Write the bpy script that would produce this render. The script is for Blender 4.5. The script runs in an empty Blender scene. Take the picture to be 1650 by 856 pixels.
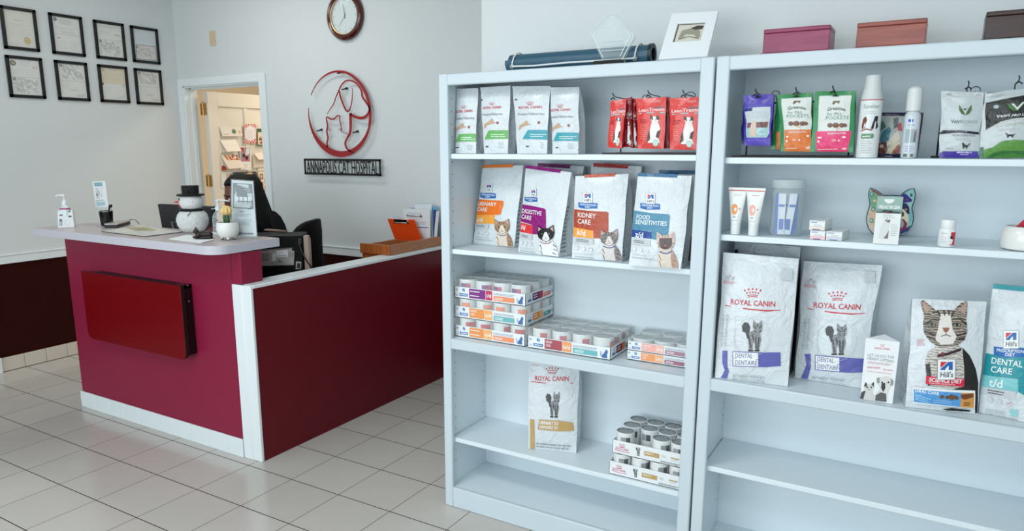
import bpy, bmesh, math, random
from mathutils import Vector, Matrix, noise
random.seed(7)
SC = bpy.context.scene
COL = SC.collection
V = Vector
PI = math.pi
# ------------------------------------------------------------------ camera model (1650 x 856 frame)
T = .305                                   # one floor tile
FPX, YAW, PITCH, ROLL, PPX, PPY = 1160.54034, -.54428, -.19823, -.00221, -31.05174, 40.57577
CAM = V((16.2643*T, -9.45076*T, 5.19861*T))
_F = V((math.sin(YAW)*math.cos(PITCH), math.cos(YAW)*math.cos(PITCH), math.sin(PITCH)))
_r = V((math.cos(YAW), -math.sin(YAW), 0)); _u = _r.cross(_F)
_R = math.cos(ROLL)*_r + math.sin(ROLL)*_u
_U = -math.sin(ROLL)*_r + math.cos(ROLL)*_u
def ray(p): return _F + _R*((p[0]-825-PPX)/FPX) - _U*((p[1]-428-PPY)/FPX)
def on(p, axis, d):
    D = ray(p); t = (d-CAM[axis])/D[axis]; return CAM + D*t
def AX(p, x): return on(p, 0, x)
def AY(p, y): return on(p, 1, y)
def AZ(p, z): return on(p, 2, z)
def zq(pts, ox, oy, s): return [(ox+x/s, oy+y/s) for x, y in pts]
# ------------------------------------------------------------------ materials
def lin(c):
    c = c/255.
    return c/12.92 if c <= .04045 else ((c+.055)/1.055)**2.4
_mc = {}
def mat(name, rgb, rough=.5, metal=0., coat=0., bump=0., bscale=40., var=0., vscale=6., trans=0., ior=1.45, alpha=1., sheen=0., spec=.5):
    if name in _mc: return _mc[name]
    m = bpy.data.materials.new(name); m.use_nodes = True
    nt = m.node_tree; b = nt.nodes['Principled BSDF']
    col = (lin(rgb[0]), lin(rgb[1]), lin(rgb[2]), 1)
    b.inputs['Base Color'].default_value = col
    b.inputs['Roughness'].default_value = rough
    b.inputs['Metallic'].default_value = metal
    b.inputs['Coat Weight'].default_value = coat
    b.inputs['Coat Roughness'].default_value = .12
    b.inputs['Transmission Weight'].default_value = trans
    b.inputs['IOR'].default_value = ior
    b.inputs['Alpha'].default_value = alpha
    b.inputs['Sheen Weight'].default_value = sheen
    b.inputs['Specular IOR Level'].default_value = spec
    tc = nt.nodes.new('ShaderNodeTexCoord')
    if var:
        n = nt.nodes.new('ShaderNodeTexNoise'); n.inputs['Scale'].default_value = vscale; n.inputs['Detail'].default_value = 4
        nt.links.new(tc.outputs['Object'], n.inputs['Vector'])
        mx = nt.nodes.new('ShaderNodeMix'); mx.data_type = 'RGBA'
        mx.inputs['A'].default_value = tuple(max(0, v*(1-var)) for v in col[:3])+(1,)
        mx.inputs['B'].default_value = tuple(min(1, v*(1+var)) for v in col[:3])+(1,)
        nt.links.new(n.outputs['Fac'], mx.inputs['Factor']); nt.links.new(mx.outputs['Result'], b.inputs['Base Color'])
    if bump:
        n = nt.nodes.new('ShaderNodeTexNoise'); n.inputs['Scale'].default_value = bscale; n.inputs['Detail'].default_value = 3
        nt.links.new(tc.outputs['Object'], n.inputs['Vector'])
        bp = nt.nodes.new('ShaderNodeBump'); bp.inputs['Strength'].default_value = bump; bp.inputs['Distance'].default_value = .01
        nt.links.new(n.outputs['Fac'], bp.inputs['Height']); nt.links.new(bp.outputs['Normal'], b.inputs['Normal'])
    _mc[name] = m
    return m
def clear(name, rgb=(245, 250, 250), rough=.05, amount=.85):
    """thin clear plastic: see-through with gloss"""
    if name in _mc: return _mc[name]
    m = bpy.data.materials.new(name); m.use_nodes = True; nt = m.node_tree
    for n in list(nt.nodes): nt.nodes.remove(n)
    o = nt.nodes.new('ShaderNodeOutputMaterial'); t = nt.nodes.new('ShaderNodeBsdfTransparent'); g = nt.nodes.new('ShaderNodeBsdfPrincipled')
    g.inputs['Base Color'].default_value = (lin(rgb[0]), lin(rgb[1]), lin(rgb[2]), 1); g.inputs['Roughness'].default_value = rough
    t.inputs['Color'].default_value = (.97, .985, .985, 1)
    mx = nt.nodes.new('ShaderNodeMixShader'); lw = nt.nodes.new('ShaderNodeLayerWeight'); lw.inputs['Blend'].default_value = .25
    mr = nt.nodes.new('ShaderNodeMapRange'); mr.inputs['To Min'].default_value = 1-amount; mr.inputs['To Max'].default_value = min(1, 1-amount+.5)
    tc = nt.nodes.new('ShaderNodeTexCoord'); n = nt.nodes.new('ShaderNodeTexNoise'); n.inputs['Scale'].default_value = 45
    bp = nt.nodes.new('ShaderNodeBump'); bp.inputs['Strength'].default_value = .25; bp.inputs['Distance'].default_value = .004
    nt.links.new(tc.outputs['Object'], n.inputs['Vector']); nt.links.new(n.outputs['Fac'], bp.inputs['Height']); nt.links.new(bp.outputs['Normal'], g.inputs['Normal'])
    nt.links.new(lw.outputs['Facing'], mr.inputs['Value']); nt.links.new(mr.outputs['Result'], mx.inputs['Fac'])
    nt.links.new(t.outputs[0], mx.inputs[1]); nt.links.new(g.outputs[0], mx.inputs[2]); nt.links.new(mx.outputs[0], o.inputs[0])
    _mc[name] = m
    return m
def wood(name, a, b, scale=9., rough=.35, axis='X', stretch=9.):
    if name in _mc: return _mc[name]
    m = mat(name, a, rough, coat=.15); nt = m.node_tree; bs = nt.nodes['Principled BSDF']
    tc = nt.nodes.new('ShaderNodeTexCoord'); mp = nt.nodes.new('ShaderNodeMapping')
    s = {'X': (1, stretch, stretch), 'Y': (stretch, 1, stretch), 'Z': (stretch, stretch, 1)}[axis]
    mp.inputs['Scale'].default_value = s
    n = nt.nodes.new('ShaderNodeTexNoise'); n.inputs['Scale'].default_value = scale; n.inputs['Detail'].default_value = 6; n.inputs['Distortion'].default_value = .6
    cr = nt.nodes.new('ShaderNodeValToRGB')
    cr.color_ramp.elements[0].color = (lin(a[0]), lin(a[1]), lin(a[2]), 1); cr.color_ramp.elements[1].color = (lin(b[0]), lin(b[1]), lin(b[2]), 1)
    cr.color_ramp.elements[0].position = .35; cr.color_ramp.elements[1].position = .68
    nt.links.new(tc.outputs['Object'], mp.inputs[0]); nt.links.new(mp.outputs[0], n.inputs['Vector']); nt.links.new(n.outputs['Fac'], cr.inputs[0]); nt.links.new(cr.outputs[0], bs.inputs['Base Color'])
    return m
def film_mat(name, rgb, rough=.2, bump=.7, coat=.0, scale=13.):
    if name in _mc: return _mc[name]
    m = mat(name, rgb, rough, coat=coat); nt = m.node_tree; bs = nt.nodes['Principled BSDF']
    tc = nt.nodes.new('ShaderNodeTexCoord'); n = nt.nodes.new('ShaderNodeTexNoise'); n.inputs['Scale'].default_value = scale; n.inputs['Detail'].default_value = 4; n.inputs['Distortion'].default_value = 2.2; n.inputs['Roughness'].default_value = .55
    bp = nt.nodes.new('ShaderNodeBump'); bp.inputs['Strength'].default_value = bump; bp.inputs['Distance'].default_value = .012
    nt.links.new(tc.outputs['Object'], n.inputs['Vector']); nt.links.new(n.outputs['Fac'], bp.inputs['Height']); nt.links.new(bp.outputs['Normal'], bs.inputs['Normal'])
    return m
def ink(rgb, rough=.26, kind='film'):
    """printed colour on packaging film or paper"""
    key = 'print_%d_%d_%d_%s' % (rgb[0], rgb[1], rgb[2], kind)
    if kind == 'film': return film_mat(key, rgb, rough, .5)
    return mat(key, rgb, .6)
# ------------------------------------------------------------------ mesh builder
def fur(name, a, b, scale=70., dist=5.):
    if name in _mc: return _mc[name]
    m = mat(name, a, .45); nt = m.node_tree; bs = nt.nodes['Principled BSDF']
    tc = nt.nodes.new('ShaderNodeTexCoord'); w = nt.nodes.new('ShaderNodeTexWave'); w.inputs['Scale'].default_value = scale; w.inputs['Distortion'].default_value = dist; w.inputs['Detail'].default_value = 3; w.inputs['Detail Scale'].default_value = 1.6
    w.bands_direction = 'Z'
    cr = nt.nodes.new('ShaderNodeValToRGB'); cr.color_ramp.elements[0].color = (lin(b[0]), lin(b[1]), lin(b[2]), 1); cr.color_ramp.elements[1].color = (lin(a[0]), lin(a[1]), lin(a[2]), 1)
    cr.color_ramp.elements[0].position = .22; cr.color_ramp.elements[1].position = .62
    nt.links.new(tc.outputs['Object'], w.inputs['Vector']); nt.links.new(w.outputs['Fac'], cr.inputs[0]); nt.links.new(cr.outputs[0], bs.inputs['Base Color'])
    return m
class MB:
    def __init__(self): self.v = []; self.f = []; self.m = []; self.mats = []; self.X = None
    def mi(self, m):
        if m not in self.mats: self.mats.append(m)
        return self.mats.index(m)
    def pts(self, ps):
        b = len(self.v)
        self.v += [(self.X @ V(p)) if self.X else V(p) for p in ps]
        return b
    def face(self, ps, m):
        b = self.pts(ps); self.f.append(tuple(range(b, b+len(ps)))); self.m.append(self.mi(m))
    def mesh(self, ps, fs, m):
        b = self.pts(ps); k = self.mi(m)
        for f in fs: self.f.append(tuple(b+i for i in f)); self.m.append(k)
    def hexa(self, c, m):
        """8 corners: bottom 0-3, top 4-7 (both counter-clockwise seen from above)"""
        self.mesh(c, [(3, 2, 1, 0), (4, 5, 6, 7), (0, 1, 5, 4), (1, 2, 6, 5), (2, 3, 7, 6), (3, 0, 4, 7)], m)
    def box(self, x0, x1, y0, y1, z0, z1, m):
        self.hexa([(x0, y0, z0), (x1, y0, z0), (x1, y1, z0), (x0, y1, z0), (x0, y0, z1), (x1, y0, z1), (x1, y1, z1), (x0, y1, z1)], m)
    def prism(self, poly, ext, m, cap=None):
        """poly: list of 3d points, extruded by vector ext"""
        n = len(poly); ext = V(ext); a = [V(p) for p in poly]; b = [p+ext for p in a]
        k0 = self.pts(a+b); k = self.mi(m); kc = self.mi(cap) if cap else k
        self.f.append(tuple(k0+i for i in range(n-1, -1, -1))); self.m.append(kc)
        self.f.append(tuple(k0+n+i for i in range(n))); self.m.append(k)
        for i in range(n):
            j = (i+1) % n; self.f.append((k0+i, k0+j, k0+n+j, k0+n+i)); self.m.append(k)
    def lathe(self, prof, m, c=(0, 0, 0), seg=28, cap=True, ax='Z', sx=1., sy=1.):
        ps = []
        for r, z in prof:
            for i in range(seg):
                a = 2*PI*i/seg; q = (r*math.cos(a)*sx, r*math.sin(a)*sy, z)
                if ax == 'Y': q = (q[0], -q[2], q[1])
                if ax == 'X': q = (q[2], q[0], q[1])
                ps.append((c[0]+q[0], c[1]+q[1], c[2]+q[2]))
        fs = []
        for j in range(len(prof)-1):
            for i in range(seg):
                k = (i+1) % seg; fs.append((j*seg+i, j*seg+k, (j+1)*seg+k, (j+1)*seg+i))
        if cap:
            if prof[0][0] > 1e-6: fs.append(tuple(range(seg-1, -1, -1)))
            if prof[-1][0] > 1e-6: fs.append(tuple((len(prof)-1)*seg+i for i in range(seg)))
        self.mesh(ps, fs, m)
    def ellipsoid(self, c, r, m, seg=24, rings=14):
        pr = [(math.sin(PI*i/rings), -math.cos(PI*i/rings)) for i in range(rings+1)]
        pr[0] = (1e-4, -1); pr[-1] = (1e-4, 1)
        ps = []; 
        for q, z in pr:
            for i in range(seg):
                a = 2*PI*i/seg; ps.append((c[0]+r[0]*q*math.cos(a), c[1]+r[1]*q*math.sin(a), c[2]+r[2]*z))
        fs = [(j*seg+i, j*seg+(i+1) % seg, (j+1)*seg+(i+1) % seg, (j+1)*seg+i) for j in range(rings) for i in range(seg)]
        self.mesh(ps, fs, m)
    def tube(self, path, r, m, seg=8, closed=False):
        P = [V(p) for p in path]; n = len(P); rr = r if isinstance(r, (list, tuple)) else [r]*n
        ps = []; prev = None
        for i in range(n):
            if closed: d = P[(i+1) % n]-P[i-1]
            else: d = P[min(i+1, n-1)]-P[max(i-1, 0)]
            d.normalize()
            if prev is None:
                a = V((0, 0, 1)) if abs(d.z) < .9 else V((1, 0, 0)); prev = d.cross(a).normalized()
            s = (prev-d*prev.dot(d)).normalized(); prev = s; t = d.cross(s)
            for k in range(seg):
                an = 2*PI*k/seg; ps.append(P[i]+(s*math.cos(an)+t*math.sin(an))*rr[i])
        fs = []
        for i in range(n if closed else n-1):
            for k in range(seg):
                l = (k+1) % seg; j = (i+1) % n; fs.append((i*seg+k, i*seg+l, j*seg+l, j*seg+k))
        if not closed: fs += [tuple(range(seg-1, -1, -1)), tuple((n-1)*seg+k for k in range(seg))]
        self.mesh(ps, fs, m)
    def build(self, name, parent=None, bevel=0, segs=2, smooth=True, angle=38, base=None):
        me = bpy.data.meshes.new(name)
        org = V((0, 0, 0))
        if parent is not None: org = wloc(parent)
        elif base is not None: org = V(base)
        me.from_pydata([tuple(p-org) for p in self.v], [], self.f)
        for m in self.mats: me.materials.append(m)
        me.polygons.foreach_set('material_index', self.m)
        if smooth:
            me.polygons.foreach_set('use_smooth', [True]*len(me.polygons))
            me.set_sharp_from_angle(angle=math.radians(angle))
        me.validate(); me.update()
        o = bpy.data.objects.new(name, me); COL.objects.link(o)
        if parent is not None: o.parent = parent
        else: o.location = org
        if bevel:
            b = o.modifiers.new('bevel', 'BEVEL'); b.width = bevel; b.segments = segs; b.limit_method = 'ANGLE'; b.angle_limit = math.radians(40)
            b.harden_normals = False
        return o
def wloc(o):
    l = V((0, 0, 0))
    while o is not None: l += o.location; o = o.parent
    return l
def tag(o, label=None, cat=None, group=None, kind=None):
    if label: o['label'] = label
    if cat: o['category'] = cat
    if group: o['group'] = group
    if kind: o['kind'] = kind
    return o
def thing(name, label, cat, loc=(0, 0, 0), group=None):
    o = bpy.data.objects.new(name, None); COL.objects.link(o); o.location = loc; o.empty_display_size = .05
    return tag(o, label, cat, group)
def copy_tree(o, parent=None):
    c = o.copy(); COL.objects.link(c)
    if parent is not None: c.parent = parent
    for ch in [x for x in COL.objects if x.parent == o]: copy_tree(ch, c)
    return c
# ------------------------------------------------------------------ printed artwork
_tx = {}
def glyphs(s, bold=0., shear=0.):
    k = (s, bold, shear)
    if k in _tx: return _tx[k]
    cu = bpy.data.curves.new('t', 'FONT'); cu.body = s; cu.size = 1; cu.offset = bold; cu.shear = shear; cu.resolution_u = 2
    ob = bpy.data.objects.new('t', cu); COL.objects.link(ob)
    dg = bpy.context.evaluated_depsgraph_get()
    me = bpy.data.meshes.new_from_object(ob.evaluated_get(dg))
    vs = [(v.co.x, v.co.y) for v in me.vertices]; fs = [tuple(p.vertices) for p in me.polygons]
    bpy.data.objects.remove(ob); bpy.data.curves.remove(cu); bpy.data.meshes.remove(me)
    x0 = min(v[0] for v in vs); x1 = max(v[0] for v in vs)
    vs = [((x-x0)/(x1-x0), y/.70) for x, y in vs]            # cap height -> 1
    _tx[k] = (vs, fs, (x1-x0)/.70)
    return _tx[k]
def homog(q):
    """projective map taking the four corners q (BL, BR, TR, TL) to the unit square"""
    src = [(0, 0), (1, 0), (1, 1), (0, 1)]
    A = []; B = []
    for (x, y), (u, v) in zip(q, src):
        A.append([x, y, 1, 0, 0, 0, -u*x, -u*y]); B.append(u)
        A.append([0, 0, 0, x, y, 1, -v*x, -v*y]); B.append(v)
    n = 8
    for i in range(n):
        p = max(range(i, n), key=lambda r: abs(A[r][i])); A[i], A[p] = A[p], A[i]; B[i], B[p] = B[p], B[i]
        for r in range(i+1, n):
            k = A[r][i]/A[i][i]
            if k:
                for c in range(i, n): A[r][c] -= k*A[i][c]
                B[r] -= k*B[i]
    h = [0]*8
    for i in range(n-1, -1, -1): h[i] = (B[i]-sum(A[i][c]*h[c] for c in range(i+1, n)))/A[i][i]
    def f(p):
        x, y = p; w = h[6]*x+h[7]*y+1
        return ((h[0]*x+h[1]*y+h[2])/w, (h[3]*x+h[4]*y+h[5])/w)
    return f
class Art:
    """flat print on a surface S(u,v); art coordinates are turned into (u,v) by conv"""
    def __init__(self, mb, S, N, conv=None, step=.0004, kind='film', fine=.06, up=None):
        self.mb = mb; self.S = S; self.N = V(N); self.c = conv or (lambda p: p); self.lay = .5; self.step = step; self.kind = kind; self.fine = fine
        self.up = up or (0, 1)
    def put(self, uvs, fs, rgb, lift=None):
        m = rgb if not isinstance(rgb, tuple) else ink(rgb, kind=self.kind)
        d = self.step*(self.lay if lift is None else lift)
        self.mb.mesh([self.S(u, v)+self.N*d for u, v in uvs], fs, m)
    def poly(self, pts, rgb, flat=False, inc=.12):
        uv = [self.c(p) for p in pts]
        bm = bmesh.new()
        vs = [bm.verts.new((u, v, 0)) for u, v in uv]
        try: bm.faces.new(vs)
        except Exception: bm.free(); return
        if not flat:
            bmesh.ops.triangulate(bm, faces=bm.faces[:])
            for _ in range(5):
                es = [e for e in bm.edges if e.calc_length() > self.fine]
                if not es: break
                bmesh.ops.subdivide_edges(bm, edges=es, cuts=1); bmesh.ops.triangulate(bm, faces=[f for f in bm.faces if len(f.verts) > 3])
        bm.verts.index_update()
        out = [tuple(v.index for v in f.verts) for f in bm.faces]; co = [(v.co.x, v.co.y) for v in bm.verts]
        nz = sum(f.calc_area()*(1 if f.normal.z >= 0 else -1) for f in bm.faces)
        bm.free()
        if nz < 0: out = [t[::-1] for t in out]
        self.put(co, out, rgb); self.lay += inc
    def disc(self, c, rx, ry, rgb, n=14, a0=0, a1=360):
        self.poly([(c[0]+rx*math.cos(math.radians(a0+(a1-a0)*i/n)), c[1]+ry*math.sin(math.radians(a0+(a1-a0)*i/n))) for i in range(n if a1-a0 >= 360 else n+1)], rgb, inc=.03)
    def line(self, pts, w, rgb):
        """stroke of width w (number or list) through the points"""
        n = len(pts); L = []; R = []
        for i in range(n):
            a = pts[max(i-1, 0)]; b = pts[min(i+1, n-1)]; dx, dy = b[0]-a[0], b[1]-a[1]; l = math.hypot(dx, dy) or 1
            ww = (w[i] if isinstance(w, (list, tuple)) else w)/2
            L.append((pts[i][0]-dy/l*ww, pts[i][1]+dx/l*ww)); R.append((pts[i][0]+dy/l*ww, pts[i][1]-dx/l*ww))
        uv = [self.c(p) for p in L+R]
        fs = [(n+i, n+i+1, i+1, i) for i in range(n-1)]
        a, b, d = uv[n], uv[n+1], uv[0]
        if (b[0]-a[0])*(d[1]-a[1])-(b[1]-a[1])*(d[0]-a[0]) < 0: fs = [f[::-1] for f in fs]
        self.put(uv, fs, rgb); self.lay += .03
    def text(self, s, p0, p1, h, rgb, bold=0., up=None, shear=0., arc=0.):
        vs, fs, asp = glyphs(s, bold, shear)
        up = up or self.up
        pts = []
        for x, y in vs:
            q = (p0[0]+(p1[0]-p0[0])*x+up[0]*h*y, p0[1]+(p1[1]-p0[1])*x+up[1]*h*y)
            if arc: k = arc*(1-(2*x-1)**2); q = (q[0]+up[0]*k, q[1]+up[1]*k)
            pts.append(self.c(q))
        t = fs[0]; a, b, c = pts[t[0]], pts[t[1]], pts[t[2]]
        if (b[0]-a[0])*(c[1]-a[1])-(b[1]-a[1])*(c[0]-a[0]) < 0: fs = [f[::-1] for f in fs]
        self.put(pts, fs, rgb); self.lay += .12
    def rows(self, p0, p1, n, gap, w, rgb, ragged=.25):
        """unreadable small print: thin broken rules"""
        rnd = random.Random(int(p0[0]*7+p0[1]))
        for k in range(n):
            f = 1-ragged*rnd.random()
            a = (p0[0]+gap[0]*k, p0[1]+gap[1]*k); b = (p1[0]+gap[0]*k, p1[1]+gap[1]*k)
            b = (a[0]+(b[0]-a[0])*f, a[1]+(b[1]-a[1])*f)
            t = 0.
            while t < 1:
                e = min(1, t+.06+.16*rnd.random())
                self.line([(a[0]+(b[0]-a[0])*t, a[1]+(b[1]-a[1])*t), (a[0]+(b[0]-a[0])*e, a[1]+(b[1]-a[1])*e)], w, rgb); self.lay -= .03
                t = e+.025
        self.lay += .03
def bil(q):
    a, b, c, d = [V(p) for p in q]
    return lambda u, v: (a*(1-u)+b*u)*(1-v)+(d*(1-u)+c*u)*v
# ================================================================== SETTING
XL, YB, YS, ZC = -.62, 1.18, -.098, 3.0
paint = mat('wall_paint', (211, 217, 218), .75, bump=.06, bscale=160)
white = mat('white_trim_paint', (226, 234, 236), .38, bump=.03, bscale=90)
casew = mat('bookcase_enamel_darkened', (200, 213, 220), .36, bump=.02, bscale=30)  # front frame: same enamel as the inside, darkened to even out the lighting
casew_lit = mat('bookcase_enamel_lightened', (220, 232, 238), .4)  # same enamel, lightened in colour to offset the shade inside the bookcase
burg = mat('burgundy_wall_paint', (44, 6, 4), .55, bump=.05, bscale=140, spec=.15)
burg2 = mat('burgundy_counter_paint', (134, 22, 58), .42, bump=.04, bscale=180)
burg3 = mat('burgundy_paint_shaded', (98, 10, 24), .42, bump=.04, bscale=180, spec=.35)  # counter's burgundy paint, with the partition's shade put into the colour
beige = mat('beige_room_paint', (226, 214, 194), .8)
blackm = mat('black_satin', (14, 14, 15), .4)
black_gloss = mat('black_gloss', (9, 9, 10), .12)
grey = mat('grey_plastic', (120, 122, 124), .45)
steel = mat('brushed_steel', (176, 178, 178), .3, metal=1.)
chrome = mat('chrome', (200, 200, 200), .12, metal=1.)
brass = mat('aged_brass', (196, 158, 96), .3, metal=1.)
paper = mat('white_paper', (232, 236, 238), .7)
ceramic = mat('white_ceramic', (232, 234, 230), .18, coat=.4)
whitepl = mat('white_plastic', (230, 234, 236), .32)

def floor_mat():
    m = mat('ceramic_floor_tile', (190, 184, 178), .16, coat=.0)
    nt = m.node_tree; b = nt.nodes['Principled BSDF']; N = nt.nodes.new; L = nt.links.new
    geo = N('ShaderNodeNewGeometry'); sp = N('ShaderNodeSeparateXYZ'); L(geo.outputs['Position'], sp.inputs[0])
    def M(op, a, bb=None, c=None):
        n = N('ShaderNodeMath'); n.operation = op
        for i, x in enumerate((a, bb, c)):
            if x is None: continue
            if isinstance(x, (int, float)): n.inputs[i].default_value = x
            else: L(x, n.inputs[i])
        return n.outputs[0]
    def dist(o):
        q = M('DIVIDE', o, T); fr = M('FRACT', M('ADD', q, 400.5)); return M('MULTIPLY', M('ABSOLUTE', M('SUBTRACT', fr, .5)), T), M('FLOOR', q)
    dx, ix = dist(sp.outputs[0]); dy, iy = dist(sp.outputs[1])
    gx = M('LESS_THAN', dx, .0015); gy = M('LESS_THAN', dy, .0024)
    g = M('MAXIMUM', gx, gy)
    cb = N('ShaderNodeCombineXYZ'); L(ix, cb.inputs[0]); L(iy, cb.inputs[1])
    wn = N('ShaderNodeTexWhiteNoise'); L(cb.outputs[0], wn.inputs[0])
    no = N('ShaderNodeTexNoise'); no.inputs['Scale'].default_value = 9; no.inputs['Detail'].default_value = 5; L(geo.outputs['Position'], no.inputs['Vector'])
    f = M('ADD', M('MULTIPLY', wn.outputs[0], .45), M('MULTIPLY', no.outputs['Fac'], .55))
    mx = N('ShaderNodeMix'); mx.data_type = 'RGBA'; L(f, mx.inputs['Factor'])
    mx.inputs['A'].default_value = (lin(186), lin(182), lin(176), 1); mx.inputs['B'].default_value = (lin(196), lin(193), lin(187), 1)
    m2 = N('ShaderNodeMix'); m2.data_type = 'RGBA'; L(g, m2.inputs['Factor']); L(mx.outputs['Result'], m2.inputs['A']); m2.inputs['B'].default_value = (lin(46), lin(36), lin(32), 1)
    L(m2.outputs['Result'], b.inputs['Base Color'])
    L(M('ADD', .17, M('MULTIPLY', g, .6)), b.inputs['Roughness'])
    bp = N('ShaderNodeBump'); bp.inputs['Strength'].default_value = .4; bp.inputs['Distance'].default_value = .002
    sm = M('SUBTRACT', 1., g); L(sm, bp.inputs['Height']); L(bp.outputs[0], b.inputs['Normal'])
    return m
def struct(mb, name, bevel=0, parent=None, **k):
    o = mb.build(name, parent, bevel, **k)
    if parent is None: o['kind'] = 'structure'
    return o
b = MB(); b.box(-2.6, 6.7, -6.1, 4.6, -.06, 0, floor_mat()); struct(b, 'floor', smooth=False)
b = MB(); b.box(-2.6, 6.7, -6.1, 4.6, ZC, ZC+.08, mat('ceiling_paint', (232, 232, 228), .8)); struct(b, 'ceiling', smooth=False)
# left wall: plaster above, burgundy dado below
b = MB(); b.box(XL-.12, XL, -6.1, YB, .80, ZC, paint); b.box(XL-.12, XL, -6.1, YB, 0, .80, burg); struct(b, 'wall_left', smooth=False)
b = MB(); b.box(XL, XL+.014, -6.0, YB-.02, .773, .832, white); b.box(XL, XL+.02, -6.0, YB-.02, .830, .838, white); struct(b, 'trim_1', .002)
# tile skirting on the left wall
tile_w = mat('skirting_tile', (206, 198, 186), .22, var=.05, vscale=3.)
groutm = mat('grout', (84, 66, 56), .9)
b = MB(); b.box(XL, XL+.006, -.47, YB-.02, 0, .102, groutm)
y = -.465
while y < YB-.05:
    y2 = min(y+.1505, YB-.03); b.box(XL+.004, XL+.011, y, y2, .004, .104, tile_w); y += .1535
struct(b, 'baseboard_left', .0015)
b = MB(); b.box(XL, XL+.03, -.56, -.472, 0, .112, white); struct(b, 'trim_2', .003)
# back wall with a doorway
DX0, DX1, DZ = -.563, .378, 2.085
b = MB()
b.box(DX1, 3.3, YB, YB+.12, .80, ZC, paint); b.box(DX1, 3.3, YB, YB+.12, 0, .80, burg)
b.box(XL-.12, DX0, YB, YB+.12, 0, ZC, paint); b.box(DX0, DX1, YB, YB+.12, DZ, ZC, paint)
struct(b, 'wall_back', smooth=False)
b = MB(); b.box(.45, 3.22, YB-.014, YB, .773, .832, white); b.box(.45, 3.22, YB-.02, YB, .830, .838, white); struct(b, 'trim_3', .002)
# wall right behind the bookcases
b = MB(); b.box(3.222, 6.62, YS, YB+.12, 0, ZC, paint); struct(b, 'wall_right', smooth=False)
b = MB(); b.box(6.6, 6.72, -6.1, YS, 0, ZC, paint); struct(b, 'wall_side', smooth=False)
b = MB(); b.box(XL-.12, 6.72, -6.12, -6.0, 0, .45, paint); b.box(XL-.12, 6.72, -6.12, -6.0, 2.75, ZC, paint)
b.box(XL-.12, -.3, -6.12, -6.0, .45, 2.75, paint); b.box(6.2, 6.72, -6.12, -6.0, .45, 2.75, paint); struct(b, 'wall_front', smooth=False)
w = MB()
for x in (-.3, 1.85, 4.0, 6.14): w.box(x, x+.06, -6.08, -6.02, .45, 2.75, grey)
w.box(-.3, 6.2, -6.08, -6.02, .45, .51, grey); w.box(-.3, 6.2, -6.08, -6.02, 2.69, 2.75, grey)
struct(w, 'window_1', smooth=False)
# room beyond the doorway
b = MB(); b.box(-2.6, -2.5, YB+.12, 4.6, 0, ZC, beige); b.box(-2.6, 3.2, 4.5, 4.6, 0, ZC, beige); b.box(1.6, 1.7, YB+.12, 4.5, 0, ZC, beige); b.box(-2.6, XL-.12, YB+.12, YB+.2, 0, ZC, beige)
struct(b, 'wall_far', smooth=False)
# door casing, jambs, stop
b = MB()
b.box(-.619, DX0, YB-.018, YB, 0, DZ+.062, white); b.box(DX1, DX1+.07, YB-.018, YB, 0, DZ+.062, white); b.box(DX0, DX1, YB-.018, YB, DZ, DZ+.062, white)
b.box(DX0-.001, DX0+.014, YB-.006, YB+.12, 0, DZ, white); b.box(DX1-.014, DX1+.001, YB-.006, YB+.12, 0, DZ, white); b.box(DX0, DX1, YB-.006, YB+.12, DZ-.012, DZ+.001, white)
b.box(DX0+.012, DX0+.026, YB+.05, YB+.085, 0, DZ-.01, white); b.box(DX1-.026, DX1-.012, YB+.05, YB+.085, 0, DZ-.01, white); b.box(DX0, DX1, YB+.05, YB+.085, DZ-.026, DZ-.01, white)
struct(b, 'trim_4', .002)
# open door leaf, swung into the far room
doorp = mat('door_enamel', (224, 218, 206), .45)
d = thing('door_1', None, None, (-.47, YB+.13, 0)); d['kind'] = 'structure'
LX0, LX1, LY0, LY1 = -.492, -.452, YB+.135, YB+.95
b = MB(); b.box(LX0, LX1, LY0, LY1, .012, 2.05, doorp)
fr = LX1+.004
pv = [(.125, 1.0), (.125+0, 1.0)]
for (y0, y1, z0, z1) in ((LY0, LY0+.105, .012, 2.05), (LY1-.105, LY1, .012, 2.05), (LY0+.1, LY1-.1, 1.93, 2.05), (LY0+.1, LY1-.1, .012, .24), (LY0+.1, LY1-.1, .86, .99)):
    b.box(LX1-.001, LX1+.010, y0, y1, z0, z1, doorp)
b.box(LX1, LX1+.006, LY0+.385, LY0+.425, .99, 1.93, doorp)
b.build('door_leaf', d, .002)
def hinge(z):
    h = MB(); h.box(LX0-.045, LX0-.006, LY0-.004, LY0-.001, z-.05, z+.05, brass); h.box(LX0+.004, LX0+.034, LY0-.004, LY0-.001, z-.05, z+.05, brass)
    h.lathe([(.007, z-.055), (.007, z+.055)], brass, (LX0-.001, LY0-.010, 0), 10)
    h.lathe([(.008, z+.052), (.005, z+.062), (.001, z+.064)], brass, (LX0-.001, LY0-.010, 0), 10)
    for dx in (-.032, -.018, .012, .026):
        for dz in (-.032, .0, .032): h.lathe([(.003, 0), (.003, .001)], blackm, (LX0+dx, LY0-.004, z+dz), 6, ax='Y')
    h.build('hinge', d)
hinge(1.905); hinge(1.29); hinge(.25)
# half-height partition with white post and cap
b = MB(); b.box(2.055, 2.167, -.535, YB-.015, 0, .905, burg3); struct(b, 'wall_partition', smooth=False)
b = MB(); b.box(2.040, 2.110, -.556, -.534, 0, .918, white); b.box(2.106, 2.170, -.552, -.534, 0, .918, white); struct(b, 'trim_5', .004)
b = MB(); b.box(2.048, 2.172, -.536, YB-.015, .903, .920, white); struct(b, 'trim_6', .003)
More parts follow.
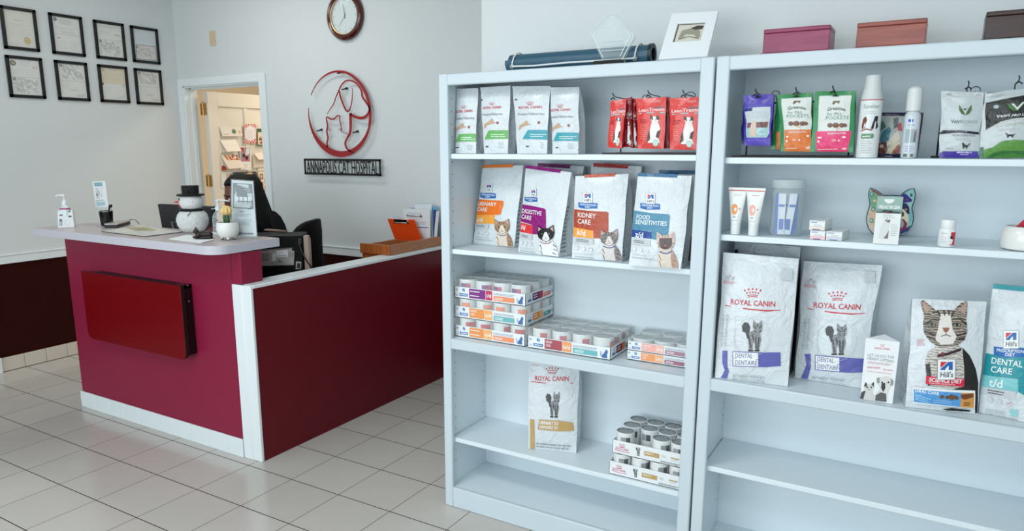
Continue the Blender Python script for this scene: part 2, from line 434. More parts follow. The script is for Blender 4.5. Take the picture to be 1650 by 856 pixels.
# ================================================================== BOOKCASES
def bookcase(x0, label, s1, s2, m0, m1, s4):
    W, Y0, Y1, H = 1.094, -.432, -.115, 1.868
    t = thing('bookcase', label, 'bookcase', (x0+W/2, (Y0+Y1)/2, 0), 'white bookcases along the wall')
    x1 = x0+W; st = .043
    def part(n, boxes, bev=.003, extra=None):
        b = MB()
        for q in boxes: b.box(*q, casew if n in ('stile', 'top_rail', 'middle_rail', 'base_rail') else casew_lit)
        if extra: extra(b)
        return b.build(n, t, bev)
    hole = mat('pin_hole', (52, 56, 58), .9)
    def pins(x, s):
        def f(b):
            z = .2
            while z < 1.8:
                for yy in (-.378, -.148): b.lathe([(.0026, 0), (.0026, .0006)], hole, (x, yy, z), 8, ax='X')
                z += .0508
        return f
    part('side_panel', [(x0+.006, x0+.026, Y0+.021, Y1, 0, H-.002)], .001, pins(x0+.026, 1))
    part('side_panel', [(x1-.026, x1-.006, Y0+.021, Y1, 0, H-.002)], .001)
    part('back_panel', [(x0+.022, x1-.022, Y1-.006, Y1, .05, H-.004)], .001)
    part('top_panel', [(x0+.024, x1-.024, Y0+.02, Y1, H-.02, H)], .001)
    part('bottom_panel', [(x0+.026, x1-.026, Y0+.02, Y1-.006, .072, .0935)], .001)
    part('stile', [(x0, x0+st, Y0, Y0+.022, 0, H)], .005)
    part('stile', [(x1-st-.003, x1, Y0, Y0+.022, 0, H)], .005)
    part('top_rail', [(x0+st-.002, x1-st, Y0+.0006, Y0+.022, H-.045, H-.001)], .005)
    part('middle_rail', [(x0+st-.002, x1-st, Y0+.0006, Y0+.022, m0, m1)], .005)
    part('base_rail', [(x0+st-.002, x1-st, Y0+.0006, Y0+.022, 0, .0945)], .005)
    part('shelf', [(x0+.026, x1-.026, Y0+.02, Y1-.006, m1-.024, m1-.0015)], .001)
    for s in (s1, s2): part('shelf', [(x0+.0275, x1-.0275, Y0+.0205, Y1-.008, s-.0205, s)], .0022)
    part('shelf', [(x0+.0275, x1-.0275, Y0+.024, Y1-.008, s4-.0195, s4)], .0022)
    return t
S11, S12, S13, S14 = 1.5550, 1.1630, .7775, .3220
S21, S22, S23, S24 = 1.5470, 1.2910, .7855, .4530
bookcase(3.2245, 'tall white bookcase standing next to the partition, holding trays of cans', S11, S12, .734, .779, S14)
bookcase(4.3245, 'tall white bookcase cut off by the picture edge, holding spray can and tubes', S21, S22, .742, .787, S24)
# ================================================================== RECEPTION COUNTER
t = thing('reception_counter', 'burgundy reception counter with pale laminate top and white tile base', 'counter', (1.33, -.48, 0))
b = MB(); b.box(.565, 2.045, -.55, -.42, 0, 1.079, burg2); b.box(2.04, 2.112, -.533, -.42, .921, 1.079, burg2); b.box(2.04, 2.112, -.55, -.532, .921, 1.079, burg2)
b.build('counter_wall', t, .0015)
ctop = mat('mauve_laminate', (190, 178, 180), .3, var=.10, vscale=260.)
edge = mat('laminate_edge', (192, 192, 202), .4, var=.05, vscale=260.)
def rrect(x0, x1, y0, y1, rs, z, n=8):
    out = []
    for (cx, cy, a0, r) in ((x1-rs[0], y0+rs[0], -90, rs[0]), (x1-rs[1], y1-rs[1], 0, rs[1]), (x0+rs[2], y1-rs[2], 90, rs[2]), (x0+rs[3], y0+rs[3], 180, rs[3])):
        for i in range(n+1):
            a = math.radians(a0+90*i/n); out.append((cx+r*math.cos(a), cy+r*math.sin(a), z))
    return out
b = MB(); b.prism(rrect(.508, 2.118, -.70, -.300, (.09, .004, .05, .02), 1.0825), (0, 0, .0425), edge)
k = b.mi(ctop); b.m[1] = k
b.build('countertop', t, .0012)
b = MB(); b.box(.556, 2.040, -.558, -.549, 0, .098, mat('base_grout', (170, 176, 178), .9))
x = .556
while x < 2.03:
    x2 = min(x+.1508, 2.040); b.box(x, x2, -.5615, -.552, 0, .100, mat('white_base_tile', (222, 232, 234), .25)); x += .1514
b.build('tile_base', t, .002)
# fold-down shelf board hanging on the counter front
t = thing('folding_shelf', 'dark red fold-down shelf board hanging on the burgundy counter front', 'shelf', (1.27, -.59, .49))
redl = mat('red_laminate', (108, 0, 8), .35, spec=.25)
b = MB(); y0 = -.622
q = []
x0, x1, z0, z1 = .832, 1.728, .492, .888
for (cx, cz, a0, r) in ((x1-.045, z0+.045, -90, .045), (x1-.003, z1-.003, 0, .003), (x0+.003, z1-.003, 90, .003), (x0+.045, z0+.045, 180, .045)):
    for i in range(9):
        a = math.radians(a0+90*i/8); q.append((cx+r*math.cos(a), y0, cz+r*math.sin(a)))
b.prism(q, (0, .022, 0), blackm); b.m[0] = b.mi(redl)
b.build('board', t, .001)
b = MB(); b.box(.92, .955, -.600, -.551, .52, .882, black_gloss); b.box(1.66, 1.722, -.600, -.551, .515, .888, black_gloss); b.box(.92, 1.722, -.600, -.551, .868, .886, blackm); 
for z in (.80, .883): b.lathe([(.005, 0), (.005, .003)], steel, (1.7225, -.575, z), 8, ax='X')
b.build('bracket', t, .001)
# ================================================================== BAGS
film = film_mat('white_bag_film', (212, 220, 224), .2, .75, .3)
film_g = film_mat('grey_bag_film', (164, 176, 182), .25, .6)
blackfilm = mat('black_bag_film', (12, 12, 14), .3)
RED = (200, 34, 52); INK = (70, 74, 80); GREY = (150, 156, 160); PALE = (186, 192, 196); WHT = (236, 240, 240)
class Bag:
    def __init__(s, name, label, cat, q, z=None, depth=.08, y=None, to=.035, bulge=.012, seed=0, body=film, side=None, group=None, top=None, nz=.0018, yr=None, lean=1.0, zb=None, pin=3.0):
        BL, BR, TR, TL = q
        if z is not None: z += .0012
        if y is None: a = AZ(BL, z); b = AZ(BR, z)
        else:
            a = AY(BL, y); b = AY(BR, y if yr is None else yr)
            if z is not None: a.z = z; b.z = z
        d = AY(TL, a.y+to); c = AY(TR, b.y+to)
        s.q3 = (a, b, c, d); s.px = q
        s.N = (b-a).cross(d-a).normalized()
        if s.N.y > 0: s.N = -s.N
        s.bulge, s.seed, s.nz = bulge, seed, nz
        s.dep = depth; s.pin = pin
        base = (a+b)/2; bk = V((s.N.x, s.N.y, 0)).normalized()*-1; s.bk = bk
        s.root = thing(name, label, cat, (base.x+bk.x*depth/2, base.y+bk.y*depth/2, min(a.z, b.z)), group)
        s.mb = MB(); s.B = bil(s.q3)
        nu, nv = 16, 22
        side = side or body
        rings = []
        for j in range(nv+1):
            v = j/nv; t = s.t(v); R = []
            for i in range(nu+1): R.append(s.S(i/nu, v))
            L0, L1 = s.S(0, v), s.S(1, v)
            fold = .22*t*math.sin(PI*min(1, v*1.05))
            ex = (L1-L0).normalized()
            for k in (.25, .5, .75): R.append(L1+bk*t*k-ex*fold*(1-abs(2*k-1)))
            for i in range(nu, -1, -1):
                u = i/nu; R.append(s.B(u, v)+bk*(t+.3*bulge*s.env(u, v)))
            for k in (.75, .5, .25): R.append(L0+bk*t*k+ex*fold*(1-abs(2*k-1)))
            rings.append(R)
        n = len(rings[0]); ps = [p for R in rings for p in R]
        ff, fs = [], []
        for j in range(nv):
            for i in range(n):
                k = (i+1) % n; f = (j*n+i, j*n+k, (j+1)*n+k, (j+1)*n+i)
                (fs if (nu <= i < nu+4 or i >= 2*nu+5) else ff).append(f)
        ff.append(tuple(range(n-1, -1, -1))); ff.append(tuple(nv*n+i for i in range(n)))
        b0 = s.mb.pts(ps)
        for lst, m in ((ff, body), (fs, side)):
            k = s.mb.mi(m)
            for f in lst: s.mb.f.append(tuple(b0+i for i in f)); s.mb.m.append(k)
        s.H = homog(q)
    def env(s, u, v): return max(0, 4*u*(1-u))*(1-(2*min(max(v, 0), 1)-1)**4)
    def t(s, v): return s.dep*(1-max(v, 0)**s.pin)+.004
    def S(s, u, v):
        p = s.B(u, v); e = s.env(min(max(u, 0), 1), v)
        k = noise.noise(p*9+V((s.seed*3.1, s.seed*1.7, 0)))*s.nz*min(1, e*1.6)
        w = noise.noise(V((v*4.2, s.seed*2.3+(0 if u < .5 else 5), .5)))*.006*(2*min(max(u, 0), 1)-1)*math.sin(PI*min(max(v, 0), 1))
        p = p+(s.q3[1]-s.q3[0]).normalized()*w
        # pinched waist near the seal makes the shoulders of a filled bag
        return p+s.N*(s.bulge*e+k)
    def art(s, ox=0, oy=0, sc=1.):
        BL, BR, TR, TL = s.px
        dx = ((TL[0]-BL[0])/(BL[1]-TL[1])+(TR[0]-BR[0])/(BR[1]-TR[1]))/2
        return Art(s.mb, s.S, s.N, lambda p: s.clamp(s.H((ox+p[0]/sc, oy+p[1]/sc))), (.0016), 'film', up=(dx, -1))
    def clamp(s, q): return (min(max(q[0], .003), .997), min(max(q[1], .006), 1.))
    def seal(s, rgb, u0=0., u1=1., v0=.965, v1=1.01, m=None, name='top_seal', label=None):
        b = MB(); m = m or ink(rgb)
        for off, flip in ((.0012, 0),):
            n = 10; ps = []
            for j in range(3):
                v = v0+(v1-v0)*j/2
                for i in range(n+1):
                    u = u0+(u1-u0)*i/n; ps.append(s.S(u, v)+s.N*off)
            for j in range(3):
                v = v0+(v1-v0)*j/2
                for i in range(n+1):
                    u = u0+(u1-u0)*i/n; ps.append(s.S(u, v)+s.bk*(s.t(min(v, 1))+.0012))
            fs = []
            for j in range(2):
                for i in range(n):
                    k = j*(n+1)+i; fs.append((k, k+1, k+n+2, k+n+1)); k2 = k+3*(n+1); fs.append((k2+1, k2, k2+n+1, k2+n+2))
            top = 2*(n+1)
            for i in range(n): fs.append((top+i, top+i+1, top+3*(n+1)+i+1, top+3*(n+1)+i))
            b.mesh(ps, fs, m)
        o = b.build(name, s.root)
        if label: o['label'] = label
        return o
    def gusset(s, rgb, v0=.04, v1=.55, n=9, right=True):
        """printed lines on the visible side fold"""
        for k in range(n):
            v = v0+(v1-v0)*k/n; dv = (v1-v0)/n*.45
            for a, b2 in ((.08, .46),):
                def P(f, vv):
                    L = s.S(1 if right else 0, vv); t = s.t(vv); ex = (s.S(1, vv)-s.S(0, vv)).normalized()*(1 if right else -1)
                    fold = .22*t*math.sin(PI*min(1, vv*1.05)); return L+s.bk*t*f-ex*fold*(1-abs(2*f-1))+ex*.0008
                q = [P(a, v), P(b2, v), P(b2, v+dv), P(a, v+dv)]
                if not right: q = q[::-1]
                s.mb.face(q, ink(rgb))
    def done(s, name='bag_body'):
        return s.mb.build(name, s.root, angle=50)
# ---- motifs
def crown(A, c, w, rgb=RED):
    x, y = c
    for k in range(5):
        f = (k-2)/2; A.disc((x+f*w*.5, y-.30*w+.09*w*f*f), w*.062, w*.066, rgb, 8)
        A.disc((x+f*w*.36, y-.10*w+.05*w*f*f), w*.06, w*.055, rgb, 8)
    A.line([(x+(i/5-1)*w*.34, y+.10*w+.05*w*(i/5-1)**2-.03*w) for i in range(11)], w*.05, rgb)
    A.line([(x+(i/5-1)*w*.31, y+.20*w+.05*w*(i/5-1)**2-.03*w) for i in range(11)], w*.05, rgb)
def box_map(b):
    x0, y0, x1, y1 = b
    return lambda x, y: (x0+(x1-x0)*x, y0+(y1-y0)*y)
def maine_coon(A, b, dark=None, mid=None):
    dark = dark or fur('coon_dark', (96, 100, 102), (34, 36, 38), 90., 9.); mid = mid or fur('coon_mid', (176, 180, 182), (52, 55, 58), 100., 9.)
    P = box_map(b)
    A.poly([P(*q) for q in ((.0, .12), (.12, .0), (.3, .02), (.4, .16), (.36, .32), (.46, .40), (.40, .62), (.26, .56), (.18, .36), (.05, .32))], dark)
    A.poly([P(*q) for q in ((.36, .34), (.62, .26), (.86, .34), (.92, .6), (.80, .98), (.64, .98), (.62, .72), (.52, .70), (.50, .96), (.34, .96), (.30, .62))], mid)
    for (a, c2) in (((.34, .45), (.44, .9)), ((.5, .42), (.56, .62)), ((.66, .5), (.68, .92)), ((.82, .5), (.76, .92))): A.line([P(*a), P(*c2)], (b[2]-b[0])*.07, dark)
    A.poly([P(*q) for q in ((.52, .14), (.55, -.10), (.68, .04), (.82, .03), (.95, -.08), (.97, .16), (.93, .34), (.76, .42), (.58, .34))], mid)
    for (a, c2) in (((.56, .1), (.66, .2)), ((.76, .04), (.76, .16)), ((.94, .1), (.84, .2)), ((.6, .3), (.72, .34)), ((.9, .28), (.82, .34))): A.line([P(*a), P(*c2)], (b[2]-b[0])*.045, dark)
    for x in (.68, .84): A.disc(P(x, .2), (b[2]-b[0])*.025, (b[3]-b[1])*.018, (24, 24, 26), 6)
    for x in (.40, .70): A.line([P(x-.1, .97), P(x+.14, .97)], (b[3]-b[1])*.05, (30, 30, 32))
def cat_sit(A, b, fur, stripe, pale, collar=None, mask=None, eye=(70, 84, 60), back=None):
    P = box_map(b); w = b[2]-b[0]; h = b[3]-b[1]
    A.poly([P(*q) for q in ((.13, 1), (.03, .74), (.14, .50), (.34, .42), (.66, .42), (.86, .62), (.98, .84), (1.0, 1))], pale)
    A.poly([P(*q) for q in ((.70, .46), (.88, .64), (1.0, .86), (1.0, 1), (.72, 1), (.66, .72))], back or fur)
    for (a, c2) in (((.12, .62), (.22, .78)), ((.78, .62), (.92, .70)), ((.80, .76), (.96, .82)), ((.14, .80), (.2, .96)), ((.74, .88), (.92, .94))): A.line([P(*a), P(*c2)], [w*.045, w*.02], stripe)
    A.poly([P(*q) for q in ((.02, .26), (.04, .0), (.28, .10), (.58, .09), (.82, -.02), (.86, .24), (.80, .38), (.62, .50), (.42, .54), (.22, .47), (.06, .38))], fur)
    A.poly([P(*q) for q in ((.07, .20), (.075, .05), (.22, .12))], (196, 164, 158)); A.poly([P(*q) for q in ((.66, .11), (.80, .03), (.82, .2))], (196, 164, 158))
    A.poly([P(*q) for q in ((.40, .22), (.50, .22), (.64, .44), (.54, .51), (.38, .51), (.26, .44))], pale)
    if mask: A.poly([P(*q) for q in ((.16, .18), (.74, .17), (.74, .36), (.60, .46), (.44, .49), (.28, .46), (.14, .36))], mask)
    for (a, c2) in (((.30, .10), (.32, .2)), ((.43, .09), (.43, .19)), ((.56, .09), (.54, .2)), ((.06, .3), (.2, .36)), ((.84, .3), (.70, .36)), ((.1, .4), (.24, .43)), ((.78, .4), (.66, .43))): A.line([P(*a), P(*c2)], [w*.045, w*.018], stripe)
    for x in (.26, .61): A.disc(P(x, .28), w*.045, h*.019, eye, 10); A.disc(P(x, .28), w*.022, h*.019, (14, 14, 14), 8)
    A.poly([P(*q) for q in ((.39, .37), (.49, .37), (.44, .41))], (196, 140, 134)); A.line([P(.35, .45), P(.44, .43), P(.54, .45)], w*.015, (60, 56, 54))
    if collar: A.line([P(.16, .53), P(.36, .585), P(.56, .58), P(.72, .52)], h*.028, collar)
def hills_logo(A, c, w, up=True):
    x, y = c
    A.poly([(x-w*.5, y-w*.55), (x+w*.5, y-w*.55), (x+w*.5, y+w*.6), (x-w*.5, y+w*.6)], (150, 154, 158)); A.poly([(x-w*.47, y-w*.52), (x+w*.47, y-w*.52), (x+w*.47, y+w*.57), (x-w*.47, y+w*.57)], WHT)
    A.poly([(x-w*.33, y-w*.40), (x+w*.05, y-w*.40), (x-w*.33, y-w*.05)], (206, 40, 48)); A.poly([(x+w*.10, y-w*.40), (x+w*.34, y-w*.40), (x+w*.34, y+w*.05), (x+w*.12, y+w*.05), (x+w*.12, y-w*.2), (x-w*.06, y-w*.02), (x-w*.06, y+w*.05), (x-w*.33, y+w*.05), (x-w*.33, y+w*.0)], (36, 96, 170))
    A.text("Hill's", (x-w*.34, y+w*.44), (x+w*.36, y+w*.44), w*.28, (52, 56, 62), .01)
def hills_rx(A, c, w, s=1.0):
    """blue ribbon under the logo, centre of its top edge c"""
    x, y = c; h = w*.30; k = w*.03
    A.poly([(x-w*.5, y), (x-w*.2, y+k), (x+w*.2, y+k), (x+w*.5, y+2*k), (x+w*.49, y+h*.9+2*k), (x+w*.2, y+h+k), (x-w*.2, y+h+k), (x-w*.49, y+h*.85)], (38, 104, 176))
    A.text('PRESCRIPTION', (x-w*.41, y+h*.50), (x+w*.43, y+h*.58+k), h*.30, WHT, .012); A.text('DIET', (x-w*.14, y+h*.95), (x+w*.15, y+h*.98), h*.30, WHT, .012)
def rxbag(label, q, z, O, ox, oy, sc, words, code, c1, c2, cat, blocks, strip, depth=.1, to=.04, seed=1, bulge=.012, stripu=(.0, .8), wpos=None, nz=.003, wlist=None):
    B = Bag('cat_food_bag', label, 'bag', q, z, depth, to=to, bulge=bulge, seed=seed, nz=nz, group='prescription cat food bags on the second shelf')
    A = B.art(ox, oy, sc)
    O(A)
    B.gusset(GREY); B.done(); B.seal(strip, stripu[0], stripu[1], .972, 1.012, label='coloured tear strip')
    return B
def rx_art(A, logo, lw, rib, rw, blk, c1, sub, c2, words, code, codexy, codeh, catbox, catargs, greys, tick):
    A.poly(blk, c1); A.poly(sub, c2)
    for s_, p0, p1, h in words: A.text(s_, p0, p1, h, WHT, .01)
    A.text(code, codexy[0], codexy[1], codeh, WHT, .02)
    hills_rx(A, rib, rw); hills_logo(A, logo, lw)
    (gx0, gy0), (gx1, gy1), gh = greys
    A.poly([(gx0, gy0), (gx1, gy1), (gx1, gy1+gh), (gx0, gy0+gh)], (196, 202, 206)); A.rows((gx0+12, gy0+gh*.3), (gx1-30, gy1+gh*.3), 2, (0, gh*.28), gh*.12, INK)
    dx = (gx1-gx0)
    for k in range(3):
        c = (gx0+dx*(.14+.36*k), gy0+gh+34+6*k); A.disc(c, 13, 14, (204, 209, 212), 10); A.disc(c, 10.5, 11.5, (224, 228, 230), 10)
    A.line([(tick[0]-5, tick[1]-4), (tick[0]-1, tick[1]+2), (tick[0]+7, tick[1]-6)], 3, (214, 70, 84))
    A.rows((gx0, gy0+gh+72), (gx1+10, gy1+gh+74), 1, (0, 9), 3.2, PALE); A.rows((gx0, gy0+gh+92), (gx1+30, gy1+gh+100), 1, (0, 9), 5, (168, 174, 178))
    cat_sit(A, catbox, **catargs)
tabby = dict(fur=fur('tabby_fur', (190, 156, 122), (112, 78, 52)), stripe=(118, 82, 54), pale=(226, 214, 200), collar=(130, 134, 150))
greytab = dict(fur=fur('grey_tabby_fur', (160, 152, 146), (70, 64, 60)), stripe=(72, 66, 62), pale=(214, 210, 206), collar=(52, 74, 140))
tux = dict(fur=(18, 18, 20), stripe=(18, 18, 20), pale=(232, 234, 234), collar=(150, 120, 124), eye=(150, 160, 120), back=(232, 234, 234))
siam = dict(fur=(208, 192, 178), stripe=(150, 122, 106), pale=(216, 204, 192), collar=(58, 72, 150), mask=(92, 70, 66), eye=(90, 120, 170), back=(176, 146, 126))
# second row: four front bags
z3 = (750, 255, 5.19); z4 = (900, 255, 4.626)
def uri(A): rx_art(A, (207, 244), 62, (196, 284), 146, [(78, 338), (200, 346), (322, 352), (332, 360), (328, 395), (312, 452), (306, 470), (72, 470)], (232, 116, 30), [(70, 470), (255, 470), (255, 548), (68, 538)], (240, 164, 66),
    [('URINARY', (104, 392), (272, 398), 32, ), ('CARE', (100, 436), (192, 442), 32)], 'c/d', ((96, 528), (150, 530)), 36, (255, 505, 400, 745), tabby, ((84, 542), (208, 548), 42), (186, 617))
def dig(A): rx_art(A, (584, 308), 56, (558, 342), 126, [(458, 402), (560, 416), (676, 440), (690, 452), (692, 520), (690, 655), (575, 650), (575, 575), (455, 545)], (140, 10, 116), [(452, 552), (580, 580), (580, 650), (450, 628)], (214, 52, 56),
    [('DIGESTIVE', (472, 474), (655, 500), 34), ('CARE', (470, 520), (566, 538), 34)], 'i/d', ((470, 606), (508, 616)), 36, (622, 580, 780, 825), tux, ((462, 640), (578, 655), 40), (557, 725))
def kid(A): rx_art(A, (222, 302), 70, (222, 338), 146, [(112, 388), (220, 402), (366, 410), (376, 420), (374, 606), (264, 606), (264, 552), (108, 524)], (172, 66, 34), [(110, 522), (262, 550), (262, 606), (108, 592)], (242, 158, 58),
    [('KIDNEY', (144, 446), (280, 460), 34), ('CARE', (142, 494), (240, 506), 34)], 'k/d', ((138, 576), (202, 588)), 40, (312, 540, 470, 768), greytab, ((120, 598), (264, 608), 42), (237, 680))
def foo(A): rx_art(A, (692, 304), 70, (688, 338), 152, [(546, 392), (680, 412), (826, 424), (838, 434), (824, 560), (806, 610), (780, 622), (700, 606), (700, 548), (540, 535)], (72, 136, 166), [(540, 534), (702, 552), (702, 606), (538, 590)], (24, 66, 146),
    [('FOOD', (584, 456), (686, 464), 32), ('SENSITIVITIES', (574, 494), (812, 510), 32)], 'z/d', ((572, 590), (634, 600)), 40, (736, 552, 892, 826), siam, ((548, 600), (690, 614), 46), (662, 692))
def quad(pts, Z): return zq(pts, *Z)
GR2 = 'prescription cat food bags on the second shelf'
for lab, pts, Zm, fn, strip, su, dep, to, sd in (
    ('cat food bag with orange urinary care block and orange tear strip', [(65, 715), (405, 747), (485, 58), (145, 66)], z3, uri, (226, 120, 40), (.0, .76), .095, .035, 1),
    ('cat food bag with purple digestive care block and black and white cat', [(440, 785), (780, 828), (885, 118), (505, 66)], z3, dig, (142, 24, 120), (.0, .78), .095, .045, 2),
    ('cat food bag with rust red kidney care block and grey tabby', [(100, 745), (470, 772), (522, 116), (125, 134)], z4, kid, (184, 72, 36), (.18, .76), .10, .045, 3),
    ('cat food bag with blue food sensitivities block and pale cat', [(522, 798), (910, 828), (995, 132), (592, 118)], z4, foo, (46, 102, 142), (.0, .74), .095, .045, 4)):
    B = Bag('cat_food_bag', lab, 'bag', quad(pts, Zm), S12, dep, to=to, bulge=.012, seed=sd, group=GR2)
    fn(B.art(*Zm)); B.gusset((150, 130, 140) if sd == 1 else GREY, .05, .62, 12); B.done(); B.seal(strip, su[0], su[1], .975, 1.012, label='coloured tear strip')
# the bags standing behind them
def back_bag(lab, q, y, strip, su, sd, dark=None):
    B = Bag('cat_food_bag', lab, 'bag', q, S12, .07, y=y, to=.03, bulge=.008, seed=sd, group=GR2)
    if dark:
        A = B.art(); BL, BR, TR, TL = q
        A.poly([(BR[0]-16, BR[1]-3), (BR[0]-.6, BR[1]-3), (BR[0]+1.5, BR[1]-34), (BR[0]-3, BR[1]-44), (BR[0]-12, BR[1]-36)], dark)
    B.done(); B.seal(strip, su[0], su[1], .968, 1.012, label='coloured tear strip')
back_bag('cat food bag with purple strip standing behind the digestive care bag', [(862, 400), (920, 405), (941, 268), (865, 264.5)], -.225, (110, 16, 92), (.02, .72), 11, (18, 18, 20))
back_bag('cat food bag with red strip standing behind the kidney care bag', [(946, 404), (1013, 409), (1034, 268), (953, 264.5)], -.215, (168, 44, 44), (.04, .74), 12, (26, 26, 28))
back_bag('cat food bag with blue strip standing behind the food sensitivities bag', [(1050, 418), (1115, 424), (1135, 277), (1062, 275.5)], -.275, (34, 92, 128), (.0, .99), 13, (110, 84, 70))
# top row: four small treat bags
z1 = (720, 130, 7.135)
GR1 = 'small cat treat bags on the top shelf'
def treat(A, cx, y, w, band, words, catx, star, foot):
    crown(A, (cx, y-42), w*.30); A.text('ROYAL CANIN', (cx-w*.5, y+18), (cx+w*.5, y+10), 30, RED, .012)
    A.text('Treats/Gâteries', (cx-w*.56, y+94), (cx+w*.6, y+88), 26, (110, 116, 124), 0, shear=.25)
    px, py = catx
    A.poly([(px, py+60), (px+12, py+18), (px+60, py-4), (px+96, py-34), (px+112, py-28), (px+116, py-2), (px+140, py+2), (px+116, py+16), (px+76, py+26), (px+40, py+34), (px+10, py+66)], (196, 164, 132)); A.line([(px+96, py+6), (px+150, py+14)], 6, (196, 164, 132))
    A.poly([(star[0]+16*math.sin(2*PI*k/10)*(1 if k % 2 == 0 else .75), star[1]-18*math.cos(2*PI*k/10)*(1 if k % 2 == 0 else .75)) for k in range(10)], (150, 70, 52))
    A.poly(band[0], band[1]); bx0 = band[0][1][0]; 
    A.rows((band[0][1][0]+28, band[0][0][1]-44), (band[0][2][0]-16, band[0][0][1]-44), 2, (0, 20), 9, (214, 226, 220))
    A.rows(foot[0], foot[1], 4, (0, 16), 5, (176, 182, 188)); A.line([(foot[2][0], foot[2][1]), (foot[2][0]+34, foot[2][1])], 12, (70, 80, 110))
    A.disc((cx-w*.62, y-100), 16, 12, (96, 100, 108), 8); A.line([(cx-w*.6, y-190), (cx+w*.1, y-196)], 3, PALE)
GRN, TEA = (104, 176, 96), (66, 160, 176)
specs = [
 ('small treat bag with green band, leftmost beside the bookcase side', [(100, 815), (335, 823), (360, 90), (118, 98)], (206, 352, 200), ([(98, 690), (150, 608), (350, 604), (345, 692)], GRN), (92, 520), (270, 530), ((240, 730), (318, 730), (112, 752)), 21),
 ('small treat bag with green band, second from the bookcase side', [(430, 826), (700, 832), (732, 62), (385, 82)], (528, 352, 205), ([(440, 696), (494, 610), (706, 608), (702, 696)], GRN), (432, 520), (598, 530), ((600, 730), (668, 732), (452, 766)), 22),
 ('small treat bag with teal band, third from the bookcase side', [(808, 831), (1150, 836), (1192, 67), (755, 70)], (970, 350, 270), ([(884, 698), (950, 608), (1172, 606), (1166, 704)], TEA), (830, 540), (1072, 528), ((1080, 735), (1125, 735), (920, 768)), 23),
 ('small treat bag with teal band, fourth from the bookcase side', [(1215, 832), (1510, 836), (1522, 78), (1192, 82)], (1316, 356, 240), ([(1228, 702), (1280, 614), (1514, 614), (1510, 704)], TEA), (1196, 540), (1412, 536), ((1400, 735), (1478, 735), (1256, 772)), 24)]
for i, (lab, pts, c, band, catx, star, foot, sd) in enumerate(specs):
    B = Bag('treat_bag', lab, 'bag', quad(pts, z1), S11, .06, y=-.372, to=.03, bulge=.010, seed=sd, group=GR1, nz=.0018)
    treat(B.art(*z1), c[0], c[1], c[2], band, None, catx, star, foot); B.done(); B.seal((204, 212, 216), 0, 1, .955, 1.005, m=film)
    if i == 1:
        C = Bag('treat_bag', 'treat bag hidden behind the first two green ones', 'bag', [(768, 243.4), (803, 243.6), (806, 150), (770, 151)], S11, .04, y=-.292, to=.02, bulge=.006, seed=29, group=GR1, body=mat('dark_olive_film', (44, 52, 44), .3)); C.done(); C.seal((40, 48, 40), m=mat('dark_olive_film', (44, 52, 44), .3))
# fourth level: large bag with gold stripe
z5 = (830, 580, 5.354)
B = Bag('cat_food_bag', 'large white cat food bag with gold urinary stripe beside stacked can trays', 'bag', quad([(112, 765), (528, 808), (556, 62), (118, 8)], z5), S14, .115, to=.03, bulge=.018, seed=5, nz=.0024, pin=6)
A = B.art(*z5); GOLD = (190, 158, 102)
crown(A, (326, 98), 100); A.text('ROYAL CANIN', (176, 178), (466, 182), 40, RED, .012); A.line([(140, 190), (250, 198), (502, 203)], 7, RED)
maine_coon(A, (274, 290, 398, 496)); A.poly([(214, 514), (384, 520), (505, 545), (510, 614), (380, 612), (200, 598)], GOLD)
A.text('URINARY SO', (216, 552), (382, 560), 28, WHT, .015); A.text('URINAIRE SO', (214, 590), (380, 594), 26, WHT, .015)
A.poly([(132, 515), (168, 518), (170, 770), (130, 766)], GOLD); A.rows((180, 718), (490, 744), 2, (4, 26), 9, GREY)
A.line([(140, 42), (218, 46)], 4, (200, 120, 130)); B.gusset((120, 126, 130), .06, .95, 26); B.gusset(GOLD, .1, .9, 5, right=False); B.done(); B.seal(0, m=film)
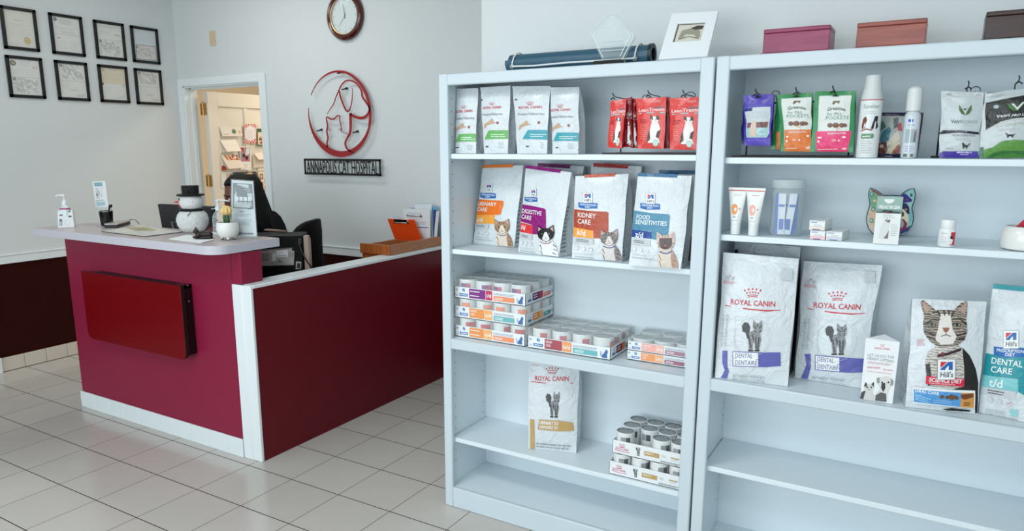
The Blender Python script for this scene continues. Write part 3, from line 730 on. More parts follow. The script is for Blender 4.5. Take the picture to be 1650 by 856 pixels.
# ---- second bookcase, third level
z6 = (1145, 385, 3.494); z7 = (1270, 405, 3.358); z8 = (1440, 450, 3.567)
PUR = (98, 100, 172)
def dental(A, cx, cy, cw, coon, box, bar, vert, foot, ms):
    crown(A, (cx, cy-46), cw*.33); A.text('ROYAL CANIN', (cx-cw*.48, cy+14), (cx+cw*.46, cy+27), 30, RED, .012)
    A.line([(cx-cw*.60, cy+20), (cx-cw*.1, cy+40), (cx+cw*.3, cy+50), (cx+cw*.58, cy+46)], [4, 7, 7, 3], RED)
    (bx0, by0), (bx1, by1), bh, split = box
    P = lambda x, y: (bx0+(bx1-bx0)*x, by0+(by1-by0)*x+bh*y)
    A.poly([P(0, 0), P(1, 0), P(1, .9), P(.7, 1), P(0, 1)], PUR); A.poly([P(.015, .06), P(split, .06), P(split, .95), P(.015, .95)], WHT)
    A.text('DENTAL', P(.05, .42), P(split*.78, .42), bh*.30, (112, 114, 160), .008); A.text('DENTAIRE', P(.05, .88), P(split*.95, .88), bh*.30, (112, 114, 160), .008)
    A.line([P(.015, .5), P(split, .5)], 3, PUR)
    A.poly(bar, PUR); maine_coon(A, coon)
    x0, y0, x1, y1 = coon; k = (x1-x0)*.28
    fr = [(x0-k*1.2, y0-k), (x1+k*.8, y0-k*.8), (x1+k*.8, y1+k*.2), (x0-k*1.2, y1), (x0-k*1.2, y0-k)]; A.line(fr, 1.6, (204, 208, 210)); A.lay += .2
    A.line([((x0+x1)/2+(x1-x0)*.9*math.cos(a/12*PI*2), (y0+y1)/2+(x1-x0)*.9*math.sin(a/12*PI*2)) for a in range(13)], 1.6, (204, 208, 210))
    vx, vy0, vy1 = vert
    for dx, s_ in ((0, 'VETERINARY'), (22, 'VETERINAIRE')): A.text(s_, (vx+dx, vy1), (vx+dx+10, vy0), 13, (178, 184, 190), 0, up=(-1, 0))
    A.text('NET WEIGHT / POIDS NET /', foot[0], foot[1], 14, (150, 156, 162)); A.text('PESO NETO: 7.7 lb (3.5 kg)', (foot[0][0], foot[0][1]+20), (foot[1][0]-4, foot[1][1]+21), 13, (150, 156, 162))
    A.poly([(ms[0]-24, ms[1]), (ms[0]-6, ms[1]+2), (ms[0]-6, ms[1]+20), (ms[0]-20, ms[1]+16)], (182, 188, 192)); A.poly([(ms[0]+6, ms[1]+3), (ms[0]+24, ms[1]+2), (ms[0]+20, ms[1]+18), (ms[0]+6, ms[1]+20)], (182, 188, 192)); A.poly([(ms[0]-6, ms[1]-6), (ms[0]+6, ms[1]-6), (ms[0], ms[1]+2)], RED)
    A.rows((ms[0]-36, ms[1]+26), (ms[0]+36, ms[1]+34), 2, (0, 10), 4, (214, 130, 140))
GR3 = 'dental cat food bags on the third shelf'
B = Bag('cat_food_bag', 'big white dental bag in front, leftmost against the bookcase side', 'bag', quad([(25, 782), (434, 832), (497, 112), (72, 76)], z6), S23, .10, to=.045, bulge=.018, seed=6, nz=.0024, group=GR3)
A = B.art(*z6); dental(A, 240, 356, 270, (180, 470, 298, 632), ((128, 632), (398, 640), 84, .53), [(70, 630), (98, 630), (98, 720), (106, 745), (92, 797), (58, 790), (82, 740), (70, 700)], (70, 425, 610), ((124, 776), (310, 788)), (110, 212))
A.poly([(404, 166), (466, 172), (462, 238), (400, 230)], (196, 203, 207)); B.gusset(GREY, .05, .6, 14); B.done(); B.seal(0, m=film, v0=.95, v1=1.0)
B = Bag('cat_food_bag', 'big white dental bag behind the folded leaflet, second in its row', 'bag', quad([(35, 684), (400, 744), (510, 76), (85, 54)], z7), S23, .10, to=.045, bulge=.018, seed=7, nz=.0024, group=GR3)
A = B.art(*z7); dental(A, 268, 308, 270, (200, 420, 322, 572), ((146, 570), (420, 596), 76, .48), [(88, 566), (122, 566), (124, 630), (104, 702), (68, 694), (100, 620)], (84, 378, 545), ((130, 690), (310, 708)), (128, 166))
A.poly([(416, 110), (470, 112), (468, 182), (412, 176)], (196, 203, 207)); B.gusset(GREY, .2, .75, 16); B.done(); B.seal(0, m=film, v0=.95, v1=1.0)
B = Bag('cat_food_bag', 'grey-topped bag with dark sides hidden behind the leftmost dental bag', 'bag', [(1163, 598), (1272, 604), (1290, 400), (1184, 391)], S23, .09, y=-.262, to=.03, bulge=.008, seed=8, body=film_g, side=blackfilm, group=GR3)
A = B.art(); A.line([(1188, 394.5), (1207, 395.6)], 1.5, INK); A.poly([(1161, 602), (1172, 600), (1190, 402), (1184, 402)], (16, 16, 20)); B.done(); B.seal(0, m=film_g)
# small leaflet folded into a three sided stand
# oral care bag with the big cat portrait
B = Bag('cat_food_bag', 'white bag with large tabby portrait and light blue oral care panel', 'bag', quad([(68, 735), (480, 778), (534, 130), (108, 112)], z8), S23, .10, to=.045, bulge=.016, seed=9, nz=.0024, group='science diet cat food bags')
del B.root['group']
A = B.art(*z8)
A.poly([(172, 480), (186, 420), (240, 380), (360, 380), (410, 420), (452, 500), (482, 590), (480, 720), (440, 735), (420, 640), (190, 610)], fur('portrait_chest', (214, 210, 204), (150, 144, 138), 40., 9.))
A.poly([(385, 392), (430, 440), (466, 520), (486, 600), (484, 770), (468, 775), (458, 660), (400, 640), (396, 520)], (26, 25, 25)); A.poly([(176, 490), (200, 480), (215, 600), (190, 615)], (60, 58, 56)); A.poly([(300, 640), (420, 610), (460, 650), (430, 660)], (40, 38, 38))
A.poly([(152, 128), (168, 120), (200, 146), (236, 178), (340, 178), (380, 140), (412, 124), (424, 130), (412, 230), (416, 300), (398, 350), (350, 384), (250, 388), (200, 360), (168, 310), (164, 250), (172, 215)], fur('portrait_fur', (168, 156, 144), (66, 58, 52), 42., 7.))
for e in ([(160, 132), (172, 130), (212, 172), (176, 200)], [(366, 176), (410, 134), (418, 136), (404, 206)]): A.poly(e, (176, 146, 132))
A.poly([(262, 200), (318, 200), (330, 290), (352, 330), (330, 372), (262, 376), (228, 345), (246, 290)], (226, 222, 216))
for a in ([(246, 180), (262, 214)], [(282, 178), (286, 210)], [(312, 178), (310, 210)], [(340, 182), (326, 212)], [(170, 262), (214, 232), (262, 230)], [(412, 262), (372, 228), (330, 228)], [(172, 300), (232, 320)], [(410, 310), (352, 326)], [(182, 330), (232, 345)], [(400, 338), (356, 346)]): A.line(a, [11]+[6]*(len(a)-1), (48, 44, 40))
for x in (212, 356): A.disc((x, 262), 26, 13, (40, 36, 32), 12); A.disc((x, 263), 20, 10, (140, 146, 122), 12); A.disc((x, 262), 9, 10, (12, 12, 12), 10)
A.poly([(270, 278), (312, 278), (302, 300), (290, 306), (278, 298)], (150, 96, 72)); A.line([(262, 328), (290, 318), (318, 328)], 4, (70, 60, 56)); A.line([(290, 304), (290, 320)], 3, (70, 60, 56))
A.line([(240, 440), (300, 428), (376, 402)], 15, (50, 24, 34)); A.disc((270, 432), 10, 14, (120, 40, 60), 8)
A.rows((124, 352), (174, 348), 4, (0, 10), 4, (214, 140, 150))
A.poly([(180, 554), (400, 572), (396, 616), (176, 600)], (206, 28, 64)); A.text('SCIENCE DIET', (194, 586), (384, 598), 22, WHT, .02, shear=.1); A.rows((196, 594), (384, 606), 1, (0, 5), 4, (240, 190, 200)); hills_logo(A, (292, 514), 104)
A.poly([(106, 620), (464, 640), (462, 742), (108, 712)], WHT); A.poly([(112, 630), (380, 650), (376, 732), (112, 704)], (84, 154, 214)); A.poly([(380, 650), (458, 654), (456, 740), (376, 732)], (206, 146, 74)); A.text('ORAL CARE', (118, 646), (250, 662), 17, WHT, .02)
A.rows((120, 662), (210, 690), 3, (0, 12), 5, (160, 200, 232)); A.rows((222, 690), (340, 704), 2, (0, 12), 4, (160, 200, 232))
for c in ((268, 672), (300, 676), (322, 668), (326, 682), (344, 674), (352, 680)): A.disc(c, 14, 11, (104, 78, 58), 9)
A.poly([(378, 660), (450, 656), (452, 676), (400, 690), (378, 680)], (112, 58, 30)); A.rows((396, 708), (440, 712), 2, (0, 12), 6, (120, 80, 40))
A.poly([(270, 745), (330, 738), (440, 752), (430, 760), (300, 752)], (30, 29, 29)); B.gusset(GREY, .1, .6, 8, right=False); B.done(); B.seal(0, m=film, v0=.95, v1=1.0)
B = Bag('cat_food_bag', 'tall bag with teal dental care block at the right edge', 'bag', quad([(488, 766), (768, 826), (860, 56), (572, 30)], z8), S23, .10, to=.045, bulge=.014, seed=10, nz=.002)
A = B.art(*z8)
TL1, TL2 = (34, 146, 156), (124, 198, 202)
A.poly([(528, 424), (640, 440), (800, 452), (795, 690), (716, 645), (716, 570), (510, 548)], TL1); A.poly([(510, 548), (716, 572), (714, 652), (502, 612)], TL2)
A.text('DENTAL', (564, 480), (744, 505), 34, WHT, .01); A.text('CARE', (560, 530), (684, 545), 34, WHT, .01); A.text('t/d', (550, 612), (628, 622), 46, WHT, .015)
hills_rx(A, (672, 384), 190); hills_logo(A, (680, 342), 92)
A.poly([(510, 614), (704, 642), (702, 690), (506, 652)], (196, 202, 206)); A.rows((545, 634), (655, 652), 2, (0, 14), 7, INK)
for c in ((556, 690), (610, 700), (664, 712)): A.disc(c, 18, 18, (200, 206, 210), 10)
A.line([(654, 706), (662, 714), (676, 704)], 4, (214, 70, 84)); A.rows((530, 745), (650, 765), 2, (0, 12), 5, PALE); A.rows((526, 770), (716, 808), 1, (0, 9), 8, (170, 176, 180)); A.poly([(674, 742), (716, 748), (714, 790), (670, 782)], (150, 204, 206))
B.done(); B.seal(TL1, 0, 1, .968, 1.004, label='teal tear strip')
# ================================================================== CANS AND TRAYS
alu = mat('can_aluminium', (150, 157, 158), .32, metal=.25, bump=.04, bscale=300)
canw = mat('can_white_label', (226, 230, 230), .3)
card = mat('tray_card', (228, 234, 236), .6)
cardin = mat('tray_card_inside', (176, 168, 158), .8)
shrink = clear('shrink_film', amount=.86)
def make_can(r, h, label, group, band, side=canw):
    t = thing('pet_food_can', label, 'can', (0, 0, 0), group)
    b = MB(); b.lathe([(r*.93, 0), (r*.985, .002), (r, .005), (r*.985, .008), (r*.985, h-.008), (r, h-.005), (r, h-.002), (r*.965, h), (r*.93, h-.001)], side, seg=26, cap=False); b.lathe([(.001, .0002), (r*.93, 0)], side, seg=26, cap=False)
    if band:
        n = 5; a0 = -115
        for (s0, s1, c) in band:
            ps = []
            for z in (h*.50, h*.80):
                for i in range(n+1):
                    a = math.radians(a0+s0+(s1-s0)*i/n); ps.append(((r+.0002)*math.cos(a), (r+.0002)*math.sin(a), z))
            b.mesh(ps, [(i, i+1, n+1+i+1, n+1+i) for i in range(n)], ink(c))
    b.build('can_body', t, base=(0, 0, 0))
    l = MB(); l.lathe([(r*.945, h-.0012), (r*.93, h-.004), (r*.70, h-.0036), (r*.68, h-.003), (r*.30, h-.003), (.0005, h-.003)], alu, seg=26, cap=False)
    l.tube([(r*.15*math.cos(k*PI/5), r*.5+r*.18*math.sin(k*PI/5), h-.0018) for k in range(10)], .0008, alu, 5, closed=True)
    l.build('lid', t, base=(0, 0, 0))
    return t
def fill(proto_args, cells, z, turn):
    p = make_can(*proto_args)
    for i, (x, y) in enumerate(cells):
        o = p if i == 0 else copy_tree(p)
        o.location = (x, y, z); o.rotation_euler.z = turn(i)
def tray(label, x0, x1, y0, y1, z, hw, nx, ny, top, group, art, rgrp, r, hcan, canlab, cangrp, band, film=True, rows=None, skip=(), dy=0, side_art=None, yaw=0.):
    t = thing('can_tray', label, 'tray', ((x0+x1)/2, (y0+y1)/2, z), group)
    b = MB(); th = .0016
    b.box(x0, x1, y0, y1, z, z+th, card)
    b.box(x0, x1, y0, y0+th, z, z+hw, card); b.box(x0, x1, y1-th, y1, z, z+hw, card); b.box(x0, x0+th, y0, y1, z, z+hw, card); b.box(x1-th, x1, y0, y1, z, z+hw, card)
    A = Art(b, bil([(x0, y0, z), (x1, y0, z), (x1, y0, z+hw), (x0, y0, z+hw)]), (0, -1, 0), None, .001, 'paper', fine=9)
    art(A)
    if side_art:
        A = Art(b, bil([(x1, y0, z), (x1, y1, z), (x1, y1, z+hw), (x1, y0, z+hw)]), (1, 0, 0), None, .001, 'paper', fine=9); side_art(A)
    b.build('tray_body', t, smooth=False)
    px, py = (x1-x0-.004)/nx, (y1-y0-.004)/ny
    cells = [(x0+.002+px*(i+.5), y0+.002+py*(j+.5)) for j in range(ny) for i in range(nx) if (rows is None or j in rows or i == nx-1) and (i, j) not in skip]
    fill((r, hcan, canlab, cangrp, band), cells, z+th+.0004, lambda i: random.uniform(-.6, .6))
    if film:
        f = MB(); zt = z+th+hcan+.0016; nu, nv = 4*nx, 4*ny; ps = []
        for j in range(nv+1):
            for i in range(nu+1):
                u, v = i/nu, j/nv; e = min(u, 1-u, v, 1-v)
                cx = abs((u*nx) % 1-.5); cy = abs((v*ny) % 1-.5); sag = .006*max(0, math.hypot(cx, cy)-.5)/.2 if 0 < e else .0004
                ps.append((x0+.003+(x1-x0-.006)*u, y0+.003+(y1-y0-.006)*v, zt-sag*(0 if e > 0 else 1)))
        f.mesh(ps, [(j*(nu+1)+i, j*(nu+1)+i+1, (j+1)*(nu+1)+i+1, (j+1)*(nu+1)+i) for j in range(nv) for i in range(nu)], shrink)
        e = .0012
        for (a, c) in (((x0-e, y0-e), (x1+e, y0-e)), ((x1+e, y0-e), (x1+e, y1+e)), ((x1+e, y1+e), (x0-e, y1+e)), ((x0-e, y1+e), (x0-e, y0-e))):
            k = .0012; mx, my = (x0+x1)/2, (y0+y1)/2
            s_ = lambda p: (p[0]+(k if p[0] < mx else -k), p[1]+(k if p[1] < my else -k))
            a2, c2 = s_(a), s_(c)
            f.face([(a[0], a[1], z+hw*.97), (c[0], c[1], z+hw*.97), (c2[0], c2[1], zt-.0004), (a2[0], a2[1], zt-.0004)], shrink)
        o = f.build('shrink_film', t); o['label'] = 'clear shrink wrap'
    return t
BLU = (74, 120, 178)
def tray_art(c1, c2, words, code, c3, split=.66, cc=None):
    def f(A):
        A.poly([(.11, .60), (.155, .60), (.155, .92), (.11, .92)], (206, 216, 226)); A.poly([(.118, .66), (.132, .66), (.132, .88), (.118, .88)], (60, 110, 176)); A.poly([(.136, .62), (.15, .62), (.15, .84), (.136, .84)], (60, 110, 176))
        A.poly([(.075, .20), (.19, .20), (.195, .44), (.07, .44)], BLU); A.rows((.09, .32), (.18, .32), 1, (0, 0), .07, WHT, 0)
        s = .215+.33*split
        A.poly([(.215, .12), (s, .12), (s, .94), (.215, .94)], c1); A.poly([(s, .12), (.545, .12), (.545, .90), (.53, .94), (s, .94)], c2)
        A.line([(s, .12), (s, .94)], .004, WHT)
        if words:
            A.text(words[0], (.232, .62), (.232+.011*len(words[0])*1.2, .62), .2, WHT, .01)
            if len(words) > 1: A.text(words[1], (.232, .32), (.232+.011*len(words[1])*1.3, .32), .2, WHT, .01)
        else: A.rows((.232, .72), (.38, .72), 1, (0, 0), .08, WHT, .1); A.rows((.232, .34), (.36, .34), 1, (0, 0), .08, WHT, .1)
        A.text(code, (s+.016, .36), (.53, .36), .3, WHT, .02)
        A.rows((.565, .78), (.85, .78), 2, (0, -.10), .05, (160, 176, 190), .05)
        A.poly([(.565, .15), (.85, .15), (.85, .56), (.565, .56)], c3); A.rows((.585, .40), (.70, .40), 2, (0, -.12), .06, WHT, .1)
        A.poly([(.90, .14), (.94, .12), (.965, .14), (.962, .45), (.972, .62), (.962, .82), (.955, .70), (.948, .82), (.938, .62), (.925, .46), (.908, .36)], (70, 110, 164)); A.line([(.91, .2), (.888, .3), (.896, .52), (.882, .62)], .006, (70, 110, 164))
        A.rows((.02, .8), (.05, .8), 2, (0, -.1), .06, (150, 156, 162), 0); A.rows((.02, .3), (.055, .3), 2, (0, -.1), .05, (190, 194, 198), 0)
    return f
def tray_side(c1, c2, c3):
    def f(A):
        A.poly([(.08, .24), (.20, .24), (.20, .44), (.08, .44)], BLU); A.poly([(.11, .52), (.17, .52), (.17, .80), (.11, .80)], (206, 216, 226))
        A.poly([(.24, .22), (.47, .22), (.47, .84), (.24, .84)], c1); A.poly([(.47, .22), (.60, .22), (.60, .84), (.47, .84)], c2); A.poly([(.63, .24), (.86, .24), (.90, .58), (.63, .58)], c3)
        A.rows((.27, .66), (.42, .66), 2, (0, -.2), .08, WHT, .1); A.rows((.66, .44), (.80, .44), 1, (0, 0), .08, WHT, .1); A.line([(.93, .3), (.95, .6)], .02, (70, 110, 164))
    return f
TG = 'cardboard trays of wrapped pet food cans'
X0, X1, YF, YK = 3.2555, 3.5985, -.380, -.127
ORG, LOR, PLM, SAL, TEL = (230, 150, 84), (238, 176, 110), (126, 52, 132), (236, 146, 106), (112, 182, 186)
CG = 'wrapped pet food cans'
tray('lowest tray of the stack of three, orange label and salmon strip', X0, X1, YF, YK, S13+.0030, .049, 4, 3, 0, TG, tray_art(ORG, LOR, None, 'c/d', SAL), 0, .0415, .0795, 'silver can in the lowest tray of the stack of three', 'cans in the lowest tray of three', [(50, 110, (196, 60, 70))], True, rows=(0,), side_art=tray_side(ORG, LOR, SAL))
tray('middle tray of the stack of three, orange urinary label and teal strip', X0, X1+.003, YF, YK, S13+.0030+.0845, .049, 4, 3, 0, TG, tray_art(ORG, LOR, ('URINARY', 'CARE'), 'c/d', TEL), 0, .0415, .0795, 'silver can in the middle tray of the stack of three', 'cans in the middle tray of three', [(40, 95, (236, 136, 96))], True, rows=(0,), side_art=tray_side((232, 140, 66), LOR, (50, 150, 156)))
tray('topmost tray of the stack of three, purple label', X0, X1+.002, YF, YK, S13+.0030+.169, .049, 4, 3, 0, TG, tray_art(PLM, (196, 62, 96), None, 'i/d', SAL, .72), 0, .0415, .0795, 'silver can in the topmost purple tray of the stack of three', 'cans in the topmost tray of three', [(10, 50, PLM), (50, 72, (196, 62, 96))], True, side_art=tray_side((96, 26, 96), (176, 40, 70), (226, 120, 90)))
tray('single tray with dark red kidney care label in the middle of the shelf', 3.614, 3.972, YF-.002, YK, S13+.0030, .049, 4, 3, 0, TG, tray_art((170, 84, 92), (236, 160, 104), ('KIDNEY', 'CARE'), 'k/d', TEL), 0, .0416, .0795, 'silver can in the single kidney care tray', 'cans in the kidney care tray', [(60, 100, (196, 80, 96))], True, side_art=tray_side((116, 26, 44), (226, 110, 60), (40, 120, 126)))
RG = 'low trays behind the right upright'
tray('lower of two low trays at the right end, orange label', 4.020, 4.283, -.333, -.125, S13+.0030, .036, 3, 2, 0, TG, tray_art((238, 160, 106), (240, 178, 132), ('URINARY', 'CARE'), 'c/d', (160, 108, 128)), 0, .0420, .0335, 'low can in the lower of the two low trays', 'cans in the lower low tray', None, False, rows=(0,))
tray('upper of two low trays at the right end, pink label', 4.0215, 4.283, -.333, -.125, S13+.0030+.0375, .036, 3, 2, 0, TG, tray_art((240, 176, 166), (242, 190, 172), ('DIGESTIVE', 'CARE'), 'i/d', (172, 130, 146)), 0, .0420, .043, 'low can in the upper of the two low trays', 'cans in the upper low tray', None, True)
def rc_art(A):
    P = (206, 70, 120)
    for k in range(5): A.line([(.135+.012*(k-2)*1.0, .62), (.135+.018*(k-2), .80)], .005, P)
    A.line([(.105, .58), (.135, .54), (.165, .58)], .05, P); A.text('ROYAL CANIN', (.05, .36), (.225, .34), .15, P, .01); A.line([(.04, .30), (.13, .22), (.24, .26)], .035, P)
    maine_coon(A, (.325, .80, .385, .18)); A.poly([(.44, .34), (.64, .34), (.64, .66), (.44, .66)], GOLD); A.text('URINARY SO', (.452, .46), (.56, .46), .14, WHT, .01)
    A.rows((.67, .60), (.73, .60), 2, (0, -.1), .04, PALE); A.poly([(.79, .54), (.90, .54), (.90, .62), (.79, .62)], GOLD); A.rows((.80, .44), (.90, .44), 1, (0, 0), .04, PALE); A.rows((.66, .20), (.95, .20), 2, (0, -.08), .05, (150, 156, 160))
RX0, RX1, RYF, RYK = 3.986, 4.288, -.392, -.165
GG = 'open trays of urinary cat food cans'
rlab = [(20, 50, (150, 156, 160)), (52, 80, (90, 94, 98))]
tray('lower open tray of gold-label cans on the fourth shelf', RX0, RX1, RYF, RYK, S14+.0012, .054, 4, 3, 0, GG, rc_art, 0, .0362, .0835, 'white labelled can in the lower gold-label tray', 'cans in the lower gold-label tray', rlab, False, rows=(0,))
tray('upper open tray of gold-label cans with one can missing', RX0+.009, RX1, RYF+.004, RYK, S14+.0012+.0880, .054, 4, 3, 0, GG, rc_art, 0, .0358, .0835, 'white labelled can in the upper gold-label tray', 'cans in the upper gold-label tray', rlab, False, skip=((1, 0),))
# ================================================================== RED POUCHES ON THE DISPLAY RACK
wire = mat('black_wire', (16, 16, 20), .35)
def rack(label, xa, xb, yf, yb, z, zt, posts, hooks, loops=()):
    t = thing('display_rack', label, 'rack', ((xa+xb)/2, (yf+yb)/2, z), 'black wire display racks')
    b = MB(); r = .0028
    b.tube([(xa, yf, z+r), (xb, yf, z+r), (xb, yb, z+r), (xa, yb, z+r)], r, wire, 8, closed=True); b.tube([(xa+.02, (yf+yb)/2, z+r), (xb-.02, (yf+yb)/2, z+r)], r, wire)
    for x in posts: b.tube([(x, yb, z+r), (x, yb, zt)], r, wire)
    b.tube([(xa+.015, yb, zt-.03), (xb-.015, yb, zt-.03)], r, wire); b.tube([(xa+.015, yb, z+r), (xa+.015, yb, zt-.03)], r, wire); b.tube([(xb-.015, yb, z+r), (xb-.015, yb, zt-.03)], r, wire)
    b.build('frame', t)
    for (x, zz, ye) in hooks:
        h = MB(); h.tube([(x, yb, zt-.03), (x, yb-.004, zz+.012), (x, ye+.02, zz+.013), (x, ye-.010, zz+.015), (x, ye-.022, zz+.019), (x-.002, ye-.025, zz+.026)], .0018, wire, 6); h.tube([(x-.008, ye-.0225, zz+.004), (x, ye-.024, zz+.010), (x+.008, ye-.0225, zz+.004)], .0022, wire, 6); h.build('hook', t)
    for (x, zz, r2) in loops:
        h = MB(); h.tube([(x+r2*math.cos(math.radians(a)), yb-.035, zz+r2*.8*math.sin(math.radians(a))) for a in range(-20, 201, 20)], .0013, wire, 6)
        h.tube([(x, yb-.035, zz-.004), (x, yb, zt-.03)], .0013, wire, 6); h.build('hook', t)
    return t
z2 = (960, 140, 7.444)
rack('low black wire rack holding the red treat pouches', 3.925, 4.266, -.402, -.26, S11+.0012, 1.742, (), [(3.955, 1.744, -.366), (4.085, 1.748, -.366), (4.208, 1.744, -.366)], [(4.045, 1.752, .017), (4.205, 1.755, .018)])
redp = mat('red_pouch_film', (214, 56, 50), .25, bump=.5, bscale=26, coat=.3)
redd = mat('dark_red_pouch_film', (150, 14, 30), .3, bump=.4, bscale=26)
RG2 = 'red cat treat pouches on the rack'
def pouch(label, q, y, sd, x0, x1, art=True, yr=None, body=None, to=.004):
    B = Bag('treat_pouch', label, 'pouch', q, None, .012, y=y, to=to, bulge=.007, seed=sd, body=body or redp, side=redd, group=RG2, yr=yr, nz=.0015, pin=5)
    A = B.art(); w = (q[1][0]+q[2][0]-q[0][0]-q[3][0])/2; BL, BR, TR, TL = q
    def P(u, v): return ((BL[0]*(1-u)+BR[0]*u)*(1-v)+(TL[0]*(1-u)+TR[0]*u)*v, (BL[1]*(1-u)+BR[1]*u)*(1-v)+(TL[1]*(1-u)+TR[1]*u)*v)
    A.text('LeanTreats', P(.08, .70), P(.96, .715), 5.6, (248, 214, 214), .02); A.line([P(.08, .665), P(.5, .678), P(.97, .672)], 2.0, (150, 188, 186))
    A.poly([P(.58, .80), P(.92, .81), P(.94, .77), P(.62, .76)], (146, 88, 100)); A.rows(P(.6, .93), P(.9, .935), 2, (0, 2), .9, (244, 180, 176)); A.rows(P(.12, .53), P(.38, .535), 2, (0, 3.2), 1.1, (130, 24, 28)); A.rows(P(.12, .43), P(.36, .435), 8, (0, 3.0), .9, (240, 150, 140))
    cx = [P(.46, .62), P(.86, .12)]
    A.poly([P(.40, .10), P(.44, .25), (P(.52, .40)), P(.56, .50), P(.76, .50), P(.84, .36), P(.80, .18), P(.86, .10)], (236, 232, 228)); A.poly([P(.36, .10), P(.40, .26), P(.48, .34), P(.50, .16)], (92, 70, 60)); A.poly([P(.74, .3), P(.84, .34), P(.80, .18), P(.70, .2)], (60, 50, 48))
    A.poly([P(.52, .54), P(.50, .63), P(.58, .60), P(.70, .60), P(.78, .62), P(.80, .52), P(.74, .45), P(.60, .44)], (232, 226, 222)); A.poly([P(.51, .54), P(.50, .63), P(.58, .60), P(.60, .54)], (74, 58, 56)); A.poly([P(.71, .54), P(.70, .60), P(.78, .62), P(.80, .52)], (74, 58, 56))
    for x in (.58, .70): A.disc(P(x, .53), .9, .9, (40, 40, 40), 6)
    A.disc(P(.70, .10), w*.10, 5.2, (166, 206, 192), 12); A.disc(P(.70, .10), w*.075, 4.0, (192, 220, 208), 12)
    B.done('pouch_body'); B.seal(0, 0, 1, .95, 1.004, m=body or redp)
    return B
q = lambda L: zq(L, *z2)
pouch('red treat pouch at the left end of the rack, turned sideways', q([(145, 728), (310, 738), (368, 150), (178, 172)]), -.385, 31, 0, 0)
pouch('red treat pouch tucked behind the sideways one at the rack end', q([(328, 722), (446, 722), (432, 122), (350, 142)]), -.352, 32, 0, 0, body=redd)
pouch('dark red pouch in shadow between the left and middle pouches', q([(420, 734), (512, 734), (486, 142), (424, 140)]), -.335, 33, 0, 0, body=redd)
pouch('red treat pouch hanging in the middle of the rack', q([(505, 742), (815, 742), (845, 128), (480, 142)]), -.384, 34, 0, 0)
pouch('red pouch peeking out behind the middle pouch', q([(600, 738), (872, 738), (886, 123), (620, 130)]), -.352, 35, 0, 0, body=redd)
pouch('red treat pouch at the right end, half hidden by the upright', q([(890, 754), (1222, 756), (1256, 124), (884, 140)]), -.384, 36, 0, 0)
# ================================================================== ON TOP OF THE BOOKCASES
ZT = 1.868+.0012
t = thing('rolled_mat', 'rolled dark blue vinyl banner tied with white rope on the bookcase top', 'banner', (3.77, -.29, ZT))
vin = mat('blue_vinyl', (44, 84, 104), .35, bump=.25, bscale=20); rope = mat('white_rope', (214, 220, 220), .8); navy = mat('dark_vinyl_edge', (18, 34, 46), .4)
b = MB(); R0 = .036; xa, xb = 3.484, 4.062; yc, zc = -.292, ZT+R0+.001
n = 40; turns = 2.6; ps = []
for i in range(int(n*turns)+1):
    a = 2*PI*i/n; r = R0-.0052*(a/(2*PI)); ps.append((r*math.cos(-a-.9), r*math.sin(-a-.9)))
out = [(-.052+.0, -R0+.0015)]
k = len(ps)
P3 = [(xa, yc+p[0], zc+p[1]) for p in ps]+[(xb, yc+p[0], zc+p[1]) for p in ps]
b.mesh(P3, [(i, i+1, k+i+1, k+i) for i in range(k-1)], vin)
b.prism([(xa-.012, yc-R0*.62, zc-R0*.78), (xa-.012, yc-R0*.98, zc-R0*.2), (xa-.012, yc-R0*.96, zc+R0*.25), (xa-.012, yc-R0*.90, zc+R0*.25), (xa-.012, yc-R0*.9, zc-R0*.2), (xa-.012, yc-R0*.55, zc-R0*.72)], (.5, 0, 0), vin)
b.lathe([(R0+.0006, -.006), (R0+.0006, .006), (R0-.014, .006), (R0-.014, -.006), (R0+.0006, -.006)], navy, (xb-.004, yc, zc), 32, cap=False, ax='X')
b.build('roll', t)
for x in (3.505, 4.008):
    g = MB(); g.tube([(x+.0075*math.cos(a*PI/6), yc-R0-.001-.0, zc-R0*.42+.0075*math.sin(a*PI/6)) for a in range(12)], .0026, steel, 6, closed=True); g.build('grommet', t)
rp = MB()
rp.tube([(3.505, yc-R0-.003, zc-R0*.42), (3.6, yc-R0-.003, zc-R0*.50), (3.75, yc-R0-.003, zc-R0*.40), (3.86, yc-R0-.003, zc-R0*.42), (4.008, yc-R0-.003, zc-R0*.42)], .0034, rope, 8)
for x, dx in ((3.505, .02), (4.008, .012)): rp.tube([(x+dx*k/6, yc+(R0+.003)*math.cos(a), zc+(R0+.003)*math.sin(a)) for k, a in enumerate([PI+.42, PI, PI-.5, PI-1., PI-1.5, PI-2.1])], .0032, rope, 8)
rp.build('rope', t)
# crystal award
t = thing('crystal_award', 'diamond shaped clear crystal award on a black base', 'award', (3.93, -.372, ZT))
gl = clear('award_crystal', (235, 245, 245), .02, .90)
b = MB(); y0, y1 = -.385, -.352
o = [(3.905, 1.8845), (3.979, 1.8845), (4.020, 1.960), (4.012, 1.972), (3.945, 2.040), (3.931, 2.040), (3.862, 1.985), (3.857, 1.972)]
i_ = [(3.945+(x-3.945)*.86, 1.955+(z-1.955)*.86) for x, z in o]; m = len(o)
F = [(x, y0+.009, z) for x, z in o]; I = [(x, y0, z) for x, z in i_]; Bk = [(x, y1, z) for x, z in o]
b.mesh(I+F+Bk, [tuple(range(m))]+[(j, m+j, m+(j+1) % m, (j+1) % m) for j in range(m)]+[(m+j, 2*m+j, 2*m+(j+1) % m, m+(j+1) % m) for j in range(m)]+[tuple(2*m+j for j in range(m-1, -1, -1))], gl)
fl = mat('crystal_bevel', (226, 240, 240), .1)
for j in (1, 2, 4, 5, 6, 7): b.tube([I[j], I[(j+1) % m]], .0012, fl, 5); 
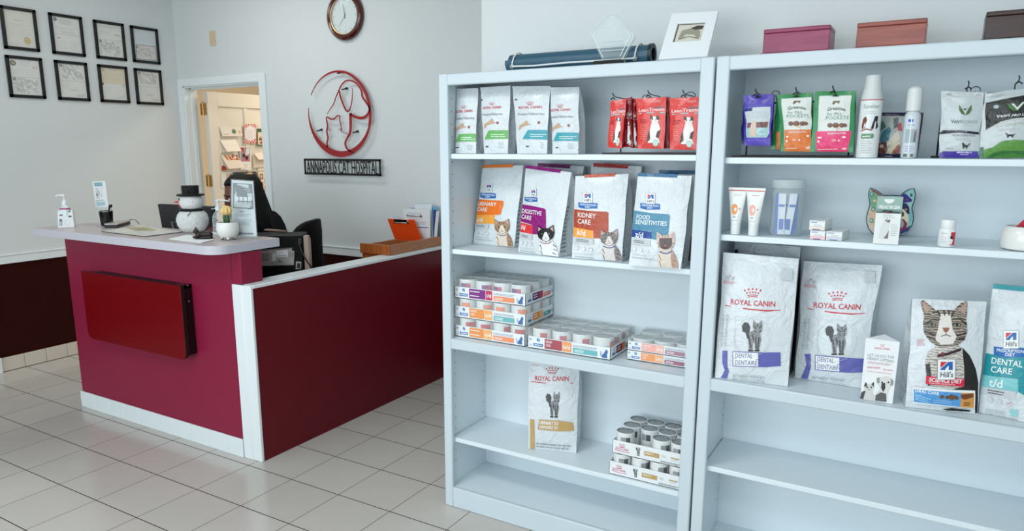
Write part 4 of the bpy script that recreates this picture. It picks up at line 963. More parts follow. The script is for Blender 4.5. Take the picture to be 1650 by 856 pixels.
for j in (0, 1, 2, 4, 6): b.tube([F[j], F[(j+1) % m]], .0014, fl, 5)
ga = Art(b, lambda u, v: V((3.905+.09*u, y0-.0003, 1.915+.05*v)), (0, -1, 0), None, .0003, 'paper', fine=9); ga.rows((.0, .6), (1, .6), 3, (0, -.28), .07, (170, 186, 190), .1)
b.build('crystal', t, smooth=False)
b = MB(); b.hexa([(3.866, -.392, ZT), (3.992, -.392, ZT), (3.992, -.345, ZT), (3.866, -.345, ZT), (3.878, -.388, ZT+.015), (3.981, -.388, ZT+.015), (3.981, -.349, ZT+.015), (3.878, -.349, ZT+.015)], black_gloss); b.build('base', t, .001)
# leaning white picture frame
t = thing('picture_frame', 'white frame with a small grey sketch leaning back on the bookcase top', 'frame', (4.2, -.33, ZT))
b = MB(); q4 = [V((4.120, -.395, ZT)), V((4.286, -.395, ZT)), V((4.289, -.300, 2.024)), V((4.130, -.300, 2.031))]
S = bil(q4); Nn = (q4[1]-q4[0]).cross(q4[3]-q4[0]).normalized(); Nn = -Nn if Nn.y > 0 else Nn
def slab(b, S, N, u0, u1, v0, v1, d0, d1, m): 
    c = [S(u0, v0), S(u1, v0), S(u1, v1), S(u0, v1)]
    b.mesh([p+N*d0 for p in c]+[p+N*d1 for p in c], [(3, 2, 1, 0), (4, 5, 6, 7), (0, 1, 5, 4), (1, 2, 6, 5), (2, 3, 7, 6), (3, 0, 4, 7)], m)
whitef = mat('white_frame_lacquer', (226, 232, 236), .4)
for u0, u1, v0, v1 in ((0, 1, 0, .36), (0, 1, .76, 1), (0, .20, .3, .8), (.78, 1, .3, .8)): slab(b, S, Nn, u0, u1, v0, v1, -.002, .010, whitef)
b.build('frame_body', t, .002)
b = MB(); slab(b, S, Nn, .18, .8, .33, .79, .0, .003, mat('sketch_paper', (206, 204, 190), .7)); A = Art(b, S, Nn, None, .004, 'paper', fine=.5); A.lay = 1.
A.line([(.21, .37), (.21, .755)], .02, (92, 72, 60)); A.line([(.20, .752), (.78, .75)], .012, (70, 70, 64)); A.poly([(.28, .44), (.32, .62), (.5, .66), (.7, .6), (.74, .46), (.66, .44), (.6, .52), (.42, .54), (.34, .44)], (150, 148, 132)); A.poly([(.5, .66), (.62, .71), (.76, .70), (.74, .63), (.6, .62)], (66, 66, 58)); A.line([(.3, .43), (.5, .48), (.72, .42)], .014, (120, 118, 104))
b.build('picture', t)
b = MB(); A = Art(b, S, Nn, None, .0102, 'paper', fine=9); A.text('REIGN', (.34, .13), (.72, .13), .11, (206, 212, 216), .02, up=(0, 1)); b.build('lettering', t, smooth=False)
b = MB(); b.hexa([(4.19, -.31, ZT), (4.22, -.31, ZT), (4.22, -.22, ZT), (4.19, -.22, ZT), (4.19, -.322, 1.98), (4.22, -.322, 1.98), (4.22, -.318, 1.98), (4.19, -.318, 1.98)], whitef); b.build('easel_back', t)
# wooden boxes
def wbox(label, xa, xb, h, w):
    t = thing('wooden_box', label, 'box', ((xa+xb)/2, -.28, ZT), 'wooden boxes on the bookcase top')
    b = MB(); b.box(xa-.008, xb+.008, -.355, -.205, ZT, ZT+.008, w); b.build('base', t, .003)
    b = MB(); b.box(xa, xb, -.345, -.215, ZT+.008, ZT+h-.014, w); b.build('box_body', t, .0015)
    b = MB(); b.box(xa-.0005, xb+.0005, -.3455, -.2145, ZT+h-.0135, ZT+h, w); b.build('lid', t, .003)
wbox('magenta-stained wooden box, first in the row of three boxes', 4.447, 4.643, .082, wood('magenta_wood', (128, 34, 72), (150, 52, 92), 6))
wbox('reddish brown wooden box, middle of the three boxes', 4.718, 4.900, .079, wood('red_brown_wood', (126, 58, 50), (156, 78, 64), 6))
wbox('very dark brown wooden box at the picture edge', 5.043, 5.235, .082, wood('dark_wood', (34, 12, 10), (58, 24, 16), 6))
# ================================================================== SECOND BOOKCASE, TOP ROW
z9 = (1180, 115, 5.905)
YF2 = -.395
rack('black wire rack under the purple and orange pouches', 4.386, 4.734, -.408, -.27, S21+.0012, 1.755, (), [(4.445, 1.738, -.372), (4.566, 1.738, -.372), (4.672, 1.738, -.372)], [(4.49, 1.752, .012)])
def pouch2(label, pts, Zm, y, body, side, sd, art, yr=None, depth=.02, bulge=.009, to=.004, z=None, grp='pet treat pouches on the second bookcase', name='treat_pouch', seal=None):
    B = Bag(name, label, 'pouch', quad(pts, Zm), z, depth, y=y, to=to, bulge=bulge, seed=sd, body=body, side=side, group=grp, yr=yr, nz=.0015, pin=5)
    art(B.art(*Zm)); B.done('pouch_body'); B.seal(0, 0, 1, .93, 1.004, m=seal or body)
    return B
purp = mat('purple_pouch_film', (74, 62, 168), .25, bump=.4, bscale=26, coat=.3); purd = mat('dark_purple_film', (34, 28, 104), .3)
def a_purple(A):
    A.poly([(122, 364), (362, 352), (354, 600), (330, 640), (140, 640)], (196, 206, 208)); A.poly([(124, 366), (196, 362), (194, 396), (122, 400)], (44, 52, 130)); A.rows((190, 408), (340, 402), 4, (0, 18), 5, (160, 176, 186))
    A.poly([(140, 508), (346, 500), (340, 552), (142, 556)], (120, 78, 76)); A.poly([(140, 556), (340, 552), (330, 636), (146, 640)], (150, 196, 198)); A.poly([(166, 600), (180, 520), (200, 486), (230, 500), (232, 630), (170, 634)], (206, 186, 170)); A.disc((282, 588), 46, 34, (176, 210, 214), 12); A.rows((254, 585), (318, 583), 2, (0, 14), 5, (120, 160, 170))
    A.poly([(120, 650), (366, 640), (362, 708), (120, 704)], (86, 72, 180)); A.poly([(218, 248), (242, 232), (286, 240), (282, 250), (230, 260)], (20, 20, 30))
pouch2('purple treat pouch hanging at the left end of the rack', [(118, 706), (362, 712), (394, 218), (106, 230)], z9, -.384, purp, purd, 41, a_purple)
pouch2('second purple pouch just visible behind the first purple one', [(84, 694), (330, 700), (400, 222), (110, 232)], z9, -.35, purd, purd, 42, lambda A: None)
grn = mat('green_pouch_film', (42, 132, 76), .3, bump=.4, bscale=26, coat=.2); grd = mat('dark_green_film', (22, 92, 52), .3)
def a_green(cx, tl, tr, bl, br, yt, yb, c, flav):
    def f(A):
        A.poly([(tl, yt), (tr, yt-12), (br, yb), (bl, yb)], (214, 220, 216)); w = (tr-tl)*.5; mx = (tl+tr)/2+4
        yy = yt+360
        A.poly([(bl-14*0-(bl-tl)*.0+4-10, yy), (tr-4, yy-4), (br, yb), (bl, yb)], c)
        A.poly([(mx-36, yt+106), (mx-24, yt+76), (mx+34, yt+74), (mx+40, yt+84), (mx+22, yt+106), (mx+18, yt+90), (mx-4, yt+92), (mx-16, yt+108)], (122, 78, 52)); A.line([(mx+10, yt+88), (mx+36, yt+84)], 9, (60, 130, 90))
        A.text('Greenies', (mx-84, yt+172), (mx+92, yt+170), 32, (62, 66, 58), .015, arc=14); A.text('for PILL', (mx-84, yt+208), (mx+58, yt+206), 26, (96, 130, 104), .0); A.text('POCKETS', (mx-96, yt+248), (mx+118, yt+244), 32, (112, 150, 124), .0)
        for dx, r in ((-56, 26), (-2, 30), (54, 26), (84, 20)): A.disc((mx+dx, yt+298+(4 if dx else 0)), r, r*.85, (112, 74, 52), 12); A.disc((mx+dx-4, yt+292), r*.5, r*.4, (136, 92, 66), 8)
        A.disc((mx+16, yt+330), 22, 8, (214, 190, 140), 8)
        A.text(flav, (mx-80, yy+30), (mx+92, yy+26), 17, WHT, .01); A.line([(bl+14, yy+62), (br-16, yy+56)], 15, (244, 228, 222)); A.disc((bl+22, yy+100), 11, 11, (246, 232, 226), 8); A.disc((mx+26, yy+92), 9, 9, (246, 232, 226), 8)
        A.rows((mx-40, yy+84), (mx+2, yy+82), 2, (0, 12), 5, (250, 220, 210)); A.rows((bl+12, yb-30), (mx+24, yb-34), 1, (0, 8), 7, (250, 216, 200)); A.text('45', (br-50, yb-26), (br-10, yb-27), 20, WHT, .02)
        A.poly([(mx-42, yt+34), (mx-20, yt+26), (mx-6, yt+10), (mx+8, yt+24), (mx+36, yt+30), (mx+8, yt+36)], (40, 40, 38))
    return f
pouch2('green and white pouch with orange band, behind and left of its twin', [(372, 742), (640, 756), (690, 232), (430, 232)], z9, -.347, grn, grd, 43, lambda A: A.poly([(420, 750), (456, 752), (460, 570), (424, 572)], (216, 124, 62)))
pouch2('green and white pouch with orange lower band on the rack', [(462, 764), (752, 768), (764, 206), (432, 226)], z9, -.384, grn, grd, 44, a_green(0, 466, 754, 497, 750, 214, 768, (218, 118, 50), 'CHICKEN FLAVOR'))
pouch2('green and white pouch with bright pink lower band on the rack', [(742, 766), (1152, 772), (1176, 188), (790, 194)], z9, -.386, grn, grd, 45, a_green(0, 832, 1140, 802, 1096, 202, 772, (226, 62, 118), 'SALMON FLAVOR'))
# spray can
t = thing('spray_can', 'white aerosol spray can with tall cap and cat and dog picture', 'can', (4.779, -.375, S21+.0012))
lab = mat('spray_label', (222, 228, 228), .28)
b = MB(); r = .0305; z0 = S21+.0012
b.lathe([(r*.94, 0), (r, .004), (r, .168), (r*.97, .172)], lab, (4.779, -.375, z0), 32)
def cyl(cx, cy, z0, r, h0, hh, a0, a1):
    return lambda u, v: V((cx+r*math.cos(math.radians(a0+(a1-a0)*u)), cy+r*math.sin(math.radians(a0+(a1-a0)*u)), z0+h0+hh*v))
class CylArt(Art):
    def put(self, uvs, fs, rgb, lift=None):
        m = ink(rgb, kind='paper'); d = self.step*self.lay; c = self.axis
        out = []
        for u, v in uvs:
            p = self.S(u, v); n = V((p.x-c[0], p.y-c[1], 0)).normalized(); out.append(p+n*d)
        self.mb.mesh(out, fs, m)
def cart(b, cx, cy, z0, r, h0, hh, a0=-155, a1=-17):
    A = CylArt(b, cyl(cx, cy, z0, r, h0, hh, a0, a1), (0, 0, 0), None, .0009, 'paper', fine=.08); A.axis = (cx, cy); return A
A = cart(b, 4.779, -.375, z0, r, 0, .17)
A.text('Equalizer', (.22, .86), (.84, .86), .07, (130, 150, 140), 0); A.rows((.3, .80), (.78, .80), 2, (0, -.03), .01, PALE)
A.poly([(.2, .55), (.24, .68), (.34, .72), (.40, .66), (.34, .56), (.36, .52), (.22, .50)], (120, 62, 44)); A.poly([(.56, .50), (.62, .62), (.68, .72), (.82, .72), (.80, .62), (.86, .54), (.78, .50)], (44, 34, 44)); A.poly([(.66, .5), (.70, .62), (.74, .64), (.74, .5)], (226, 226, 226)); A.poly([(.28, .52), (.32, .62), (.36, .54)], (226, 220, 214))
A.line([(.2, .47), (.4, .50), (.62, .48)], .02, (130, 40, 44)); A.poly([(.22, .36), (.24, .33), (.68, .34), (.71, .37), (.68, .42), (.24, .42)], (108, 150, 122)); A.rows((.28, .37), (.66, .38), 1, (0, 0), .02, WHT); A.rows((.25, .29), (.70, .29), 6, (0, -.04), .011, (180, 188, 190))
b.build('can_body', t)
b = MB(); b.lathe([(r*.985, .172), (r*.96, .182), (r*.80, .205), (r*.76, .215), (r*.745, .236), (r*.70, .242), (.001, .243)], mat('cap_plastic', (206, 212, 212), .35), (4.779, -.375, z0), 32); b.build('cap', t)
b = MB(); b.lathe([(r*1.003, .1685), (r*1.003, .1715)], mat('red_rim', (200, 110, 116), .4), (4.779, -.375, z0), 32, cap=False); b.build('rim', t)
# foam pump bottle
t = thing('foam_bottle', 'clear foam pump bottle with frosted cap beside the navy pouch', 'bottle', (4.891, -.378, S21+.0012))
b = MB(); r = .0215; c = (4.891, -.378, S21+.0012)
clr = mat('milky_bottle', (206, 214, 218), .15, coat=.4)
b.lathe([(r*.9, 0), (r, .004), (r, .118), (r*.94, .126), (r*.7, .133), (r*.66, .138)], clr, c, 28)
A = cart(b, *c[:2], c[2], r, .0, .13); A.poly([(.18, .10), (.84, .10), (.84, .93), (.18, .93)], (204, 214, 222)); A.poly([(.28, .80), (.54, .80), (.54, .86), (.28, .86)], (58, 96, 176)); A.rows((.28, .73), (.74, .73), 1, (0, 0), .02, (120, 150, 200)); A.poly([(.2, .34), (.8, .34), (.8, .64), (.2, .64)], (160, 178, 182)); A.poly([(.62, .36), (.74, .36), (.76, .56), (.66, .60)], (110, 120, 124)); A.poly([(.72, .44), (.8, .44), (.8, .62), (.74, .62)], (186, 150, 140)); A.rows((.26, .26), (.76, .26), 3, (0, -.05), .014, (150, 150, 200)); A.line([(.45, .1), (.45, .9)], .05, (226, 232, 236)); A.poly([(.2, .03), (.4, .03), (.4, .09), (.2, .09)], (90, 110, 100)); A.poly([(.56, .03), (.7, .03), (.7, .09), (.56, .09)], (90, 110, 100))
b.build('bottle_body', t)
b = MB(); b.lathe([(r*.95, .136), (r*.96, .190), (r*.90, .199), (r*.6, .205), (.001, .206)], mat('frosted_cap', (212, 218, 218), .3), c, 28); b.build('pump_cap', t)
z10 = (1370, 115, 5.708)
nav = mat('navy_pouch_film', (24, 26, 60), .3, bump=.3, bscale=26)
def a_navy(A):
    A.poly([(286, 412), (640, 420), (612, 780), (256, 770)], (160, 170, 168)); A.poly([(270, 640), (300, 560), (360, 520), (376, 560), (350, 650), (280, 690)], (62, 116, 130)); A.poly([(330, 700), (376, 620), (440, 560), (460, 640), (400, 690)], (206, 196, 176)); A.poly([(254, 770), (262, 680), (330, 660), (345, 740), (320, 775)], (96, 52, 40)); A.poly([(345, 740), (400, 680), (460, 660), (452, 770), (360, 778)], (206, 190, 160)); A.poly([(440, 560), (430, 500), (470, 480), (480, 560)], (172, 40, 56)); A.poly([(400, 440), (446, 430), (446, 520), (400, 540)], (74, 84, 84)); A.poly([(276, 480), (300, 460), (330, 520), (280, 560)], (70, 110, 96)); A.poly([(380, 770), (440, 690), (460, 700), (450, 775)], (140, 76, 60))
    A.rows((330, 398), (480, 402), 2, (0, 8), 4, (150, 120, 150)); A.rows((320, 795), (400, 798), 1, (0, 8), 6, (200, 200, 220)); A.disc((290, 705), 20, 18, (190, 170, 160), 10)
pouch2('navy edged pouch with patchwork of animal pictures behind the bottles', [(250, 806), (612, 812), (676, 382), (286, 380)], z10, -.315, nav, nav, 46, a_navy, depth=.03, z=S21)
# second rack with two hanging bags
z11 = (1490, 125, 6.1125)
rack('black wire rack at the right holding the silver and green bags', 4.948, 5.235, -.342, -.27, S21+.0012, 1.735, (), [(5.02, 1.736, -.372), (5.135, 1.745, -.372)], [(5.04, 1.742, .012)])
silv = mat('silver_pouch_film', (186, 196, 198), .22, bump=.5, bscale=26, coat=.3)
def a_vet(A):
    for s in (-1, 1): A.poly([(400, 388), (400+s*18, 340), (400+s*50, 290), (400+s*62, 284), (400+s*58, 340), (400+s*34, 376)], (74, 104, 58))
    A.poly([(380, 318), (400, 340), (424, 300), (404, 322)], (24, 26, 24)); A.text('Vetri', (254, 468), (362, 468), 36, (66, 72, 74), .012); A.text('SCIENCE', (366, 468), (520, 472), 30, (150, 164, 158), 0); A.rows((370, 488), (476, 490), 1, (0, 5), 5, PALE)
    A.poly([(182, 540), (345, 540), (540, 556), (540, 580), (345, 562), (146, 578), (146, 562)], (26, 28, 40)); A.rows((300, 550), (450, 556), 1, (0, 6), 5, (140, 146, 150))
    A.text('VETRI LYSINE PLUS', (272, 598), (500, 600), 20, (110, 120, 140), .005); A.rows((305, 620), (480, 626), 2, (0, 14), 5, PALE)
    A.poly([(368, 664), (384, 660), (392, 680), (424, 684), (440, 664), (446, 672), (424, 694), (414, 716), (404, 718), (402, 700), (388, 700), (384, 718), (376, 716), (374, 690)], (22, 22, 22))
    A.poly([(132, 760), (180, 742), (520, 742), (524, 806), (136, 806)], (64, 48, 150)); A.text('IMMUNE HEALTH', (318, 758), (462, 760), 13, WHT, .01); A.rows((350, 772), (440, 774), 1, (0, 6), 6, (200, 190, 230)); A.rows((216, 160), (270, 162), 3, (0, 7), 5, GREY); A.rows((510, 172), (560, 176), 1, (0, 7), 6, GREY); A.rows((205, 716), (290, 718), 1, (0, 7), 5, GREY)
pouch2('silver pouch with green leaf emblem and indigo foot, standing on the right rack', [(140, 806), (525, 808), (582, 150), (162, 134)], z11, -.384, silv, silv, 47, a_vet, depth=.035, z=S21)
def a_dog(A):
    A.poly([(600, 250), (820, 205), (1000, 172), (1000, 396), (860, 410), (740, 440), (660, 490), (602, 524)], (20, 26, 22)); A.disc((698, 292), 48, 34, (44, 58, 62), 14); A.disc((698, 292), 24, 18, (176, 186, 186), 10)
    A.poly([(808, 268), (850, 262), (890, 310), (940, 250), (985, 236), (930, 300), (892, 336), (850, 330), (815, 306)], (60, 112, 50)); A.poly([(838, 262), (864, 262), (894, 302), (950, 246), (975, 244), (896, 326)], (210, 216, 210))
    A.text('Vetri', (700, 402), (822, 388), 26, WHT, .01, shear=.1); A.text('PRO LB', (838, 396), (990, 378), 26, WHT, .01, shear=.3); A.text('L-LYSINE PRO', (696, 498), (990, 466), 26, (176, 184, 160), 0, shear=.2); A.line([(602, 524), (700, 466), (820, 430), (990, 412)], 6, (196, 190, 160)); A.rows((720, 522), (950, 506), 2, (0, 10), 4, PALE)
    A.poly([(780, 560), (792, 556), (804, 572), (850, 572), (880, 562), (856, 582), (850, 604), (842, 606), (838, 590), (812, 590), (804, 608), (796, 604), (792, 580)], (20, 22, 20)); A.poly([(772, 632), (850, 632), (850, 648), (772, 650)], (110, 120, 80))
    A.poly([(580, 726), (660, 700), (740, 644), (860, 626), (1000, 636), (1000, 812), (576, 812)], (84, 140, 58)); A.poly([(602, 812), (660, 760), (760, 736), (990, 742), (1000, 812)], (40, 104, 50)); A.poly([(640, 812), (720, 776), (860, 766), (990, 790), (990, 812)], (70, 130, 60)); A.poly([(538, 700), (576, 696), (574, 812), (534, 806)], (42, 110, 84))
    A.rows((640, 186), (780, 156), 2, (0, 12), 6, PALE); A.line([(612, 146), (780, 120)], [22, 4], (40, 46, 52))
pouch2('big green and white bag with leaf emblem at the right edge of the picture', [(536, 812), (1110, 824), (1170, 90), (594, 152)], z11, -.386, silv, grd, 48, a_dog, depth=.035, bulge=.014, z=S21)
# ================================================================== SECOND BOOKCASE, SECOND ROW
z0 = S22+.0012
def squeeze(label, x, y, tw, tone):
    t = thing('squeeze_tube', label, 'tube', (x, y, z0), 'white ointment tubes on the shelf'); tb = mat('tube_plastic', (226, 230, 228), .3, coat=.2)
    b = MB(); n = 28; prof = []
    for j in range(9):
        f = j/8; zz = .036+f*.114; rx = .0165+(.030-.0165)*f; ry = .0165*(1-f)+.0012*f
        prof.append([(x+rx*math.cos(2*PI*i/n), y+ry*math.sin(2*PI*i/n), z0+zz) for i in range(n)])
    ps = [p for R in prof for p in R]; b.mesh(ps, [(j*n+i, j*n+(i+1) % n, (j+1)*n+(i+1) % n, (j+1)*n+i) for j in range(8) for i in range(n)]+[tuple(8*n+i for i in range(n)), tuple(range(n-1, -1, -1))], tb)
    def S(u, v):
        f = v; rx = .0165+.0135*f; ry = .0165*(1-f)+.0012*f; a = math.radians(-165+150*u); return V((x+rx*math.cos(a), y+ry*math.sin(a), z0+.036+.114*v))
    A = Art(b, S, (0, -1, 0), None, .0008, 'paper', fine=.08)
    A.poly([(.02, .955), (.98, .955), (.98, .985), (.02, .985)], (206, 96, 80)); A.disc((.40, .42), .19, .16, tone, 16); A.disc((.46, .42), .07, .06, (226, 230, 226), 10); A.disc((.70, .44), .05, .03, (180, 160, 160), 8); A.rows((.36, .84), (.70, .84), 1, (0, 0), .014, (200, 120, 120)); A.rows((.34, .20), (.56, .20), 1, (0, 0), .03, (150, 156, 160)); A.rows((.2, .10), (.7, .10), 1, (0, 0), .02, (190, 196, 200)); A.rows((.1, .7), (.22, .7), 6, (0, -.05), .012, PALE)
    b.build('tube_body', t)
    b = MB(); b.lathe([(.0150, 0), (.0155, .002), (.0162, .034), (.0150, .036)], mat('tube_cap', (222, 228, 228), .4), (x, y, z0), 28); b.build('cap', t)
    b = MB(); b.box(x-.0302, x+.0302, y-.0014, y+.0014, z0+.148, z0+.156, tb); b.build('crimp', t)
squeeze('white ointment tube with orange mark, beside the bookcase side', 4.407, -.385, .03, (236, 150, 80))
squeeze('white ointment tube with pale pink mark, next to the toothbrush jar', 4.466, -.392, .03, (236, 176, 160))
# jar of toothbrushes
t = thing('toothbrush_jar', 'clear plastic jar with screw lid full of wrapped blue toothbrushes', 'jar', (4.555, -.32, z0)); jc = (4.555, -.32, z0)
jar = clear('jar_plastic', (226, 238, 240), .08, .80)
b = MB(); r = .050; b.lathe([(r*.9, 0), (r, .008), (r, .020), (r*.985, .06), (r, .10), (r, .140), (r*.94, .150), (r*.94, .156)], jar, jc, 36, cap=False); b.lathe([(.001, .001), (r*.92, .0012)], jar, jc, 36, cap=False); b.build('jar_body', t)
b = MB(); b.lathe([(r*1.03, .156), (r*1.05, .158), (r*1.05, .178), (r*1.0, .183), (.001, .184)], clear('jar_lid', (220, 230, 232), .2, .55), jc, 36); b.build('lid', t)
GB = 'wrapped toothbrushes standing in the jar'
rnd = random.Random(3)
wrap = clear('brush_wrapper', (230, 236, 246), .15, .55)
for k, (dx, dy, lean, colr) in enumerate([(-.026, -.018, .03, (52, 110, 196)), (-.010, -.030, -.02, (226, 232, 236)), (.010, -.026, .10, (196, 190, 220)), (.026, -.012, -.03, (70, 120, 204)), (-.018, .006, .0, (226, 230, 236)), (.004, -.004, -.08, (120, 160, 214)), (.018, .014, .02, (206, 210, 226))]):
    tb = thing('toothbrush', ['blue toothbrush at the left of the jar', 'white toothbrush at the front of the jar', 'lilac toothbrush leaning in the jar', 'blue toothbrush at the right of the jar', 'white toothbrush behind in the jar', 'pale blue toothbrush crossing the jar', 'pale grey toothbrush at the back of the jar'][k], 'toothbrush', (jc[0]+dx, jc[1]+dy, z0+.004), GB)
    L = .135; x, y = jc[0]+dx, jc[1]+dy; m = ink(colr, kind='paper')
    top = (x+lean*.12, y, z0+.004+L)
    b = MB(); b.prism([(x-.010, y-.002, z0+.004), (x+.010, y-.002, z0+.004), (top[0]+.012, y-.002, top[2]), (top[0]-.012, y-.002, top[2])], (0, .004, 0), m if k in (0, 3) else mat('brush_card', (220, 226, 236), .5)); 
    if k in (0, 3, 5):
        pass
    b.build('handle', tb)
    b = MB(); b.box(x-.007, x+.007, y-.0035, y-.0022, z0+.02, z0+.055, ink((50, 96, 186), kind='paper')); b.box(x-.009+lean*.1, x+.009+lean*.1, y-.0035, y-.0022, z0+.095, z0+.103, ink((60, 110, 190), kind='paper')); b.build('wrapper_print', tb)
# three small medicine boxes, lower pair and one on top
def mbox(label, xa, xb, ya, yb, z, h, dx, pink):
    t = thing('medicine_box', label, 'box', ((xa+xb)/2, (ya+yb)/2, z), 'small white medicine boxes'); b = MB()
    b.hexa([(xa, ya, z), (xb, ya, z), (xb+dx, yb, z), (xa+dx, yb, z), (xa, ya, z+h), (xb, ya, z+h), (xb+dx, yb, z+h), (xa+dx, yb, z+h)], mat('box_card', (230, 234, 236), .45))
    A = Art(b, bil([(xa, ya, z), (xb, ya, z), (xb, ya, z+h), (xa, ya, z+h)]), (0, -1, 0), None, .0006, 'paper', fine=9)
    if pink: A.poly([(0, 0), (1, 0), (1, .42), (.0, .42)], pink)
    A.poly([(.22, .02), (.72, .02), (.72, .10), (.22, .10)], (64, 64, 150)); A.rows((.1, .82), (.5, .82), 1, (0, 0), .1, (130, 150, 190)); A.rows((.3, .55), (.9, .55), 2, (0, -.14), .06, PALE)
    b.build('carton', t)
    b = MB(); b.face([(xa+.003, ya-.0006, z+h*.86), (xb-.003, ya-.0006, z+h*.86), (xb-.003, ya-.0006, z+h*.97), (xa+.003, ya-.0006, z+h*.97)], mat('tuck_flap', (214, 220, 224), .5)); b.build('tuck_flap', t)
mbox('small white box with pink lower half, under the top box', 4.643, 4.687, -.405, -.31, z0, .028, .010, (236, 196, 200))
mbox('small white box with grey print, right of the pink one', 4.690, 4.735, -.405, -.31, z0, .028, .012, (206, 212, 220))
mbox('small white box with cream front stacked on the pink one', 4.638, 4.683, -.400, -.31, z0+.0295, .030, .012, (230, 222, 208))
# cat-head plate with patchwork pattern
z12 = (1380, 290, 6.111)
t = thing('cat_head_plate', 'colourful patchwork cat-head shaped plate standing against the back', 'plate', (4.88, -.215, z0))
yp = -.215
def PP(p, dy=0):
    w_ = AY(zq([p], *z12)[0], yp); return V((w_.x, yp+dy, w_.z))
outl = [(140, 84), (178, 100), (225, 132), (262, 160), (300, 160), (345, 158), (400, 160), (436, 160), (470, 128), (520, 98), (564, 88), (574, 140), (566, 200), (548, 250), (540, 280), (552, 330), (556, 390), (540, 450), (500, 500), (455, 540), (400, 565), (340, 575), (280, 572), (210, 555), (160, 525), (125, 480), (106, 420), (104, 370), (118, 310), (136, 255), (138, 225), (126, 170), (126, 120)]
pl = MB(); pts = [PP(p) for p in outl]; zmin = min(p.z for p in pts)
pts = [V((p.x, p.y, max(p.z, z0+.0045))) for p in pts]
pl.prism(pts, (0, .008, 0), mat('plate_edge', (60, 92, 90), .35)); pl.m[0] = pl.mi(mat('plate_teal', (120, 176, 170), .3, coat=.5))
class PArt(Art):
    def put(self, uvs, fs, rgb, lift=None):
        m = ink(rgb, kind='paper'); d = self.step*self.lay
        ps = [PP((u, v)) for u, v in uvs]
        self.mb.mesh([(p.x, p.y-d, max(p.z, z0+.006)) for p in ps], [f[::-1] for f in fs], m)
A = PArt(pl, None, (0, -1, 0), None, .0008, 'paper', fine=400)
for pts_, c in (([(140, 90), (178, 104), (225, 136), (255, 160), (232, 158), (190, 130), (150, 112)], (150, 52, 44)), ([(130, 120), (190, 130), (232, 160), (210, 170), (200, 300), (140, 260), (142, 220), (130, 170)], (116, 164, 128)), ([(120, 310), (140, 262), (200, 300), (190, 440), (120, 420), (108, 380)], (206, 178, 152)), ([(110, 420), (190, 440), (165, 520), (128, 478)], (216, 190, 170)), ([(436, 162), (470, 132), (500, 150), (552, 200), (540, 216), (480, 222), (440, 250)], (34, 42, 128)), ([(498, 126), (560, 94), (568, 150), (556, 196), (510, 156)], (148, 202, 204)), ([(440, 240), (490, 228), (520, 270), (524, 340), (500, 330), (470, 290), (440, 280)], (30, 32, 82)), ([(540, 285), (550, 340), (552, 400), (520, 440), (512, 380), (528, 330)], (112, 176, 186)), ([(440, 282), (474, 296), (510, 350), (516, 400), (490, 430), (470, 390), (436, 380)], (214, 206, 180)), ([(446, 310), (466, 318), (470, 350), (446, 370)], (30, 70, 40)), ([(430, 385), (470, 388), (500, 430), (480, 500), (430, 510)], (134, 28, 48)), ([(432, 390), (455, 395), (470, 430), (455, 470), (430, 470)], (150, 156, 160)), ([(430, 510), (480, 480), (540, 440), (500, 500), (430, 545)], (38, 44, 120)), ([(430, 545), (500, 505), (455, 540)], (200, 196, 170))): A.poly(pts_, c)
for c in ((152, 140), (165, 290), (150, 400)): A.disc(c, 20, 22, (70, 130, 124), 12); A.disc(c, 11, 12, (176, 206, 190), 10)
A.disc((180, 205), 20, 14, (216, 190, 150), 10); A.disc((500, 195), 9, 9, (190, 40, 60), 8); A.disc((490, 290), 10, 10, (206, 140, 130), 8); A.disc((540, 150), 14, 18, (56, 96, 110), 10)
pl.build('plate_body', t, smooth=False)
b = MB(); b.tube([p+V((0, .004, 0)) for p in pts], .0035, mat('plate_rim', (40, 70, 84), .3, coat=.4), 6, closed=True); b.build('rim', t)
# calming tablets carton
t = thing('carton', 'white and sage carton with a sitting cat picture in front of the plate', 'carton', (4.857, -.405, z0))
b = MB(); p0 = AZ((1406.2, 393.9), z0); xw = .067; y0 = -.418; xa = AY((1406.2, 393.9), y0).x; zt = AY((1413.5, 317), y0).z
b.box(xa, xa+xw, y0, y0+.03, z0, zt, mat('carton_card', (226, 230, 230), .5)); b.m
S = bil([(xa, y0, z0), (xa+xw, y0, z0), (xa+xw, y0, zt), (xa, y0, zt)]); A = Art(b, S, (0, -1, 0), None, .0006, 'paper', fine=.3)
A.poly([(0, .66), (.15, .70), (.35, .72), (.65, .72), (.85, .70), (1, .66), (1, 1), (0, 1)], (150, 178, 168)); A.poly([(0, .66), (.15, .70), (.35, .72), (.65, .72), (.85, .70), (1, .66), (1, .74), (0, .74)], (118, 142, 136)); A.text('MELACTIN ZEN', (.10, .755), (.92, .755), .065, WHT, .02)
A.disc((.48, .955), .20, .09, (226, 232, 230), 12, 180, 360); A.rows((.32, .655), (.72, .655), 1, (0, 0), .02, (210, 150, 160)); A.rows((.3, .61), (.78, .61), 2, (0, -.04), .016, PALE)
A.poly([(.20, .12), (.24, .36), (.34, .46), (.34, .52), (.46, .55), (.60, .52), (.56, .42), (.60, .2), (.58, .12)], (214, 218, 218)); A.poly([(.34, .52), (.40, .50), (.50, .58), (.44, .50), (.60, .53), (.58, .46), (.48, .47)], (110, 104, 112)); A.poly([(.40, .12), (.5, .2), (.58, .3), (.58, .12)], (120, 110, 120)); A.rows((.66, .42), (.92, .42), 6, (0, -.045), .014, PALE)
b.build('carton_body', t, .0008)
b = MB(); b.box(xa+xw, xa+xw+.0004, y0+.002, y0+.028, z0+.002, zt-.002, mat('carton_side', (150, 172, 166), .5)); b.build('side_panel', t)
